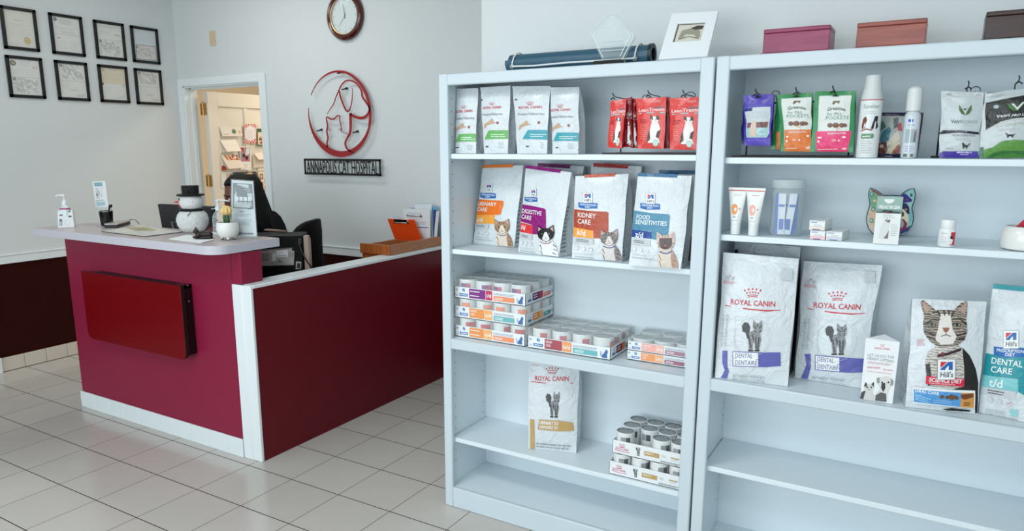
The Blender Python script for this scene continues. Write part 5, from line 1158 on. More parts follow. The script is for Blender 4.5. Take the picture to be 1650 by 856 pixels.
# supplement bottle
t = thing('supplement_bottle', 'small white supplement bottle with a red label edge', 'bottle', (5.012, -.382, z0)); c = (5.012, -.382, z0); r = .0225
b = MB(); b.lathe([(r*.9, 0), (r, .003), (r, .046), (r*.9, .053), (r*.8, .055)], whitepl, c, 28); A = cart(b, c[0], c[1], z0, r, .004, .042, -160, -25)
A.poly([(.70, .05), (.98, .05), (.98, .96), (.70, .96)], (196, 60, 72)); A.poly([(.70, .12), (.80, .1), (.84, .4), (.78, .62), (.70, .5)], (236, 236, 236)); A.poly([(.66, .56), (.72, .72), (.80, .66), (.84, .5), (.78, .46)], (24, 22, 26)); A.rows((.22, .86), (.62, .86), 1, (0, 0), .04, GREY); A.rows((.22, .66), (.56, .66), 5, (0, -.12), .03, PALE)
b.build('bottle_body', t)
b = MB(); b.lathe([(r*.84, .055), (r*.88, .057), (r*.88, .074), (r*.8, .079), (.001, .080)], whitepl, c, 28); b.build('cap', t)
# ceramic bowl at the edge
t = thing('ceramic_bowl', 'rounded white ceramic pot cut off by the right picture edge', 'pot', (5.205, -.35, z0)); c = (5.205, -.35, z0)
b = MB(); b.lathe([(.050, 0), (.058, .004), (.062, .016), (.062, .046), (.057, .060), (.053, .065), (.050, .062), (.055, .046), (.055, .016), (.001, .008)], ceramic, c, 36); b.build('pot_body', t)
f = MB(); f.lathe([(.0530, .0645), (.0545, .0660), (.0515, .0672), (.0505, .065)], ceramic, c, 36, cap=False); f.build('rim', t)
t = thing('red_tag', 'red printed tag sticking out of the white ceramic pot', 'tag', (5.21, -.39, z0+.05))
tp = [AY(p, -.345+.0*k) for k, p in enumerate(zq([(1532, 497), (1600, 618), (1730, 500), (1660, 380)], *z12))]
b = MB(); b.prism(tp, (0, .002, 0), ink((196, 30, 66), kind='paper')); Sg = bil([tp[0], tp[1], tp[2], tp[3]]); A = Art(b, Sg, (0, -1, 0), None, .0006, 'paper', fine=9)
A.poly([(.3, .15), (.7, .15), (.7, .45), (.3, .45)], (110, 10, 34)); A.poly([(.3, .6), (.7, .6), (.7, .85), (.3, .85)], (120, 12, 38)); b.build('tag_card', t, smooth=False)
b = MB(); m_ = tp[2]; b.tube([tp[2]+V((-.006, .001, .004)), (5.207, -.345, z0+.040), (5.206, -.347, z0+.0105)], .0018, wire, 6); b.build('stick', t)
# folded leaflet
t = thing('leaflet_stand', 'three sided white leaflet with kitten and puppy standing in front of bags', 'leaflet', (4.875, -.37, S23+.0012))
z0b = S23+.0012; a = AZ((1386, 643), z0b); c = AZ((1438, 651.6), z0b); tl = AY((1395, 545), a.y+.006); tr = AY((1450, 551.5), c.y+.006); pk = AY((1426, 539), (a.y+c.y)/2+.045)
bk = V(((a.x+c.x)/2+.012, (a.y+c.y)/2+.05, z0b))
b = MB(); b.mesh([a, c, tr, tl], [(0, 1, 2, 3)], paper)
S = bil([a, c, tr, tl]); Hm = homog([(1386, 643), (1438, 651.6), (1450, 551.5), (1395, 545)])
Nf = (c-a).cross(tl-a).normalized(); Nf = -Nf if Nf.y > 0 else Nf
A = Art(b, S, Nf, lambda p: Hm(zq([p], *z7)[0]), .0007, 'paper', fine=9, up=(.1, -1))
crown(A, (510, 512), 26, (214, 110, 126)); A.text('ROYAL CANIN', (468, 530), (548, 537), 10, (204, 80, 100), .01); A.text('LET US DO THE', (430, 570), (572, 584), 14, (150, 156, 160), .01); A.text('HEAVY LIFTING', (428, 588), (570, 606), 14, (150, 156, 160), .01); A.rows((430, 600), (566, 616), 2, (0, 7), 3, (200, 150, 160)); A.text('SAVE NOW', (426, 636), (498, 640), 10, (210, 70, 90), .01); A.text('FREE SHIPPING', (514, 646), (566, 652), 7, (210, 70, 90)); A.rows((424, 650), (560, 668), 1, (0, 5), 2.4, (220, 120, 130))
A.poly([(388, 796), (396, 764), (412, 752), (410, 730), (418, 710), (428, 722), (450, 720), (464, 708), (464, 740), (456, 762), (470, 790), (466, 808)], (206, 206, 204)); A.poly([(388, 796), (398, 762), (420, 756), (412, 780), (406, 800)], (70, 70, 72)); A.poly([(410, 732), (418, 710), (428, 722), (422, 736)], (60, 60, 62)); A.poly([(450, 722), (464, 708), (464, 736)], (60, 60, 62))
for x in (428, 450): A.disc((x, 738), 5, 5, (30, 30, 32), 8)
A.disc((438, 750), 4, 3, (90, 80, 80), 6)
A.poly([(466, 808), (470, 776), (496, 750), (484, 712), (494, 686), (530, 678), (560, 690), (568, 716), (548, 744), (536, 776), (532, 816)], (214, 214, 210)); A.poly([(478, 690), (496, 684), (494, 716), (480, 716)], (150, 150, 148)); A.poly([(556, 690), (570, 704), (566, 730), (552, 728)], (150, 150, 148)); A.poly([(506, 716), (524, 714), (526, 742), (514, 764), (502, 740)], (60, 60, 60)); A.poly([(470, 808), (474, 780), (500, 764), (530, 772), (532, 816)], (92, 92, 94))
for x in (508, 542): A.disc((x, 712), 5, 5, (20, 20, 22), 8)
b.build('front_panel', t, smooth=False)
b = MB(); b.mesh([c, bk, pk, tr], [(0, 1, 2, 3)], paper); b.build('side_panel', t, smooth=False)
b = MB(); b.mesh([bk, a, tl, pk], [(0, 1, 2, 3)], paper); b.build('side_panel', t, smooth=False)
b = MB(); b.mesh([tl, tr, pk], [(0, 1, 2)], paper); b.build('top_fold', t, smooth=False)
# ================================================================== WALL THINGS
# eight framed certificates on the left wall (frames face +X)
frb = mat('black_frame_wood', (10, 11, 11), .42)
doc_m = mat('certificate_paper', (214, 216, 212), .65)
CERTS = [((-.174, .060), (2.253, 2.538), 'top row, first from the picture edge, plain page with gold seal', 'seal'), ((.150, .390), (2.252, 2.538), 'top row, second from the picture edge, text page with round crest', 'text'),
         ((.478, .720), (2.252, 2.534), 'top row, third from the picture edge, lower half marbled grey', 'low'), ((.776, 1.014), (2.252, 2.532), 'top row, nearest the door, half-size certificate under blank sheet', 'half'),
         ((-.178, .064), (1.928, 2.212), 'bottom row, first from the picture edge, with red number 21', 'num'), ((.152, .391), (1.927, 2.210), 'bottom row, second from the picture edge, upper half marbled grey', 'up'),
         ((.474, .713), (1.927, 2.209), 'bottom row, third from the picture edge, upper half cream', 'cream'), ((.774, 1.012), (1.925, 2.207), 'bottom row, nearest the door, upper half marbled grey', 'up2')]
XW = XL
for (y0, y1), (z0, z1), lab, kind in CERTS:
    t = thing('certificate_frame', 'black framed certificate, '+lab, 'frame', (XW, (y0+y1)/2, z0), 'framed certificates on the left wall')
    b = MB(); w = .021
    for q in ((y0, y1, z1-w, z1), (y0, y1, z0, z0+w), (y0, y0+w, z0, z1), (y1-w, y1, z0, z1)): b.box(XW+.001, XW+.017, *q, frb)
    b.build('frame', t, .001)
    b = MB(); S = bil([(XW+.006, y0+w, z0+w), (XW+.006, y1-w, z0+w), (XW+.006, y1-w, z1-w), (XW+.006, y0+w, z1-w)])
    b.box(XW+.001, XW+.006, y0+w-.004, y1-w+.004, z0+w-.004, z1-w+.004, doc_m)
    A = Art(b, S, (1, 0, 0), None, .0006, 'paper', fine=9); G1 = (176, 178, 178); G2 = (196, 198, 198); rnd = random.Random(lab)
    def marble(v0, v1):
        for k in range(60):
            u = rnd.uniform(.06, .82); v = rnd.uniform(v0+.03, v1-.09); l = rnd.uniform(.06, .16)
            A.poly([(u, v+.06), (u+l*.5, v+.02), (u+l*.9, v-.01), (u+l*.7, v+.045), (u+.03, v+.085)], (190, 191, 190) if k % 2 else (178, 179, 178), inc=.01)
        A.disc((.12, v1-.06), .06, .045, (146, 146, 142), 10); A.rows((.3, v1-.08), (.8, v1-.08), 2, (0, -.05), .008, G1)
    if kind == 'seal':
        A.poly([(0, 0), (1, 0), (1, 1), (0, 1)], (212, 212, 204)); A.rows((.34, .74), (.66, .74), 1, (0, 0), .012, (150, 150, 146)); A.rows((.1, .62), (.9, .62), 6, (0, -.06), .007, G1); A.disc((.72, .2), .13, .105, (196, 178, 138), 18); A.rows((.08, .1), (.45, .1), 2, (0, -.04), .007, G1)
    elif kind == 'text':
        A.disc((.12, .92), .07, .055, (130, 130, 128), 12); A.rows((.25, .92), (.8, .92), 4, (0, -.035), .014, G1); A.rows((.1, .7), (.9, .7), 3, (0, -.05), .008, G1); A.line([(.03, .5), (.97, .5)], .006, (150, 150, 150)); A.rows((.3, .58), (.85, .58), 2, (0, -.03), .02, G2); A.disc((.2, .38), .05, .03, (176, 120, 124), 10, 0, 180); A.rows((.12, .3), (.5, .3), 5, (0, -.05), .012, (190, 200, 200)); A.rows((.55, .3), (.92, .3), 5, (0, -.05), .008, G1)
    elif kind == 'low':
        A.rows((.1, .93), (.9, .93), 2, (0, -.035), .014, G1); A.rows((.1, .8), (.6, .8), 3, (0, -.05), .009, G1); A.rows((.72, .7), (.92, .7), 1, (0, 0), .02, (120, 120, 120)); A.line([(0, .52), (1, .52)], .006, (150, 150, 150)); marble(0, .52)
    elif kind == 'half':
        A.poly([(0, 0), (1, 0), (1, 1), (0, 1)], (200, 208, 212)); A.poly([(.07, .03), (.97, .03), (.97, .5), (.07, .5)], (96, 80, 76)); A.poly([(.09, .045), (.95, .045), (.95, .485), (.09, .485)], (208, 206, 202)); marble(.05, .48)
    elif kind == 'num':
        A.disc((.13, .88), .10, .075, (104, 98, 84), 14); A.disc((.13, .88), .07, .05, (160, 156, 140), 12); A.rows((.36, .96), (.72, .96), 4, (0, -.045), .009, G1); A.text('21', (.76, .76), (.90, .76), .07, (190, 86, 84), .0); A.rows((.1, .7), (.9, .7), 3, (0, -.06), .006, G1); A.line([(0, .5), (1, .5)], .006, (150, 150, 150)); marble(0, .5)
    elif kind in ('up', 'up2'):
        marble(.5, 1); A.line([(0, .5), (1, .5)], .006, (150, 150, 150)); A.rows((.08, .42), (.4, .42), 3, (0, -.06), .008, G1); A.rows((.35, .26), (.75, .26), 2, (0, -.04), .014, G1); A.rows((.6, .1), (.94, .1), 2, (0, -.04), .014, G1)
    elif kind == 'cream':
        A.poly([(0, .5), (1, .5), (1, 1), (0, 1)], (212, 204, 184)); A.disc((.12, .92), .06, .05, (180, 172, 150), 12); A.rows((.3, .95), (.7, .95), 1, (0, 0), .02, G1); A.rows((.1, .82), (.9, .82), 4, (0, -.06), .007, (180, 172, 156)); A.poly([(.0, .46), (.09, .46), (.09, .52), (0, .52)], (110, 64, 52)); A.disc((.9, .47), .05, .04, (190, 190, 180), 8); A.rows((.15, .38), (.4, .38), 3, (0, -.05), .008, G1); A.rows((.6, .12), (.95, .12), 2, (0, -.05), .01, G1)
    b.build('certificate', t, smooth=False)
YBK = YB
# blank tan plate
b = MB(); b.box(-.178, -.103, YBK-.004, YBK, 2.388, 2.502, mat('tan_plate', (208, 188, 158), .6)); o = b.build('blank_wall_plate', None, .0015, base=(-.14, YBK, 2.388)); tag(o, 'small blank tan rectangle on the wall above the doorway', 'plate')
# clock
t = thing('wall_clock', 'round wall clock with dark reddish wooden rim and white face', 'clock', (1.30, YBK, 2.487)); cc = (1.300, YBK, 2.487)
cw = mat('mahogany_gloss', (74, 16, 14), .14, coat=.6, var=.25, vscale=12)
b = MB(); b.lathe([(.160, .001), (.166, .010), (.166, .022), (.158, .034), (.145, .040), (.133, .036), (.128, .030), (.126, .020), (.126, .001)], cw, cc, 56, cap=False, ax='Y'); b.build('rim', t)
b = MB(); b.lathe([(.129, .029), (.1275, .0325), (.1235, .031), (.1235, .026)], brass, cc, 56, cap=False, ax='Y'); b.build('bezel', t)
b = MB(); b.lathe([(.127, .006), (.127, .0165), (.001, .0165)], mat('clock_face', (214, 222, 222), .5), cc, 48, ax='Y')
for k in range(12):
    a = math.radians(90-30*k); r0, r1 = .098, .112
    b.tube([(cc[0]+r*math.cos(a), YBK-.0172, cc[2]+r*math.sin(a)) for r in (r0, r1)], .0015 if k % 3 else .002, mat('numeral_grey', (92, 96, 98), .5), 4)
b.build('face', t)
hd = mat('clock_hand', (40, 42, 44), .4)
def hand(ang, ln, w):
    a = math.radians(90-ang); d = V((math.cos(a), 0, math.sin(a))); n = V((-d.z, 0, d.x)); o = V((cc[0], YBK-.020, cc[2]))
    h = MB(); h.prism([o-d*.02-n*w, o-d*.02+n*w, o+d*ln+n*w*.3, o+d*ln-n*w*.3][::-1], (0, .0012, 0), hd); h.build('hand', t)
hand(-8, .055, .0030); hand(-22, .085, .0022) if False else None
hand(-9+0, .082, .0022); hand(-139, .092, .0014)
b = MB(); ps = [[.0005, .0375], [.04, .037], [.08, .035], [.1245, .0305]]; b.lathe([(r, z) for r, z in ps], clear('clock_glass', (240, 246, 248), .03, .93), cc, 40, cap=False, ax='Y'); b.build('glass', t)
# metal sign with emblem, letters cut inside a black frame
t = thing('wall_sign', 'red metal dog and cat emblem over black nameplate on the wall', 'sign', (1.22, YBK, 1.37))
rm = mat('red_powder_coat', (150, 30, 34), .4); bk = mat('black_powder_coat', (16, 17, 18), .45)
YSIG = YBK-.038
def sgn(p): 
    q = AY(zq([p], 480, 100, 4.28)[0], YSIG); return (q.x, q.z)
def ribbon(b, pts, ws, m=rm, y=YSIG, th=.004):
    n = len(pts); P = [V((p[0], 0, p[1])) for p in pts]; L, R = [], []
    for i in range(n):
        d = (P[min(i+1, n-1)]-P[max(i-1, 0)]).normalized(); nn = V((-d.z, 0, d.x)); w = ws[i] if isinstance(ws, (list, tuple)) else ws
        L.append(P[i]+nn*w/2); R.append(P[i]-nn*w/2)
    ps = [V((p.x, y, p.z)) for p in L+R]+[V((p.x, y+th, p.z)) for p in L+R]; fs = []
    for i in range(n-1):
        fs += [(i, i+1, n+i+1, n+i), (2*n+i+1, 2*n+i, 3*n+i, 3*n+i+1), (i+1, i, 2*n+i, 2*n+i+1), (n+i, n+i+1, 3*n+i+1, 3*n+i)]
    fs += [(0, n, 3*n, 2*n), (n-1, 3*n-1, 4*n-1, 2*n-1)]
    b.mesh(ps, fs, m)
def curve3(p): return p
def curve(pts, n=8):
    out = []; m = len(pts)
    for i in range(m-1):
        p0, p1, p2, p3 = pts[max(i-1, 0)], pts[i], pts[i+1], pts[min(i+2, m-1)]
        for k in range(n):
            s = k/n; out.append(tuple(.5*((2*p1[c])+(-p0[c]+p2[c])*s+(2*p0[c]-5*p1[c]+4*p2[c]-p3[c])*s*s+(-p0[c]+3*p1[c]-3*p2[c]+p3[c])*s**3) for c in (0, 1)))
    return out+[pts[-1]]
b = MB()
cx, cz, R = 1.222, 1.815, .306
ring = []; wr = []
a0, a1 = 158, -190     # clockwise over the top, right, bottom and up the left
N = 90
for i in range(N+1):
    f = i/N; a = math.radians(152-(152+202-12)*f); 
    ring.append((cx+R*math.cos(a), cz+R*math.sin(a)))
    wr.append(.0035+.024*min(1, f/.35)*(1-.25*math.sin(f*PI)) if f < .5 else .0165+.028*math.sin(min(1, (f-.5)/.28)*PI/2) if f < .80 else max(.004, .0445*(1-((f-.80)/.2))))
# inner edge stays inside the circle: shift by half the width
ring2 = []
for (x, z), w in zip(ring, wr):
    d = math.hypot(x-cx, z-cz); k = (d-w/2)/d; ring2.append((cx+(x-cx)*k, cz+(z-cz)*k))
ribbon(b, ring2, wr)
LM = lambda L: [sgn(p) for p in L]
PXW = .00140
def rib(pts, ws, n=6):
    c = curve(LM(pts), n); m = len(c)
    if isinstance(ws, (list, tuple)):
        ws2 = []
        for i in range(m):
            f = i/(m-1)*(len(ws)-1); k = min(int(f), len(ws)-2); ws2.append((ws[k]+(ws[k+1]-ws[k])*(f-k))*PXW)
    else: ws2 = ws*PXW
    ribbon(b, c, ws2)
rib([(200, 360), (225, 318), (245, 290), (262, 240), (280, 200), (300, 158), (330, 130), (365, 128), (405, 150), (436, 195), (444, 240), (470, 278), (492, 318), (484, 355), (456, 382), (420, 386), (385, 374), (362, 358)], [2, 4, 5, 5, 7, 7, 7, 7, 8, 9, 10, 10, 10, 12, 15, 14, 12, 14])
rib([(286, 200), (290, 232), (305, 275), (322, 318), (340, 340), (356, 326), (368, 285), (374, 240), (375, 178)], [8, 9, 9, 9, 8, 6, 5, 4, 2])
rib([(362, 352), (362, 400), (362, 450), (356, 495), (336, 530), (326, 560), (334, 592), (356, 614), (384, 624)], [16, 16, 14, 14, 10, 12, 10, 7, 2])
rib([(204, 590), (200, 560), (206, 520), (198, 480), (204, 440), (198, 410), (196, 386), (204, 380), (220, 390), (232, 396), (252, 390), (264, 376), (278, 370), (287, 376), (288, 405), (296, 440), (298, 474), (310, 486), (330, 490), (345, 502)], [9, 9, 9, 9, 9, 8, 7, 7, 7, 7, 7, 7, 7, 6, 5, 5, 4, 3, 3, 2])
for y in (462, 469): rib([(276, y), (304, y)], 2, 2); rib([(198, y), (220, y)], 2, 2)
o = b.build('emblem', t, smooth=False); o['label'] = 'red dog and cat outline in a ring'
# nameplate
x0, x1, z0, z1 = .846, 1.598, 1.376, 1.496
b = MB(); w = .016
for q in ((x0, x1, z1-w, z1), (x0, x1, z0, z0+w), (x0, x0+w, z0, z1), (x1-w, x1, z0, z1)): b.box(q[0], q[1], YSIG, YSIG+.004, q[2], q[3], bk)
vs, fs, asp = glyphs('ANNAPOLIS CAT HOSPITAL', .0)
tx0, tx1, tz = x0+.026, x1-.026, z0+.010; hh = z1-z0-.022
P = [(tx0+(tx1-tx0)*x, YSIG, tz+hh*y) for x, y in vs]; n = len(P)
from collections import Counter
ec = Counter()
for f in fs:
    for i in range(len(f)): ec[(f[i], f[(i+1) % len(f)])] += 1
side = [(a, c2) for (a, c2) in ec if (c2, a) not in ec]
b.mesh(P+[(p[0], p[1]+.004, p[2]) for p in P], list(fs)+[tuple(n+i for i in f[::-1]) for f in fs]+[(c2, a, n+a, n+c2) for a, c2 in side], bk)
b.build('nameplate', t, smooth=False)
b = MB()
def stand(p):
    x, z = sgn(p); s = MB(); s.tube([(x-.018, YSIG+.003, z-.004), (x, YSIG+.006, z-.004), (x+.006, YBK-.012, z+.004), (x+.006, YBK-.002, z+.006)], .005, bk, 6); s.lathe([(.008, 0), (.008, .012)], bk, (x+.006, YBK-.001, z+.004), 10, ax='Y'); s.build('standoff', t)
for p in ((312, 184), (138, 470), (388, 482), (282, 72)): stand(p)
# ================================================================== CARDS ON THE OPEN DOOR
XC = LX1+.010
cardp = mat('greeting_card', (226, 218, 206), .6)
def ccard(label, pts, cat='card', col=None, art=None, tilt=0., fold=None, grp='greeting cards pinned on the open door'):
    q = [AX(p, XC+.004) for p in zq(pts, 280, 110, 3.888)]           # TL TR BR BL
    TL_, TR_, BR_, BL_ = q
    t = thing('greeting_card', label, cat, ((TL_+BR_)/2), grp)
    BL_ = BL_+V((tilt, 0, 0)); BR_ = BR_+V((tilt, 0, 0))
    b = MB(); m = mat('card_%d_%d_%d' % col, col, .6) if col else cardp
    b.prism([BL_, BR_, TR_, TL_], (-.0012, 0, 0), m)
    S = bil([BL_, BR_, TR_, TL_]); N = (BR_-BL_).cross(TL_-BL_).normalized(); N = N if N.x > 0 else -N
    A = Art(b, S, N, None, .0008, 'paper', fine=9)
    if art: art(A)
    b.build('front_leaf', t, smooth=False)
    if fold:
        f = [AX(p, XC+.0015) for p in zq(fold, 280, 110, 3.888)]; b = MB(); b.prism([f[3], f[2], f[1], f[0]], (-.001, 0, 0), m); b.build('back_leaf', t, smooth=False)
def a1(A): A.disc((.62, .5), .10, .26, (96, 132, 100), 9); A.disc((.56, .42), .05, .14, (70, 110, 84), 8); A.disc((.88, .45), .06, .18, (206, 172, 110), 8); A.rows((.1, .2), (.4, .2), 1, (0, 0), .05, (150, 140, 130))
ccard('wide white card with green leaf print, uppermost on the open door', [(286, 366), (420, 366), (430, 426), (302, 426)], art=a1, col=(224, 216, 206), tilt=.006, fold=[(287, 366), (300, 366), (304, 424), (290, 400)])
ccard('blank white folded card below the leaf print card', [(290, 450), (386, 447), (416, 519), (324, 523)], col=(232, 224, 212), art=lambda A: A.line([(.02, .52), (.98, .50)], .015, (206, 196, 184)), tilt=.02, fold=[(288, 450), (386, 447), (390, 528), (290, 530)])
def a3(A):
    rnd = random.Random(5)
    for k in range(26): A.disc((rnd.uniform(.25, .98), rnd.uniform(.62, .98)), .06, .07, [(206, 120, 60), (166, 70, 36), (226, 170, 110), (120, 60, 40)][k % 4], 7)
ccard('folded card with orange autumn leaves along its top', [(293, 545), (392, 543), (442, 622), (334, 631)], col=(222, 210, 196), art=a3, tilt=.022)
ccard('back leaf of a card with orange red leaf at its foot', [(293, 548), (330, 560), (336, 640), (296, 642)], col=(226, 216, 204), art=lambda A: (A.poly([(.05, .0), (.95, .03), (.7, .3), (.5, .16), (.4, .36), (.25, .2), (.1, .3)], (176, 66, 34))))
def a4(A):
    for i in range(9):
        for j in range(12):
            if (i+j) % 2 == 0: A.poly([(i/9, j/12), ((i+1)/9, j/12), ((i+1)/9, (j+1)/12), (i/9, (j+1)/12)], (196, 92, 92), inc=0)
    A.lay += .2; A.disc((.5, .52), .46, .40, (226, 222, 226), 16); A.poly([(.06, .24), (.94, .24), (.94, .78), (.06, .78)], (226, 222, 226)); A.text('Christmas', (.16, .74), (.88, .74), .07, (246, 244, 246), .01); A.rows((.25, .6), (.75, .6), 5, (0, -.08), .012, (196, 190, 200))
ccard('red gingham card with a white plaque, upper middle of the door', [(440, 350), (517, 350), (518, 470), (442, 470)], col=(232, 200, 196), art=a4)
def a5(A): A.poly([(.08, .06), (.94, .06), (.94, .80), (.08, .80)], (222, 206, 180)); [A.disc((random.Random(k).uniform(.2, .9), random.Random(k+40).uniform(.15, .75)), .12, .07, [(170, 60, 50), (110, 60, 40), (196, 140, 90)][k % 3], 7) for k in range(12)]
ccard('dark green bordered card with red flowers beside the gingham card', [(521, 378), (580, 380), (583, 487), (523, 485)], col=(50, 88, 60), art=a5)
def a6(A): A.poly([(.05, .36), (.95, .36), (.95, .97), (.05, .97)], (150, 140, 140)); A.poly([(.05, .9), (.4, .7), (.3, .97), (.05, .97)], (176, 50, 60)); A.poly([(.2, .36), (.25, .6), (.5, .75), (.8, .62), (.85, .36)], (190, 110, 130)); A.disc((.35, .62), .14, .09, (40, 36, 40), 9); A.disc((.62, .52), .16, .10, (46, 40, 44), 9); A.poly([(.5, .6), (.9, .7), (.9, .95), (.6, .95)], (208, 214, 216)); A.rows((.2, .24), (.8, .24), 3, (0, -.06), .014, (190, 190, 200))
ccard('tall photo card in pink and grey, below the gingham card', [(415, 492), (480, 492), (482, 638), (417, 636)], col=(230, 228, 230), art=a6)
ccard('cream folded card near the door casing', [(500, 532), (590, 524), (594, 566), (524, 574)], col=(220, 208, 190), art=None, tilt=.02, fold=[(498, 532), (590, 526), (590, 622), (500, 624)])
def a9(A):
    A.text('A Merry', (.08, .86), (.6, .88), .06, (120, 110, 100))
    for (u, v, c) in ((.12, .6, (150, 100, 70)), (.12, .3, (170, 120, 80)), (.52, .45, (140, 60, 50)), (.52, .15, (160, 90, 60)), (.12, .03, (130, 70, 60))): A.poly([(u, v), (u+.3, v), (u+.3, v+.2), (u, v+.2)], c); A.disc((u+.15, v+.1), .08, .06, (214, 190, 160), 8)
ccard('collage card of small photos, lower right on the door', [(528, 628), (600, 622), (604, 800), (532, 800)], col=(222, 212, 196), art=a9)
def a10(A): A.poly([(.4, .05), (.96, .05), (.96, .92), (.4, .92)], (196, 180, 160)); A.poly([(.45, .2), (.55, .6), (.8, .9), (.95, .6), (.8, .3)], (64, 52, 46)); A.disc((.7, .62), .15, .12, (216, 206, 196), 8)
ccard('white card with dog photo, half behind the seated person', [(297, 652), (372, 650), (374, 745), (300, 748)], col=(226, 224, 222), art=a10)
def a11(A): A.poly([(.0, .4), (.3, .9), (.6, .95), (.5, .5)], (96, 92, 84)); A.poly([(.3, .75), (.65, .98), (.8, .9), (.6, .6)], (190, 160, 120))
ccard('dark photo card behind the seated person, lowest on the door', [(400, 652), (512, 646), (556, 730), (430, 750)], col=(58, 56, 58), art=a11, tilt=.01)
ccard('blue photo card touching the dark one at its top', [(358, 655), (402, 650), (408, 690), (372, 694)], col=(54, 66, 116))
# ================================================================== THINGS ON THE COUNTER
ZK = 1.1250+.0012
def lab_art(b, q, N, f, step=.0006):
    A = Art(b, bil(q), N, None, step, 'paper', fine=9); f(A)
# hand sanitizer in a white carton holder
t = thing('sanitizer_dispenser', 'hand sanitizer pump bottle in a white printed holder at counter end', 'dispenser', (.62, -.53, ZK))
S0 = AZ((93.5, 367.5), ZK); S1 = AZ((119.5, 366.5), ZK); S2 = AZ((130, 362), ZK)
up = V((0, 0, 1)); d1 = (S1-S0); d1.z = 0; d2 = V((-d1.y, d1.x, 0)).normalized()*.085
hh = .098
b = MB(); hol = mat('holder_card', (226, 232, 234), .5)
c0, c1_, c2_, c3 = S0, S1, S1+d2, S0+d2
ps = [c0, c1_, c2_, c3, c0+up*hh+d2*.22+d1*.06, c1_+up*hh+d2*.22-d1*.02, c2_+up*hh-d1*.02, c3+up*hh+d1*.06]
b.hexa(ps, hol); Nf = (ps[1]-ps[0]).cross(ps[4]-ps[0]).normalized()
def fs_(A):
    A.poly([(.12, .68), (.32, .70), (.32, .78), (.12, .77)], (92, 96, 100)); A.poly([(.70, .58), (.90, .60), (.90, .70), (.70, .69)], (92, 96, 100)); A.poly([(.70, .88), (.88, .90), (.86, 1.0), (.70, .97)], (92, 96, 100))
    A.poly([(.08, .12), (.28, .13), (.28, .52), (.10, .52)], (120, 124, 126)); A.poly([(.11, .16), (.24, .16), (.24, .36), (.11, .36)], (190, 194, 196)); A.line([(.62+.13*math.cos(k/12*2*PI), .30+.17*math.sin(k/12*2*PI)) for k in range(13)], .012, (170, 176, 178)); A.rows((.40, .5), (.46, .5), 5, (0, -.08), .02, (186, 190, 192)); A.line([(.12, .64), (.5, .66)], .008, (190, 194, 196))
lab_art(b, [ps[0], ps[1], ps[5], ps[4]], Nf, fs_); b.build('holder', t, smooth=False)
cen = (c0+c1_+c2_+c3)/4
b = MB(); gelm = mat('sanitizer_gel', (206, 222, 224), .15, coat=.3); b.lathe([(.030, .004), (.033, .01), (.033, .10), (.026, .118), (.014, .126), (.013, .132)], gelm, (cen.x, cen.y, ZK), 24, sy=.8)
b.lathe([(.0337, .104), (.0332, .108), (.0300, .112)], mat('pink_label', (176, 70, 120), .4), (cen.x, cen.y, ZK), 24, cap=False, sy=.8); b.build('bottle', t)
b = MB(); P = V((cen.x, cen.y, ZK)); b.lathe([(.014, .128), (.014, .145), (.009, .150), (.008, .158), (.004, .160), (.004, .178), (.010, .179), (.010, .186), (.004, .188)], whitepl, P, 18); ld = -d1.normalized(); b.tube([P+V((0, 0, .184)), P+V((0, 0, .185))+ld*.02, P+V((0, 0, .184))+ld*.036, P+V((0, 0, .176))+ld*.040], [.006, .005, .004, .0035], whitepl, 8); b.build('pump', t)
# clear leaflet holder with a leaflet
t = thing('leaflet_holder', 'clear acrylic stand holding a pale blue and white leaflet above pen cup', 'holder', (.67, -.40, ZK))
yl = -.37; a = AY((154.5, 334.5), yl); c = AY((174.5, 333.5), yl); tl = AY((148.5, 292.5), yl+.012); tr = AY((169, 291.5), yl+.012)
acr = clear('acrylic', (236, 244, 246), .04, .95)
b = MB(); n_ = V((0, -1, .2)).normalized(); base = [V((a.x-.002, yl, ZK)), V((c.x+.002, yl, ZK)), tr+V((.002, 0, .0)), tl+V((-.002, 0, 0))]
b.mesh([p+V((0, .004, 0)) for p in base]+[p+V((0, .006, 0)) for p in base], [(0, 1, 2, 3), (7, 6, 5, 4)], acr); b.mesh([V((a.x-.002, yl+.006, ZK+.0005)), V((c.x+.002, yl+.006, ZK+.0005)), V((c.x+.002, yl+.065, ZK+.0005)), V((a.x-.002, yl+.065, ZK+.0005))], [(0, 1, 2, 3)], acr); b.build('holder_body', t, smooth=False)
b = MB(); b.prism([a, c, tr, tl], (0, .003, 0), paper)
def fl_(A): A.poly([(.12, .80), (.80, .80), (.78, .96), (.12, .95)], (150, 186, 196)); A.rows((.18, .9), (.7, .9), 2, (0, -.06), .02, (96, 120, 130)); A.poly([(.14, .34), (.40, .32), (.46, .60), (.36, .76), (.18, .74)], (206, 210, 214)); A.poly([(.2, .44), (.28, .42), (.32, .52), (.24, .56)], (92, 96, 100)); A.line([(.36, .58), (.44, .64), (.46, .5)], .03, (110, 114, 118)); A.disc((.58, .44), .1, .07, (206, 214, 218), 10); A.rows((.55, .74), (.82, .74), 5, (0, -.05), .012, (190, 204, 208)); A.rows((.1, .26), (.88, .27), 1, (0, 0), .02, (96, 106, 112)); A.poly([(.10, .05), (.80, .06), (.80, .22), (.10, .21)], (172, 204, 212))
lab_art(b, [a, c, tr, tl], (0, -1, 0), fl_); b.build('leaflet', t, smooth=False)
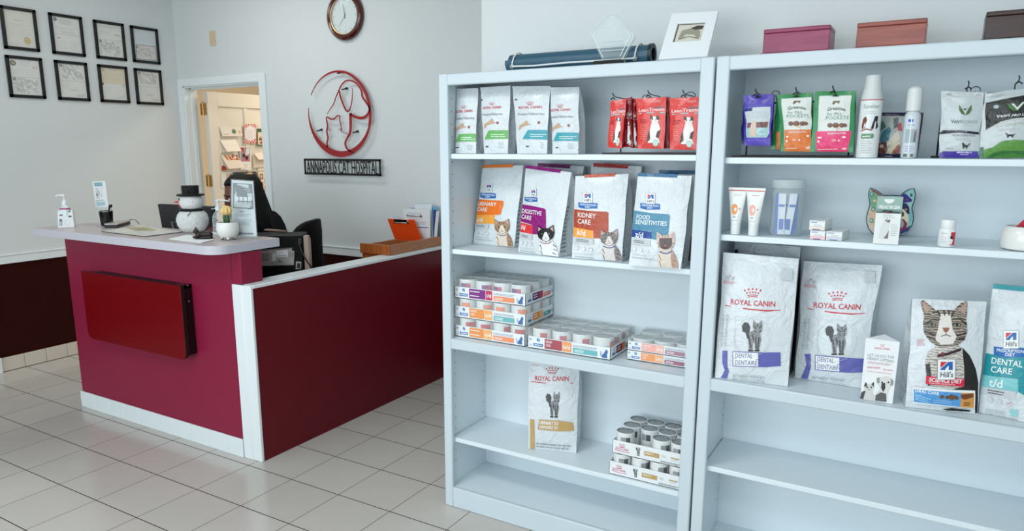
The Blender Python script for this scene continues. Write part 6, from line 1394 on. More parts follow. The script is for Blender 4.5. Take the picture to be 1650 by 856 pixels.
# pen cup
t = thing('pen_cup', 'glossy black pen cup with silver rim on the counter', 'cup', (.745, -.43, ZK)); pc = AZ((165, 364.5), ZK)
pc = V((pc.x, pc.y+.03, ZK)); b = MB(); b.lathe([(.028, 0), (.033, .004), (.039, .085), (.0375, .085), (.031, .006), (.001, .004)], black_gloss, pc, 32); b.build('cup_body', t)
b = MB(); b.lathe([(.0392, .084), (.0396, .088), (.0372, .088), (.0372, .083)], chrome, pc, 32, cap=False); b.build('rim', t)
for lab, dx, dy, hx, hy, c in (('white pen with black tip leaning right in the cup', .0, .004, .040, .012, whitepl), ('black pen beside the white one in the cup', .006, -.006, .046, .004, blackm)):
    p = thing('pen', lab, 'pen', (pc.x+dx, pc.y+dy, ZK+.006), 'pens in the black cup'); b = MB(); s = pc+V((dx, dy, .008)); e = s+V((hx, hy, .118)); b.tube([s, s+(e-s)*.86], .0045, c, 8); b.build('barrel', p)
    b = MB(); b.tube([s+(e-s)*.86, s+(e-s)*.93, e], [.0052, .006, .0035], blackm, 8); b.build('cap', p)
# card reader with cord
t = thing('card_reader', 'silver and black electronic pad with a black cord beside the pen cup', 'device', (.88, -.38, ZK))
a, c = AZ((168, 367.5), ZK), AZ((190, 367.2), ZK); e = AZ((210.5, 361.5), ZK); f_ = a+(e-c)
def lift(p, z): return V((p.x, p.y, ZK+z))
b = MB(); b.hexa([lift(p, .0) for p in (a, c, e, f_)]+[lift(p, .016) for p in (a, c, e, f_)], blackm); b.build('base', t, .003)
b = MB(); cm = (a+c+e+f_)/4
k = lambda p, s, z: V((cm.x+(p.x-cm.x)*s, cm.y+(p.y-cm.y)*s, ZK+z))
b.hexa([k(p, 1.02, .0165) for p in (a, c, e, f_)]+[k(p, .96, .026) for p in (a, c, e, f_)], mat('silver_plastic', (186, 184, 178), .3, metal=.5)); b.build('top_plate', t, .004)
b = MB(); cr_ = [lift((e+f_)/2, .012), lift(AZ((214, 358.5), ZK), .02), lift(AZ((219, 359.0), ZK), .016), lift(AZ((224, 362.0), ZK), .004)]; b.tube(curve3(cr_) if False else cr_, .0025, blackm, 8); b.build('cord', t)
# laminated sheet
t = thing('calendar_sheet', 'large flat printed calendar sheet lying on the counter', 'sheet', (1.25, -.47, ZK))
q = [lift(AZ(p, ZK), 0) for p in ((163.5, 373.5), (233, 381.8), (294, 374.5), (226, 364.5))]
b = MB(); b.prism(q, (0, 0, .0035), mat('sheet_backing', (96, 92, 88), .6), mat('sheet_under', (90, 88, 84), .7)); b.m[1] = b.mi(mat('calendar_paper', (214, 216, 208), .35))
A = Art(b, bil([p+V((0, 0, .0035)) for p in q]), (0, 0, 1), None, .0006, 'paper', fine=9)
A.poly([(.02, .58), (.40, .42), (.62, .62), (.60, .80), (.20, .96), (.05, .80)], (176, 170, 136)); A.poly([(.2, .6), (.4, .5), (.5, .66), (.3, .8)], (150, 150, 112))
for k in range(6): A.line([(.42+.55*k/6, .04), (.42+.55*k/6, .5)], .004, (170, 174, 172)); A.line([(.4, .05+.09*k), (.98, .05+.09*k)], .004, (170, 174, 172))
b.build('sheet', t, smooth=False)
# tinsel snowman
t = thing('snowman', 'white tinsel snowman with black tinsel top hat and black scarf', 'snowman', (1.53, -.36, ZK))
sw = mat('white_tinsel', (228, 232, 232), .5, bump=.9, bscale=140, sheen=.3); bt = mat('black_tinsel', (10, 10, 12), .3, bump=.9, bscale=140)
SK = .80
class SMB(MB):
    def build(self, name, parent=None, **k):
        o = V((SNO.x, SNO.y, ZK)); self.v = [o+(p-o)*SK for p in self.v]
        return MB.build(self, name, parent, **k)
SNO = AZ((312, 374.0), ZK); SNO = V((SNO.x, SNO.y, ZK))
sc = SNO
def fuzz(b, fn, n, ln, m, seed):
    rnd = random.Random(seed)
    for _ in range(n):
        p, nn = fn(rnd); d = (nn+V((rnd.uniform(-.9, .9), rnd.uniform(-.9, .9), rnd.uniform(-.9, .9)))).normalized(); s = d.cross(V((rnd.random(), rnd.random(), 1))).normalized()*.0011
        b.face([p-s, p+s, p+d*ln*rnd.uniform(.6, 1.2)], m)
def esp(c, r):
    def f(rnd):
        z = rnd.uniform(-.9, 1); a = rnd.uniform(0, 2*PI); q = math.sqrt(1-z*z); n = V((q*math.cos(a), q*math.sin(a), z)); return V((c[0]+r[0]*n.x, c[1]+r[1]*n.y, c[2]+r[2]*n.z)), n
    return f
b = SMB(); cb = (sc.x, sc.y, ZK+.086); b.lathe([(.055, 0), (.082, .02), (.099, .05), (.103, .085), (.096, .118), (.078, .142), (.05, .156)], sw, sc, 36); fuzz(b, esp((sc.x, sc.y, ZK+.082), (.101, .101, .084)), 2600, .010, sw, 1)
for (az, z) in ((-128, .125), (-134, .085), (-132, .04)): a = math.radians(az); b.ellipsoid((sc.x+.100*math.cos(a), sc.y+.100*math.sin(a), ZK+z), (.007, .007, .005), black_gloss, 10, 6)
b.build('body', t)
hz = ZK+.155; b = SMB(); b.lathe([(.05, .0), (.070, .018), (.078, .045), (.074, .075), (.06, .095), (.04, .10)], sw, (sc.x, sc.y, hz), 36); fuzz(b, esp((sc.x, sc.y, hz+.045), (.074, .074, .05)), 1500, .009, sw, 2); b.build('head', t)
b = SMB(); b.tube([(sc.x+.066*math.cos(k*PI/14), sc.y+.066*math.sin(k*PI/14), hz-.002) for k in range(28)], .011, bt, 8, closed=True)
def ringp(rnd): a = rnd.uniform(0, 2*PI); n = V((math.cos(a), math.sin(a), rnd.uniform(-.6, .6))); return V((sc.x+.072*math.cos(a), sc.y+.072*math.sin(a), hz-.002)), n
fuzz(b, ringp, 700, .012, bt, 3); a = math.radians(-80); b.tube([(sc.x+.070, sc.y-.055, hz-.004), (sc.x+.062, sc.y-.083, hz-.038)], .0022, bt, 6); b.build('scarf', t)
b = SMB(); zb = hz+.092; b.lathe([(.085, 0), (.088, .006), (.085, .013), (.055, .014)], bt, (sc.x, sc.y, zb), 32); b.lathe([(.052, .012), (.054, .04), (.056, .066), (.054, .070), (.001, .071)], bt, (sc.x, sc.y, zb), 32)
def hatp(rnd):
    a = rnd.uniform(0, 2*PI)
    if rnd.random() < .5: return V((sc.x+.086*math.cos(a), sc.y+.086*math.sin(a), zb+.006)), V((math.cos(a), math.sin(a), 0))
    return V((sc.x+.054*math.cos(a), sc.y+.054*math.sin(a), zb+rnd.uniform(.015, .07))), V((math.cos(a), math.sin(a), .2))
fuzz(b, hatp, 1500, .008, bt, 4); b.build('hat', t)
fd = V((-.45, -.89, 0)).normalized(); fs2 = V((.89, -.45, 0))
def on_head(s, z): a = s; d = (fd*math.cos(a)+fs2*math.sin(a)); r = .0775; return V((sc.x, sc.y, hz+z))+d*r, d
b = SMB()
for s in (-.42, .12): p, d = on_head(s, .070); b.ellipsoid(p-d*.004, (.007, .007, .008), black_gloss, 10, 6)
b.build('eyes', t) if False else b.build('eye_pair', t)
b = SMB(); p, d = on_head(-.25, .052); b.tube([p-d*.01, p+d*.012+V((-.004, 0, 0)), p+d*.03+V((-.01, 0, -.002))], [.009, .006, .001], mat('felt_red', (200, 60, 56), .7), 8); b.build('nose', t)
b = SMB(); b.tube([on_head(s, .030-.012*(1-((s+.12)/.32)**2))[0] for s in (-.40, -.3, -.2, -.1, 0, .1, .2)], .004, mat('felt_red', (200, 60, 56), .7), 8); b.build('mouth', t)
# note paper and cat figurine
t = thing('note_paper', 'white note sheets lying under the small dark cat figurine', 'paper', (1.76, -.55, ZK))
for i, dz in ((0, 0), (1, .0016)):
    q = [lift(AZ((p[0]+(2 if i else 0), p[1]-(.4 if i else 0)), ZK), dz) for p in ((271, 386), (323, 392.3), (343.5, 387.2), (300, 379.5))]; b = MB(); b.prism(q, (0, 0, .0012), paper, paper); b.build('sheet', t, smooth=False)
t = thing('cat_figurine', 'small dark bronze reclining cat figurine on the white notes', 'figurine', (1.79, -.545, ZK+.004)); zc_ = ZK+.0032
bz = mat('dark_bronze', (46, 38, 36), .45, metal=.3, bump=.3, bscale=90)
fc = AZ((325, 385.8), zc_); fx = V((.855, .518, 0)); fy = V((-.518, .855, 0))
FM = Matrix.Translation(fc+fy*.03) @ Matrix(((fx.x, fy.x, 0, 0), (fx.y, fy.y, 0, 0), (0, 0, 1, 0), (0, 0, 0, 1)))
b = MB(); b.X = FM
b.lathe([(.026, 0), (.028, .003), (.026, .006)], bz, (0, 0, 0), 24, sx=1.75)
b.ellipsoid((.008, .002, .022), (.036, .020, .019), bz, 20, 12); b.ellipsoid((.026, .0, .021), (.020, .020, .018), bz, 16, 10); b.ellipsoid((-.026, -.002, .020), (.015, .015, .018), bz, 14, 10)
b.tube([(.042, -.004, .010), (.036, -.020, .009), (.012, -.026, .009), (-.012, -.022, .009)], [.006, .006, .005, .003], bz, 8); b.tube([(-.028, -.010, .012), (-.044, -.014, .009), (-.050, -.014, .009)], [.007, .006, .004], bz, 8)
b.build('body', t)
b = MB(); b.X = FM; b.ellipsoid((-.036, -.004, .037), (.014, .012, .012), bz, 16, 10); b.ellipsoid((-.043, -.010, .034), (.006, .006, .005), bz, 10, 6)
for dx, dy in ((-.041, .004), (-.030, -.006)): b.mesh([(dx-.006, dy-.003, .044), (dx+.005, dy-.002, .046), (dx, dy+.004, .044), (dx-.001, dy, .062)], [(0, 1, 3), (1, 2, 3), (2, 0, 3), (0, 2, 1)], bz)
b.build('head', t)
# book with maroon cover
t = thing('notepad', 'small maroon covered notepad lying behind the white planter', 'notepad', (1.66, -.37, ZK)); q = [lift(AZ(p, ZK), 0) for p in ((333, 377), (353, 379.3), (360, 371.5), (338, 369.5))]
b = MB(); b.prism(q, (0, 0, .014), paper, paper); b.build('pages', t, .001); b = MB(); b.prism([V((p.x, p.y, ZK+.0142)) for p in q], (0, 0, .004), mat('maroon_cover', (92, 36, 44), .5), mat('maroon_cover', (92, 36, 44), .5)); b.build('cover', t, .001)
# clear pump bottle behind planter
t = thing('pump_bottle', 'clear empty pump bottle standing behind the white planter', 'bottle', (1.83, -.43, ZK)); pb = AZ((355, 379.5), ZK); pb.z = ZK
cb_ = clear('clear_bottle', (226, 238, 240), .06, .86)
b = MB(); b.lathe([(.030, .0), (.034, .006), (.034, .085), (.028, .112), (.016, .128), (.0145, .138)], cb_, pb, 28); b.build('bottle_body', t)
b = MB(); pm = mat('frosted_pump', (214, 222, 224), .35); b.lathe([(.016, .134), (.016, .150), (.009, .154), (.006, .160), (.005, .176), (.012, .178), (.012, .186), (.004, .188)], pm, pb, 18); b.tube([pb+V((0, 0, .184)), pb+V((.03, .018, .184)), pb+V((.052, .032, .180))], [.005, .004, .003], pm, 8); b.build('pump', t)
# white footed planter with grafted cactus
t = thing('planter', 'white speckled ceramic planter with little feet holding a cactus', 'planter', (1.93, -.47, ZK)); pp = AZ((368.0, 385.8), ZK); pp.z = ZK
spk = mat('speckled_ceramic', (228, 230, 226), .3, bump=.25, bscale=220, coat=.25)
b = MB(); b.lathe([(.026, .012), (.040, .015), (.052, .031), (.0555, .054), (.052, .080), (.049, .088), (.045, .087), (.049, .058), (.035, .022), (.001, .020)], spk, pp, 40); b.build('pot_body', t)
for az in (-150, -95, -40, 60, 150):
    a = math.radians(az)
    if az in (-95,): continue
    b = MB(); b.lathe([(.007, 0), (.008, .003), (.010, .018), (.012, .026)], spk, (pp.x+.031*math.cos(a), pp.y+.031*math.sin(a), ZK), 14); b.lathe([(.0074, -.0002), (.0082, .0028)], blackm, (pp.x+.031*math.cos(a), pp.y+.031*math.sin(a), ZK), 14); b.build('foot', t)
b = MB(); b.lathe([(.001, .078), (.046, .0785)], mat('potting_soil', (70, 58, 46), .95, bump=.6, bscale=120), pp, 28, cap=False); b.build('soil', t)
t = thing('cactus', 'grafted cactus with pale yellow top growing in the white planter', 'cactus', (pp.x+.006, pp.y, ZK+.080)); cg = mat('cactus_green', (46, 78, 44), .5, bump=.4, bscale=60)
cp = V((pp.x+.006, pp.y-.004, ZK+.080)); b = MB(); n = 36; pr = [(.013, 0), (.0155, .012), (.0165, .03), (.015, .042), (.010, .048)]
ps = [(cp.x+r*(1+.14*math.cos(3*2*PI*i/n+.6))*math.cos(2*PI*i/n), cp.y+r*(1+.14*math.cos(3*2*PI*i/n+.6))*math.sin(2*PI*i/n), cp.z+z) for r, z in pr for i in range(n)]
b.mesh(ps, [(j*n+i, j*n+(i+1) % n, (j+1)*n+(i+1) % n, (j+1)*n+i) for j in range(4) for i in range(n)]+[tuple(4*n+i for i in range(n))], cg); b.build('stem', t)
b = MB(); yc_ = mat('yellow_cactus', (226, 196, 130), .5, bump=.3, bscale=60); n = 60; pr = [(math.sin(PI*j/12), -math.cos(PI*j/12)) for j in range(1, 12)]
ps = [(cp.x+.027*q_*(1+.10*math.cos(10*2*PI*i/n))*math.cos(2*PI*i/n), cp.y+.027*q_*(1+.10*math.cos(10*2*PI*i/n))*math.sin(2*PI*i/n), cp.z+.066+.025*z) for q_, z in pr for i in range(n)]
b.mesh(ps, [(j*n+i, j*n+(i+1) % n, (j+1)*n+(i+1) % n, (j+1)*n+i) for j in range(10) for i in range(n)]+[tuple(10*n+i for i in range(n)), tuple(range(n-1, -1, -1))], yc_); b.build('graft', t)
# acrylic sign holder with grey printed sheet
t = thing('sign_holder', 'upright acrylic sign holder with grey printed sheet in front of person', 'sign', (1.95, -.40, ZK))
a, c = AZ((371, 383.2), ZK), AZ((414, 384.2), ZK); a.z = c.z = ZK
c = V((c.x, c.y, ZK)); tr = AY((407.5, 291), c.y+.012); tl = AY((371.5, 288.5), a.y+.012)
bl2, br2 = a, c
N = (br2-bl2).cross(tl-bl2).normalized(); N = -N if N.y > 0 else N
b = MB(); b.mesh([bl2, br2, tr, tl]+[p-N*.009 for p in (bl2, br2, tr, tl)], [(0, 1, 2, 3), (7, 6, 5, 4), (1, 5, 6, 2), (4, 0, 3, 7), (3, 2, 6, 7)], acr)
bk_ = V((-N.x, -N.y, 0)).normalized()*.075; b.mesh([bl2, br2, br2+bk_, bl2+bk_], [(0, 1, 2, 3)], acr); b.build('holder_body', t, smooth=False)
b = MB(); S = bil([bl2, br2, tr, tl]); in_ = lambda u, v: S(.02+.96*u, .03+.955*v)-N*.006
b.mesh([in_(0, 0), in_(1, 0), in_(1, 1), in_(0, 1)], [(0, 1, 2, 3)], mat('sign_paper', (206, 216, 218), .5))
A = Art(b, in_, N, None, .0025, 'paper', fine=9); A.lay = .1; G = (128, 136, 138); LG = (196, 206, 208)
A.poly([(.05, .50), (.95, .50), (.95, .95), (.05, .95)], G); A.poly([(.25, .87), (.78, .87), (.78, .935), (.25, .935)], LG); A.rows((.16, .845), (.84, .845), 2, (0, -.035), .012, LG, .05)
A.poly([(.12, .52), (.80, .52), (.80, .66), (.92, .66), (.92, .78), (.62, .78), (.62, .805), (.22, .805), (.22, .73), (.12, .73)], LG)
for k in range(4): A.poly([(.16+.19*k, .64), (.31+.19*k, .64), (.31+.19*k, .71), (.16+.19*k, .71)], (214, 222, 224)); A.poly([(.16+.19*k, .55), (.31+.19*k, .55), (.31+.19*k, .62), (.16+.19*k, .62)], (182, 194, 196))
A.rows((.70, .50), (.92, .50), 1, (0, 0), .014, (80, 86, 90)); A.rows((.35, .445), (.58, .445), 1, (0, 0), .012, (90, 96, 100)); A.rows((.14, .40), (.86, .40), 2, (0, -.03), .008, (160, 170, 174)); A.rows((.16, .30), (.86, .30), 3, (0, -.04), .02, (190, 200, 204)); A.rows((.14, .05), (.9, .05), 1, (0, 0), .03, (120, 128, 150))
b.build('printed_sheet', t, smooth=False)
# ================================================================== BEHIND THE COUNTER
# desk that carries the computer things
t = thing('desk', 'low desk hidden behind the counter under the monitor', 'desk', (1.30, -.10, 0)); dk = wood('desk_wood', (150, 92, 56), (176, 112, 70), 6)
ZD = .760
b = MB(); b.box(.62, 2.050, -.415, .03, ZD-.03, ZD, dk); b.build('desk_top', t, .002)
for x in (.63, 2.02): b = MB(); b.box(x, x+.025, -.40, .01, 0, ZD-.03, dk); b.build('side_panel', t)
t = thing('return_desk', 'desk return hidden behind the partition under the wooden organizer', 'desk', (1.80, .75, 0))
b = MB(); b.box(1.80, 2.050, .40, 1.155, ZD-.03, ZD, dk); b.build('desk_top', t, .002); b = MB(); b.box(1.81, 2.04, 1.12, 1.145, 0, ZD-.03, dk); b.build('side_panel', t); b = MB(); b.box(1.81, 2.04, .41, .435, 0, ZD-.03, dk); b.build('side_panel', t)
# monitor seen from behind
t = thing('monitor', 'black computer monitor seen from behind at the counter, left of snowman', 'monitor', (1.05, -.12, ZD+.0012))
ym = -.115; a = AY((264.5, 372), ym); tl = AY((253.5, 328.7), ym-.02); tr = AY((341, 332.7), ym+.02); br = V((tr.x-.0, tr.y, a.z)); bl = V((tl.x+.035, tl.y, a.z-.06)); br = V((tr.x, tr.y, a.z-.06))
b = MB(); scr = mat('monitor_shell', (40, 40, 42), .45); dd = V((0, .03, 0)); b.hexa([bl, br, br+dd, bl+dd, tl, tr, tr+dd, tl+dd], scr); b.build('screen_housing', t, .004)
b = MB(); b.hexa([bl.lerp(br, .3)+V((0, -.02, .05)), bl.lerp(br, .7)+V((0, -.02, .05)), bl.lerp(br, .7)+V((0, 0, .05)), bl.lerp(br, .3)+V((0, 0, .05)), tl.lerp(tr, .3)+V((0, -.02, -.10)), tl.lerp(tr, .7)+V((0, -.02, -.10)), tl.lerp(tr, .7)+V((0, 0, -.1)), tl.lerp(tr, .3)+V((0, 0, -.1))], scr); b.build('rear_cover', t, .006)
b = MB(); p = AY((275, 357), ym-.012); q = AY((291, 358), ym-.012); p2 = AY((278, 371), ym-.012); q2 = AY((293, 371), ym-.012)
b.prism([p2, q2, q, p], (0, .004, 0), mat('grey_sticker', (120, 122, 122), .5)); b.build('sticker', t)
xm = (bl.x+br.x)/2; b = MB(); b.box(xm-.03, xm+.03, ym+.03, ym+.05, ZD+.01, a.z+.05, scr); b.lathe([(.11, 0.0012), (.11, .010), (.03, .016)], scr, (xm, ym+.03, ZD), 28); b.build('stand', t)
b = MB(); d3 = V((0, .0312, 0)); b.face([p_+d3 for p_ in (br.lerp(bl, .03)+V((0, 0, .02)), bl.lerp(br, .03)+V((0, 0, .02)), tl.lerp(tr, .03)+V((0, 0, -.02)), tr.lerp(tl, .03)+V((0, 0, -.02)))], mat('screen_glass', (20, 24, 30), .1)); b.build('screen', t)
# spiral bound calendar
t = thing('spiral_book', 'dark spiral bound book standing upright behind the snowman', 'book', (1.47, -.24, ZD+.0012))
yb_ = -.235; a = AY((341.5, 334), yb_); c = AY((346, 333.5), yb_+.01); e = AY((353, 373), yb_+.01); f_ = AY((345, 373), yb_)
b = MB(); x0 = a.x-.10
b.hexa([(x0, yb_, ZD+.0012), (f_.x, yb_, ZD+.0012), (f_.x, yb_+.02, ZD+.0012), (x0, yb_+.02, ZD+.0012), (x0-.02, yb_, a.z), (a.x, yb_, a.z), (a.x, yb_+.02, a.z), (x0-.02, yb_+.02, a.z)], mat('book_cover', (44, 46, 48), .5)); b.build('cover', t, .002)
b = MB(); N_ = 17
for k in range(N_):
    f = k/(N_-1); p = V((a.x+(f_.x+.012-a.x)*f+.004, yb_+.010, a.z+(ZD+.12-a.z)*f-.006)); b.tube([p+V((.012*math.cos(q_), .014*math.sin(q_), .003*math.sin(q_))) for q_ in [i*PI/5 for i in range(10)]], .003, blackm if k % 2 else mat('white_coil', (220, 224, 226), .4), 5, closed=True)
b.build('spiral', t)
b = MB(); b.box(x0, f_.x-.002, yb_+.0205, yb_+.026, ZD+.002, a.z-.12, paper); b.build('pages', t)
# label printer / terminal seen from behind
t = thing('desktop_machine', 'black office machine with silver rear plate and beige side behind counter end', 'machine', (1.86, -.10, ZD+.0012))
mb_ = mat('machine_black', (9, 12, 12), .55, spec=.2); tan = mat('machine_beige', (168, 146, 134), .5); silv2 = mat('machine_silver', (168, 164, 162), .4, metal=.2)
R_ = AZ((487, 380), 1.100); 
ex = V((-.80, -.60, 0)); ey = V((-.60, .80, 0))            # ex: to the left along the rear face, ey: away from the camera
R0_ = V((1.950, -.035, 0)); rp_ = AY((486, 380), -.035)
R0_ = V((rp_.x, -.035, 0)); ztop = rp_.z
def mp(l, d, z): return R0_+ex*l+ey*d+V((0, 0, z))
L_ = .335; D_ = .20
b = MB(); zb_ = ZD+.0012
b.hexa([mp(L_, 0, zb_), mp(.0, 0, zb_), mp(.0, D_, zb_), mp(L_, D_, zb_), mp(L_, 0, ztop), mp(.0, 0, ztop), mp(.0, D_, ztop), mp(L_, D_, ztop)], mb_); b.build('housing', t, .005)
b = MB(); prof = [(0, zb_+.03), (.0, ztop-.002), (.05, ztop-.004), (.09, ztop-.03), (.095, zb_+.03)]
b.prism([mp(-.0055, .012+p, z) for p, z in prof], ex*-.028, tan); b.build('side_cover', t, .004)
fN = V((.60, -.80, 0))
def on_m(p, off=.001):
    D = ray(p); n = fN; o = R0_+fN*off; k = ((o-CAM).dot(n))/D.dot(n); return CAM+D*k
b = MB(); q = [on_m(p) for p in ((416, 428.8), (473.5, 427.0), (474.5, 404.5), (470.5, 403.8), (470.5, 399.0), (416, 402.6))]; b.prism(q, fN*-.003+fN*.006, silv2); 
q = [on_m(p, .006) for p in ((418, 402.8), (471.5, 398.8), (471.5, 400.4), (418, 404.6))]; b.face(q, mat('machine_seam', (90, 88, 88), .5))
A = Art(b, lambda u, v: on_m((330+u/8.25, 370+v/8.25), .0075), fN, None, .0008, 'paper', fine=9999)
A.poly([(945, 285), (1100, 272), (1110, 362), (955, 372)], (214, 216, 218)); A.rows((962, 300), (1060, 292), 2, (2, 18), 5, (160, 164, 168)); A.rows((964, 352), (1100, 344), 1, (0, 9), 9, (110, 114, 116)); A.poly([(905, 318), (940, 316), (948, 416), (886, 422)], (206, 210, 214)); A.poly([(985, 388), (998, 420), (1030, 420), (1030, 428), (985, 430)], (40, 40, 44)); A.rows((760, 330), (870, 322), 4, (0, 26), 10, (60, 58, 62)); A.poly([(1110, 300), (1188, 290), (1192, 360), (1120, 366)], (150, 146, 144))
b.build('rear_plate', t, smooth=False)
b = MB(); q = [on_m(p, .001) for p in ((476.5, 434), (485, 433.4), (485.5, 422), (477, 421.4))]; b.prism(q, fN*.004, silv2); q = [on_m(p, .006) for p in ((478.6, 432.4), (483.8, 432), (484, 424.4), (479, 424))]; b.prism(q, fN*.001, blackm); b.build('power_socket', t, .001)
b = MB(); cp_ = [on_m(p, o) for p, o in (((482, 387), .004), ((482, 395), .012), ((487, 408), .02), ((495, 422), .02), ((503, 432), .012))]; b.tube([mp(.02, -.002, ztop-.03)]+cp_[1:], .0045, blackm, 8); b.build('cable', t)
b = MB(); q = [on_m(p, .001) for p in ((480, 395), (486, 394), (486, 384), (480, 384.6))]; b.prism(q, fN*.008, blackm); b.build('plug', t, .001)
for p in ((451, 434.5), (477.5, 440)):
    b = MB(); o = on_m(p, .002); b.ellipsoid(o, (.003, .003, .003), steel, 8, 6); b.build('screw', t)
t = thing('paper_tray', 'brownish cardboard flap sticking up behind the counter top', 'tray', (1.80, .0, ztop))
b = MB(); yc_ = mp(.2, .10, 0); q = [AY(p, .02) for p in ((426, 379), (458, 379.5), (462, 371.2), (448, 371.0), (446, 372.0), (438, 371.8), (436, 370.8), (430, 372))]
q = [V((p.x, p.y, max(p.z, ztop+.006))) for p in q]; b.prism(q, (0, .004, 0), mat('brown_card', (150, 126, 112), .7)); b.build('flap', t); b = MB(); lo = min(p.z for p in q); b.prism([V((q[0].x, .02, ztop+.003)), V((q[1].x, .02, ztop+.003)), V((q[1].x, .02, lo+.004)), V((q[0].x, .02, lo+.004))], (0, .03, 0), mat('brown_card', (150, 126, 112), .7)); b.build('tray_base', t)
# wooden organizer with clipboards
wd = wood('organizer_wood', (148, 78, 34), (176, 100, 50), 7, axis='Z'); wd2 = wood('organizer_wood_side', (164, 104, 66), (184, 124, 84), 7, axis='Y')
t = thing('desk_organizer', 'brown wooden desk organizer standing just inside the partition cap', 'organizer', (1.92, .9, ZD+.0012)); zo = .9225
ox1 = 2.128; f0 = AX((627, 396), ox1); oy0 = f0.y; ozt = f0.z; ox0 = AY((580, 393), oy0).x; oy1 = 1.150
b = MB(); b.box(ox0, ox1, oy0, oy0+.016, zo, ozt, wd); b.build('front_board', t, .001)
b = MB(); b.box(ox1-.014, ox1, oy0+.016, oy1, zo, ozt, wd2); b.build('side_board', t, .001)
b = MB(); b.box(ox0, ox0+.014, oy0+.016, oy0+.36, zo, ozt-.012, wd2); b.build('side_board', t, .001)
dv = 1.010; zdv = AY((655, 388), dv).z
b = MB(); b.box(AY((640, 388), dv).x, ox1-.0145, dv, dv+.012, zo, zdv, wd); b.build('divider', t, .001)
b = MB(); b.box(ox0+.0145, ox1-.0145, oy1-.012, oy1, zo, ozt-.02, wd); b.build('back_board', t, .001)
b = MB(); b.box(max(ox0, 1.83), 2.040, max(oy0+.02, .45), oy1-.01, ZD+.0012, zo-.0005, wd); b.build('riser', t)
Z13 = (600, 310, 7.785)
def board(lab, cat, name, pts, y, col, lean, group, th=.003, bot=None):
    TL_, TR_, BR_, BL_ = [AY(p, y) for p in zq(pts, *Z13)]
    TL_ = TL_+(TL_-CAM).normalized()*0; 
    def ext(top, botp):
        d = (botp-top); k = min(1, (top.z-(zo+.003))/(top.z-botp.z)) if botp.z < zo else (top.z-(zo+.003))/(top.z-botp.z); return top+d*k
    BR_, BL_ = ext(TR_, BR_), ext(TL_, BL_)
    t = thing(name, lab, cat, (BL_+BR_)/2, group); b = MB(); b.prism([BL_, BR_, TR_, TL_], (0, th, 0), col)
    return t, b, (BL_, BR_, TR_, TL_)
GO = 'clipboards and papers in the wooden organizer'
orange = mat('orange_acrylic', (236, 84, 30), .15, trans=.35, coat=.4)
t, b, Q = board('translucent orange clipboard leaning in the organizer', 'clipboard', 'clipboard', [(185, 330), (525, 342), (622, 590), (300, 640)], dv+.030, orange, 0, GO)
b.build('board', t, .004)
def clip(t, pts, y, m):
    q = [AY(p, y) for p in zq(pts, *Z13)]; b = MB(); b.prism([q[3], q[2], q[1], q[0]], (0, .004, 0), m); b.tube([q[3], q[2]], .004, chrome, 8)
    for p in (q[3], q[2]): b.ellipsoid(p, (.007, .006, .006), blackm, 10, 6)
    b.build('clip', t, .001)
clip(t, [(262, 336), (432, 344), (446, 388), (275, 378)], dv+.024, chrome)
t, b, Q = board('white clipboard with printed form, behind the orange one', 'clipboard', 'clipboard', [(382, 205), (725, 212), (728, 570), (440, 600)], dv+.075, mat('form_paper', (222, 224, 228), .6), 0, GO)
S = bil(Q); Hq = homog(zq([(440, 600), (745, 570), (725, 212), (382, 205)], *Z13)); A = Art(b, lambda u, v: AY(zq([(u, v)], *Z13)[0], dv+.075), (0, -1, 0), None, .001, 'paper', fine=9999)
A.text('AC', (442, 400), (488, 400), 34, (44, 44, 60), .02, up=(0, -1)); A.text('Veterinary Patient', (530, 382), (676, 384), 15, (110, 90, 130), up=(0, -1)); A.text('History Form', (532, 402), (660, 404), 15, (110, 90, 130), up=(0, -1)); A.line([(372, 428), (700, 444)], 11, (84, 66, 150)); A.rows((612, 462), (690, 466), 8, (1, 17), 3, (214, 150, 150)); A.rows((400, 470), (580, 478), 6, (2, 20), 4, (196, 120, 110))
b.build('form', t, smooth=False); clip(t, [(432, 248), (600, 256), (606, 300), (440, 292)], dv+.066, mat('white_clip', (206, 212, 218), .3))
for lab, pts, dy, col in (('pale blue folder tab sticking up behind the white form', [(486, 196), (820, 175), (836, 560), (520, 580)], .116, (110, 172, 206)), ('tall white sheet with rounded top behind the form', [(530, 152), (742, 150), (760, 570), (560, 590)], .104, (220, 228, 232)), ('dark blue folder edge, right of the white sheets', [(765, 218), (802, 222), (806, 560), (764, 570)], .092, (48, 60, 130)), ('cream folder leaning at the right end of the organizer', [(800, 236), (838, 236), (812, 556), (770, 562)], .084, (208, 208, 204))):
    t, b, Q = board(lab, 'folder', 'paper_folder', pts, dv+dy, mat('folder_%d_%d_%d' % col, col, .5), 0, GO, .002); b.build('cover', t, .003)
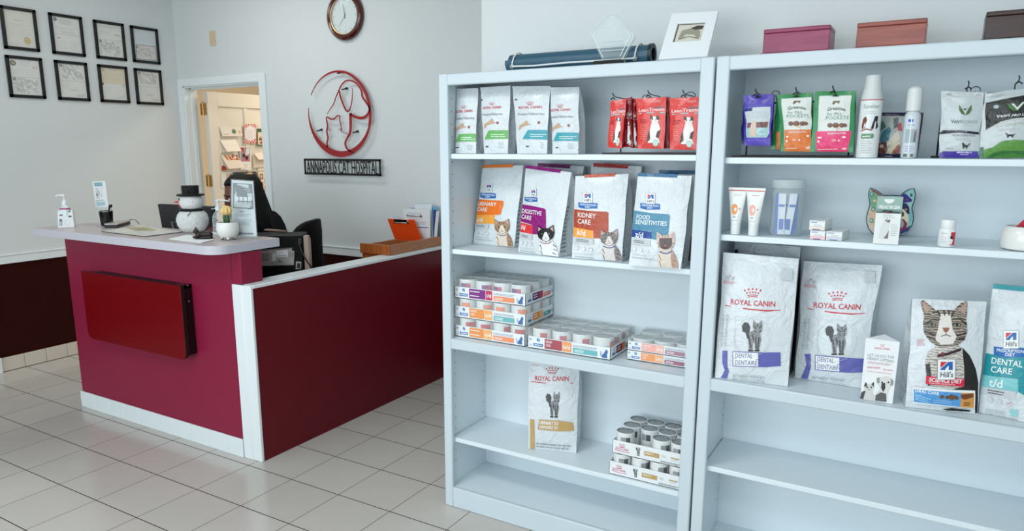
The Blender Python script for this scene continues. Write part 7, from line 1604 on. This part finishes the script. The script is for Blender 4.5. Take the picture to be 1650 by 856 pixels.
# ------------------------------------------------------------------ person, seated, facing the monitor
FD = V((-.90, -.436, 0)); LT = V((.436, -.90, 0)); UPV = V((0, 0, 1))    # facing direction, her left
skinm = mat('dark_brown_skin', (112, 70, 54), .5, bump=.05, bscale=120); knit = mat('black_knit', (6, 6, 7), .9, bump=.5, bscale=160, spec=.15); hairm = mat('black_hair', (8, 7, 8), .55, spec=.3, bump=.7, bscale=110)
jean = mat('dark_trousers', (24, 26, 34), .8)
HC = AY((388.5, 316), .27)                                        # head centre
PR = thing('person', 'person with long black braids and black sweater, head bowed behind the sign', 'person', (1.45, .40, 0))
def rel(p): return V(p)
def skin_mesh(vs, es, root=0, sub=2):
    me = bpy.data.meshes.new('s'); me.from_pydata([tuple(v[0]) for v in vs], es, []); o = bpy.data.objects.new('s', me); COL.objects.link(o)
    m = o.modifiers.new('k', 'SKIN'); m.use_smooth_shade = True
    for i, v in enumerate(vs):
        d = me.skin_vertices[0].data[i]; r = v[1]; d.radius = r if isinstance(r, tuple) else (r, r); d.use_root = (i == root)
    m2 = o.modifiers.new('u', 'SUBSURF'); m2.levels = sub; m2.render_levels = sub
    dg = bpy.context.evaluated_depsgraph_get(); e = o.evaluated_get(dg); nm = bpy.data.meshes.new_from_object(e)
    V_ = [v.co.copy() for v in nm.vertices]; F_ = [tuple(p.vertices) for p in nm.polygons]
    bpy.data.objects.remove(o); bpy.data.meshes.remove(nm)
    return V_, F_
FH = V((-.42, -.907, 0)).normalized(); HD = (FH*.95+V((0, 0, -.34))).normalized(); HU = (UPV-HD*UPV.dot(HD)).normalized(); HL = HU.cross(HD)
NK = HC-UPV*.125-FH*.045-FD*.02; CH = NK-UPV*.17-FD*.055; PV = V((CH.x, CH.y, .615))-FD*.10; WS = (CH+PV)/2-FD*.035
shL, shR = NK-UPV*.055+LT*.175-FD*.03, NK-UPV*.055-LT*.175-FD*.03
elL, elR = shL-UPV*.25-FD*.03+LT*.03, shR-UPV*.25-FD*.03-LT*.03
def onto_desk(p): return V((p.x, p.y, ZD+.045))
wrL, wrR = PV+FD*.20+LT*.10+UPV*.125, PV+FD*.20-LT*.10+UPV*.125
hipL, hipR = PV+LT*.09, PV-LT*.09
knL, knR = hipL+FD*.40+LT*.04, hipR+FD*.40-LT*.04
for k in (knL, knR): k.z = .60
anL, anR = V((knL.x, knL.y, .10))-FD*.03, V((knR.x, knR.y, .10))-FD*.03
vs = [(PV, .105), (WS, .10), (CH, .11), (NK, .048), (HC-HU*.03, .055)]; es = [(0, 1), (1, 2), (2, 3), (3, 4)]
for sh, el, wr, hp, kn, an, sg in ((shL, elL, wrL, hipL, knL, anL, 1), (shR, elR, wrR, hipR, knR, anR, -1)):
    i = len(vs); vs += [(sh, .050), (el, .038), (wr, .026)]; es += [(2, i), (i, i+1), (i+1, i+2)]
    palm = wr+FD*.055+V((0, 0, -.012)); vs.append((palm, (.030, .014))); es.append((i+2, i+3))
    for k, (off, ln) in enumerate(((-.030, .070), (-.011, .082), (.009, .076), (.027, .060))):
        j = len(vs); s_ = LT*off; m1 = palm+FD*.035+s_; vs += [(m1, .0085), (m1+FD*ln*.5+V((0, 0, .006)), .0078), (m1+FD*ln+V((0, 0, -.010)), .0066)]; es += [(i+3, j), (j, j+1), (j+1, j+2)]
    j = len(vs); th = palm-FD*.01-LT*sg*.030; vs += [(th, .010), (th+FD*.035-LT*sg*.022, .0085)]; es += [(i+3, j), (j, j+1)]
    j = len(vs); vs += [(hp, .095), (kn, .062), (an, .042), (V((an.x, an.y, .045)), .040), (V((an.x, an.y, .038))+FD*.14, .034)]; es += [(0, j), (j, j+1), (j+1, j+2), (j+2, j+3), (j+3, j+4)]
bv, bf = skin_mesh(vs, es)
# head: shaped ball with brow, nose, cheeks and chin
hv, hf = [], []; ns, nr = 40, 28
for j in range(nr+1):
    ph = PI*j/nr
    for i in range(ns):
        a = 2*PI*i/ns; x = math.sin(ph)*math.cos(a); y = math.sin(ph)*math.sin(a); z = math.cos(ph)     # x forward, y left, z up
        sx, sy, sz = .098, .076, .118
        px, py, pz = x*sx, y*sy, z*sz
        if z < 0: py *= 1-.32*(-z)**1.5; px = px*(1-.12*(-z)) + (.012*(-z) if x > 0 else .02*(-z))
        f = max(0, x)
        px += .024*math.exp(-((y/.16)**2+((z+.10)/.20)**2))*f + .010*math.exp(-((y/.35)**2+((z+.62)/.12)**2))*f
        px -= .012*f*(math.exp(-(((y-.36)/.16)**2+((z-.10)/.12)**2))+math.exp(-(((y+.36)/.16)**2+((z-.10)/.12)**2)))
        px += .006*f*math.exp(-((y/.5)**2+((z-.28)/.10)**2)); px += .008*f*math.exp(-((y/.22)**2+((z+.42)/.07)**2))
        hv.append(HC+HD*px+HL*py+HU*pz)
for j in range(nr):
    for i in range(ns): k = (i+1) % ns; hf.append((j*ns+i, (j+1)*ns+i, (j+1)*ns+k, j*ns+k))
for sg in (1, -1):      # ears
    e = MB(); c = HC+HL*sg*.076-HU*.004; e.ellipsoid((0, 0, 0), (.020, .008, .032), skinm, 14, 10)
    o = len(hv); hv += [c+HD*p.x+HL*p.y+HU*p.z for p in e.v]; hf += [tuple(o+i for i in f) for f in e.f]
o = len(bv); bv += hv; bf += [tuple(o+i for i in f) for f in hf]
me = bpy.data.meshes.new('body'); org = wloc(PR); me.from_pydata([tuple(p-org) for p in bv], [], bf); me.materials.append(skinm)
tmp = bpy.data.objects.new('body', me); COL.objects.link(tmp); rm_ = tmp.modifiers.new('r', 'REMESH'); rm_.mode = 'VOXEL'; rm_.voxel_size = .0055; rm_.use_smooth_shade = True
sm_ = tmp.modifiers.new('s', 'SMOOTH'); sm_.iterations = 2; sm_.factor = .4
dg = bpy.context.evaluated_depsgraph_get(); nm = bpy.data.meshes.new_from_object(tmp.evaluated_get(dg)); nm.name = 'body'; tmp.modifiers.clear(); tmp.data = nm; bpy.data.meshes.remove(me)
if not nm.materials: nm.materials.append(skinm)
tmp.parent = PR
def wear(name, vs, es, m, root=0):
    v_, f_ = skin_mesh(vs, es, root); b = MB(); b.mesh(v_, f_, m); return b.build(name, PR, angle=180)
sv = [(PV+UPV*.02, .150), (WS, .150), (CH, .158), (NK-UPV*.035, .088), (NK+UPV*.012, .066)]; se = [(0, 1), (1, 2), (2, 3), (3, 4)]
for sh, el, wr in ((shL, elL, wrL), (shR, elR, wrR)):
    i = len(sv); sv += [(sh, .098), (el, .066), (wr-FD*.02, .042)]; se += [(2, i), (i, i+1), (i+1, i+2)]
wear('sweater', sv, se, knit, 1)
tv = [(PV, .150)]; te = []
for hp, kn, an in ((hipL, knL, anL), (hipR, knR, anR)):
    i = len(tv); tv += [(hp, .108), (kn, .075), (an+UPV*.02, .055)]; te += [(0, i), (i, i+1), (i+1, i+2)]
wear('trousers', tv, te, jean)
for an in (anL, anR):
    b = MB(); b.X = Matrix.Translation(V((an.x, an.y, 0))+FD*.05) @ Matrix(((FD.x, LT.x, 0, 0), (FD.y, LT.y, 0, 0), (0, 0, 1, 0), (0, 0, 0, 1))); b.lathe([(.045, .001), (.052, .012), (.050, .04), (.036, .075), (.02, .085)], blackm, (0, 0, 0), 20, sx=2.6); b.build('shoe', PR)
# face details
wht = mat('eye_white', (220, 216, 210), .3)
for sg in (1, -1):
    c = HC+HD*.0795+HL*sg*.029+HU*.011; b = MB(); b.ellipsoid(c, (.011, .011, .0095), wht, 14, 10); b.ellipsoid(c+HD*.0062-HU*.0035, (.0066, .0066, .0060), blackm, 10, 8); b.build('eye', PR)
    b = MB(); b.tube([c+HU*.024+HL*sg*(-.014)+HD*.011, c+HU*.029+HD*.012, c+HU*.022+HL*sg*.018+HD*.003], .0034, hairm, 6); b.build('eyebrow', PR)
b = MB(); c = HC+HD*.100-HU*.062; b.tube([c+HL*k*.022-HD*abs(k)*.010 for k in (-1, -.5, 0, .5, 1)], [.002, .005, .006, .005, .002], mat('lip', (120, 62, 58), .4), 8); b.build('mouth', PR)
# hair: cap plus long braids
b = MB(); capv = []; ns, nr = 40, 20
for j in range(nr+1):
    ph = PI*.62*j/nr
    for i in range(ns):
        a = 2*PI*i/ns; x = math.sin(ph)*math.cos(a); y = math.sin(ph)*math.sin(a); z = math.cos(ph)
        lim = 1.
        px, py, pz = -.012+x*.118, y*.104, .012+z*.132
        if x > .25 and z < .70: k = min(1, (x-.25)/.3)*min(1, (.70-z)/.3); px -= .075*k; 
        capv.append(HC+HD*px+HL*py+HU*pz)
b.mesh(capv, [(j*ns+i, (j+1)*ns+i, (j+1)*ns+(i+1) % ns, j*ns+(i+1) % ns) for j in range(nr) for i in range(ns)], hairm)
rnd = random.Random(12)
for k in range(96):
    a = math.radians(62+236*k/95+rnd.uniform(-2, 2)); lay = k % 3
    dx, dy = math.cos(a), math.sin(a); r = .104+.013*lay
    p0 = HC+HD*(-.012+.06*dx)+HL*.06*dy+HU*.112; p1 = HC+HD*(-.012+r*dx)+HL*r*.92*dy+HU*.03
    back = max(0, -dx); dn = .20+.10*back+rnd.uniform(-.03, .03)
    p2 = p1+V((0, 0, -1))*dn*.5-FD*(.035*back+.01)+HL*.014*dy; p3 = p1+V((0, 0, -1))*dn-FD*(.075*back+.02)+HL*.018*dy
    b.tube([p0, (p0+p1)/2+HU*.022+HD*.018*dx+HL*.018*dy, p1, p2, p3], [.008, .010, .0115, .011, .007], hairm, 6)
b.build('hair', PR, angle=60)
# office chair
CP = V((PV.x, PV.y, 0))+FD*.03; CF = FD; CLt = LT
t = thing('office_chair', 'black office chair with rounded backrest behind the seated person', 'chair', (CP.x, CP.y, 0)); cm_ = mat('chair_black', (7, 8, 8), .7, spec=.2)
b = MB(); b.X = Matrix.Translation(V((CP.x, CP.y, 0))) @ Matrix(((CF.x, CLt.x, 0, 0), (CF.y, CLt.y, 0, 0), (0, 0, 1, 0), (0, 0, 0, 1))); XM = b.X
def cmb(): m = MB(); m.X = XM; return m
b = cmb(); b.prism(rrect(-.22, .25, -.23, .23, (.08, .08, .08, .08), .39), (0, 0, .06), cm_); b.build('seat', t, .02, 3)
bx = -.285
b = cmb(); n = 14; ps = []; 
outl = []
for k in range(33):
    a = 2*PI*k/32; ca, sa = math.cos(a), math.sin(a); outl.append((.215*abs(ca)**.55*(1 if ca >= 0 else -1), .80+.325*abs(sa)**.6*(1 if sa >= 0 else -1)))
outl = outl[:-1]
def bk_pt(y, z, d): return (bx+.10*(y/.215)**2+.02+.06*((z-.95)/.3)**2*(-.4)+d, y, z)
fr_ = [bk_pt(y*s, .80+(z-.80)*s, .0) for s in (1., .75, .45, .15) for y, z in outl]; bk2 = [bk_pt(y*s, .80+(z-.80)*s, -.055+.012*(s == 1.)) for s in (1., .75, .45, .15) for y, z in outl]; m = 32
F2 = []
for q_ in range(3):
    for i in range(m): j = (i+1) % m; F2.append((q_*m+i, q_*m+j, (q_+1)*m+j, (q_+1)*m+i)); F2.append((4*m+q_*m+j, 4*m+q_*m+i, 4*m+(q_+1)*m+i, 4*m+(q_+1)*m+j))
F2 += [tuple(3*m+i for i in range(m)), tuple(7*m+i for i in range(m-1, -1, -1))]+[((i+1) % m, i, 4*m+i, 4*m+(i+1) % m) for i in range(m)]
b.mesh(fr_+bk2, F2, cm_); b.build('backrest', t, .008, 2)
b = cmb(); b.tube([(-.30, 0, .60), (-.34, 0, .46), (-.22, 0, .375), (0, 0, .37)], .02, cm_, 10); b.build('back_support', t)
b = cmb(); b.lathe([(.03, .09), (.03, .24), (.022, .24), (.022, .389)], blackm, (0, 0, 0), 20); b.build('pole', t)
for k in range(5):
    a = 2*PI*k/5+.3; b = cmb(); b.tube([(0, 0, .10), (.14*math.cos(a), .14*math.sin(a), .095), (.28*math.cos(a), .28*math.sin(a), .07)], [.026, .022, .016], cm_, 8); lg = b.build('leg', t)
    w_ = cmb(); w_.lathe([(.025, -.012), (.028, -.006), (.028, .006), (.025, .012)], blackm, (.28*math.cos(a), .28*math.sin(a), .0295), 16, ax='X'); w_.build('caster', lg)
# ================================================================== LIGHT, CAMERA
def area(name, loc, rot, sx, sy, e, col):
    l = bpy.data.lights.new(name, 'AREA'); l.shape = 'RECTANGLE'; l.size = sx; l.size_y = sy; l.energy = e; l.color = col
    o = bpy.data.objects.new(name, l); COL.objects.link(o); o.location = loc; o.rotation_euler = rot
    return o
area('window_daylight', (3.0, -5.95, 1.62), (math.radians(90), 0, 0), 5.2, 2.2, 146, (.87, .95, 1.0))
area('ceiling_lamp', (3.1, -2.4, 2.97), (0, 0, 0), 1.2, .6, 32, (.95, .98, 1.))
area('ceiling_lamp', (4.9, -3.4, 2.97), (0, 0, 0), 1.2, .6, 24, (.95, .98, 1.))
area('ceiling_lamp', (.9, .2, 2.97), (0, 0, 0), 1.2, .3, 12, (1., .98, .95))
area('far_room_lamp', (.2, 2.9, 2.9), (0, 0, 0), .9, .9, 60, (1., .90, .76))
w = bpy.data.worlds.new('sky'); SC.world = w; w.use_nodes = True
w.node_tree.nodes['Background'].inputs[0].default_value = (.80, .92, 1., 1); w.node_tree.nodes['Background'].inputs[1].default_value = .6
cd = bpy.data.cameras.new('camera'); cam = bpy.data.objects.new('camera', cd); COL.objects.link(cam)
cd.sensor_fit = 'HORIZONTAL'; cd.sensor_width = 36; cd.lens = FPX/1650*36
cd.shift_x = -PPX/1650; cd.shift_y = PPY/1650
cam.matrix_world = Matrix((( _R.x, _U.x, -_F.x, CAM.x), (_R.y, _U.y, -_F.y, CAM.y), (_R.z, _U.z, -_F.z, CAM.z), (0, 0, 0, 1)))
cd.clip_start = .05
cd.dof.use_dof = True; cd.dof.focus_distance = 3.2; cd.dof.aperture_fstop = 5.0
SC.camera = cam
SC.view_settings.view_transform = 'Standard'; SC.view_settings.look = 'None'; SC.view_settings.exposure = 0; SC.view_settings.gamma = 1
SC.view_settings.use_curve_mapping = False
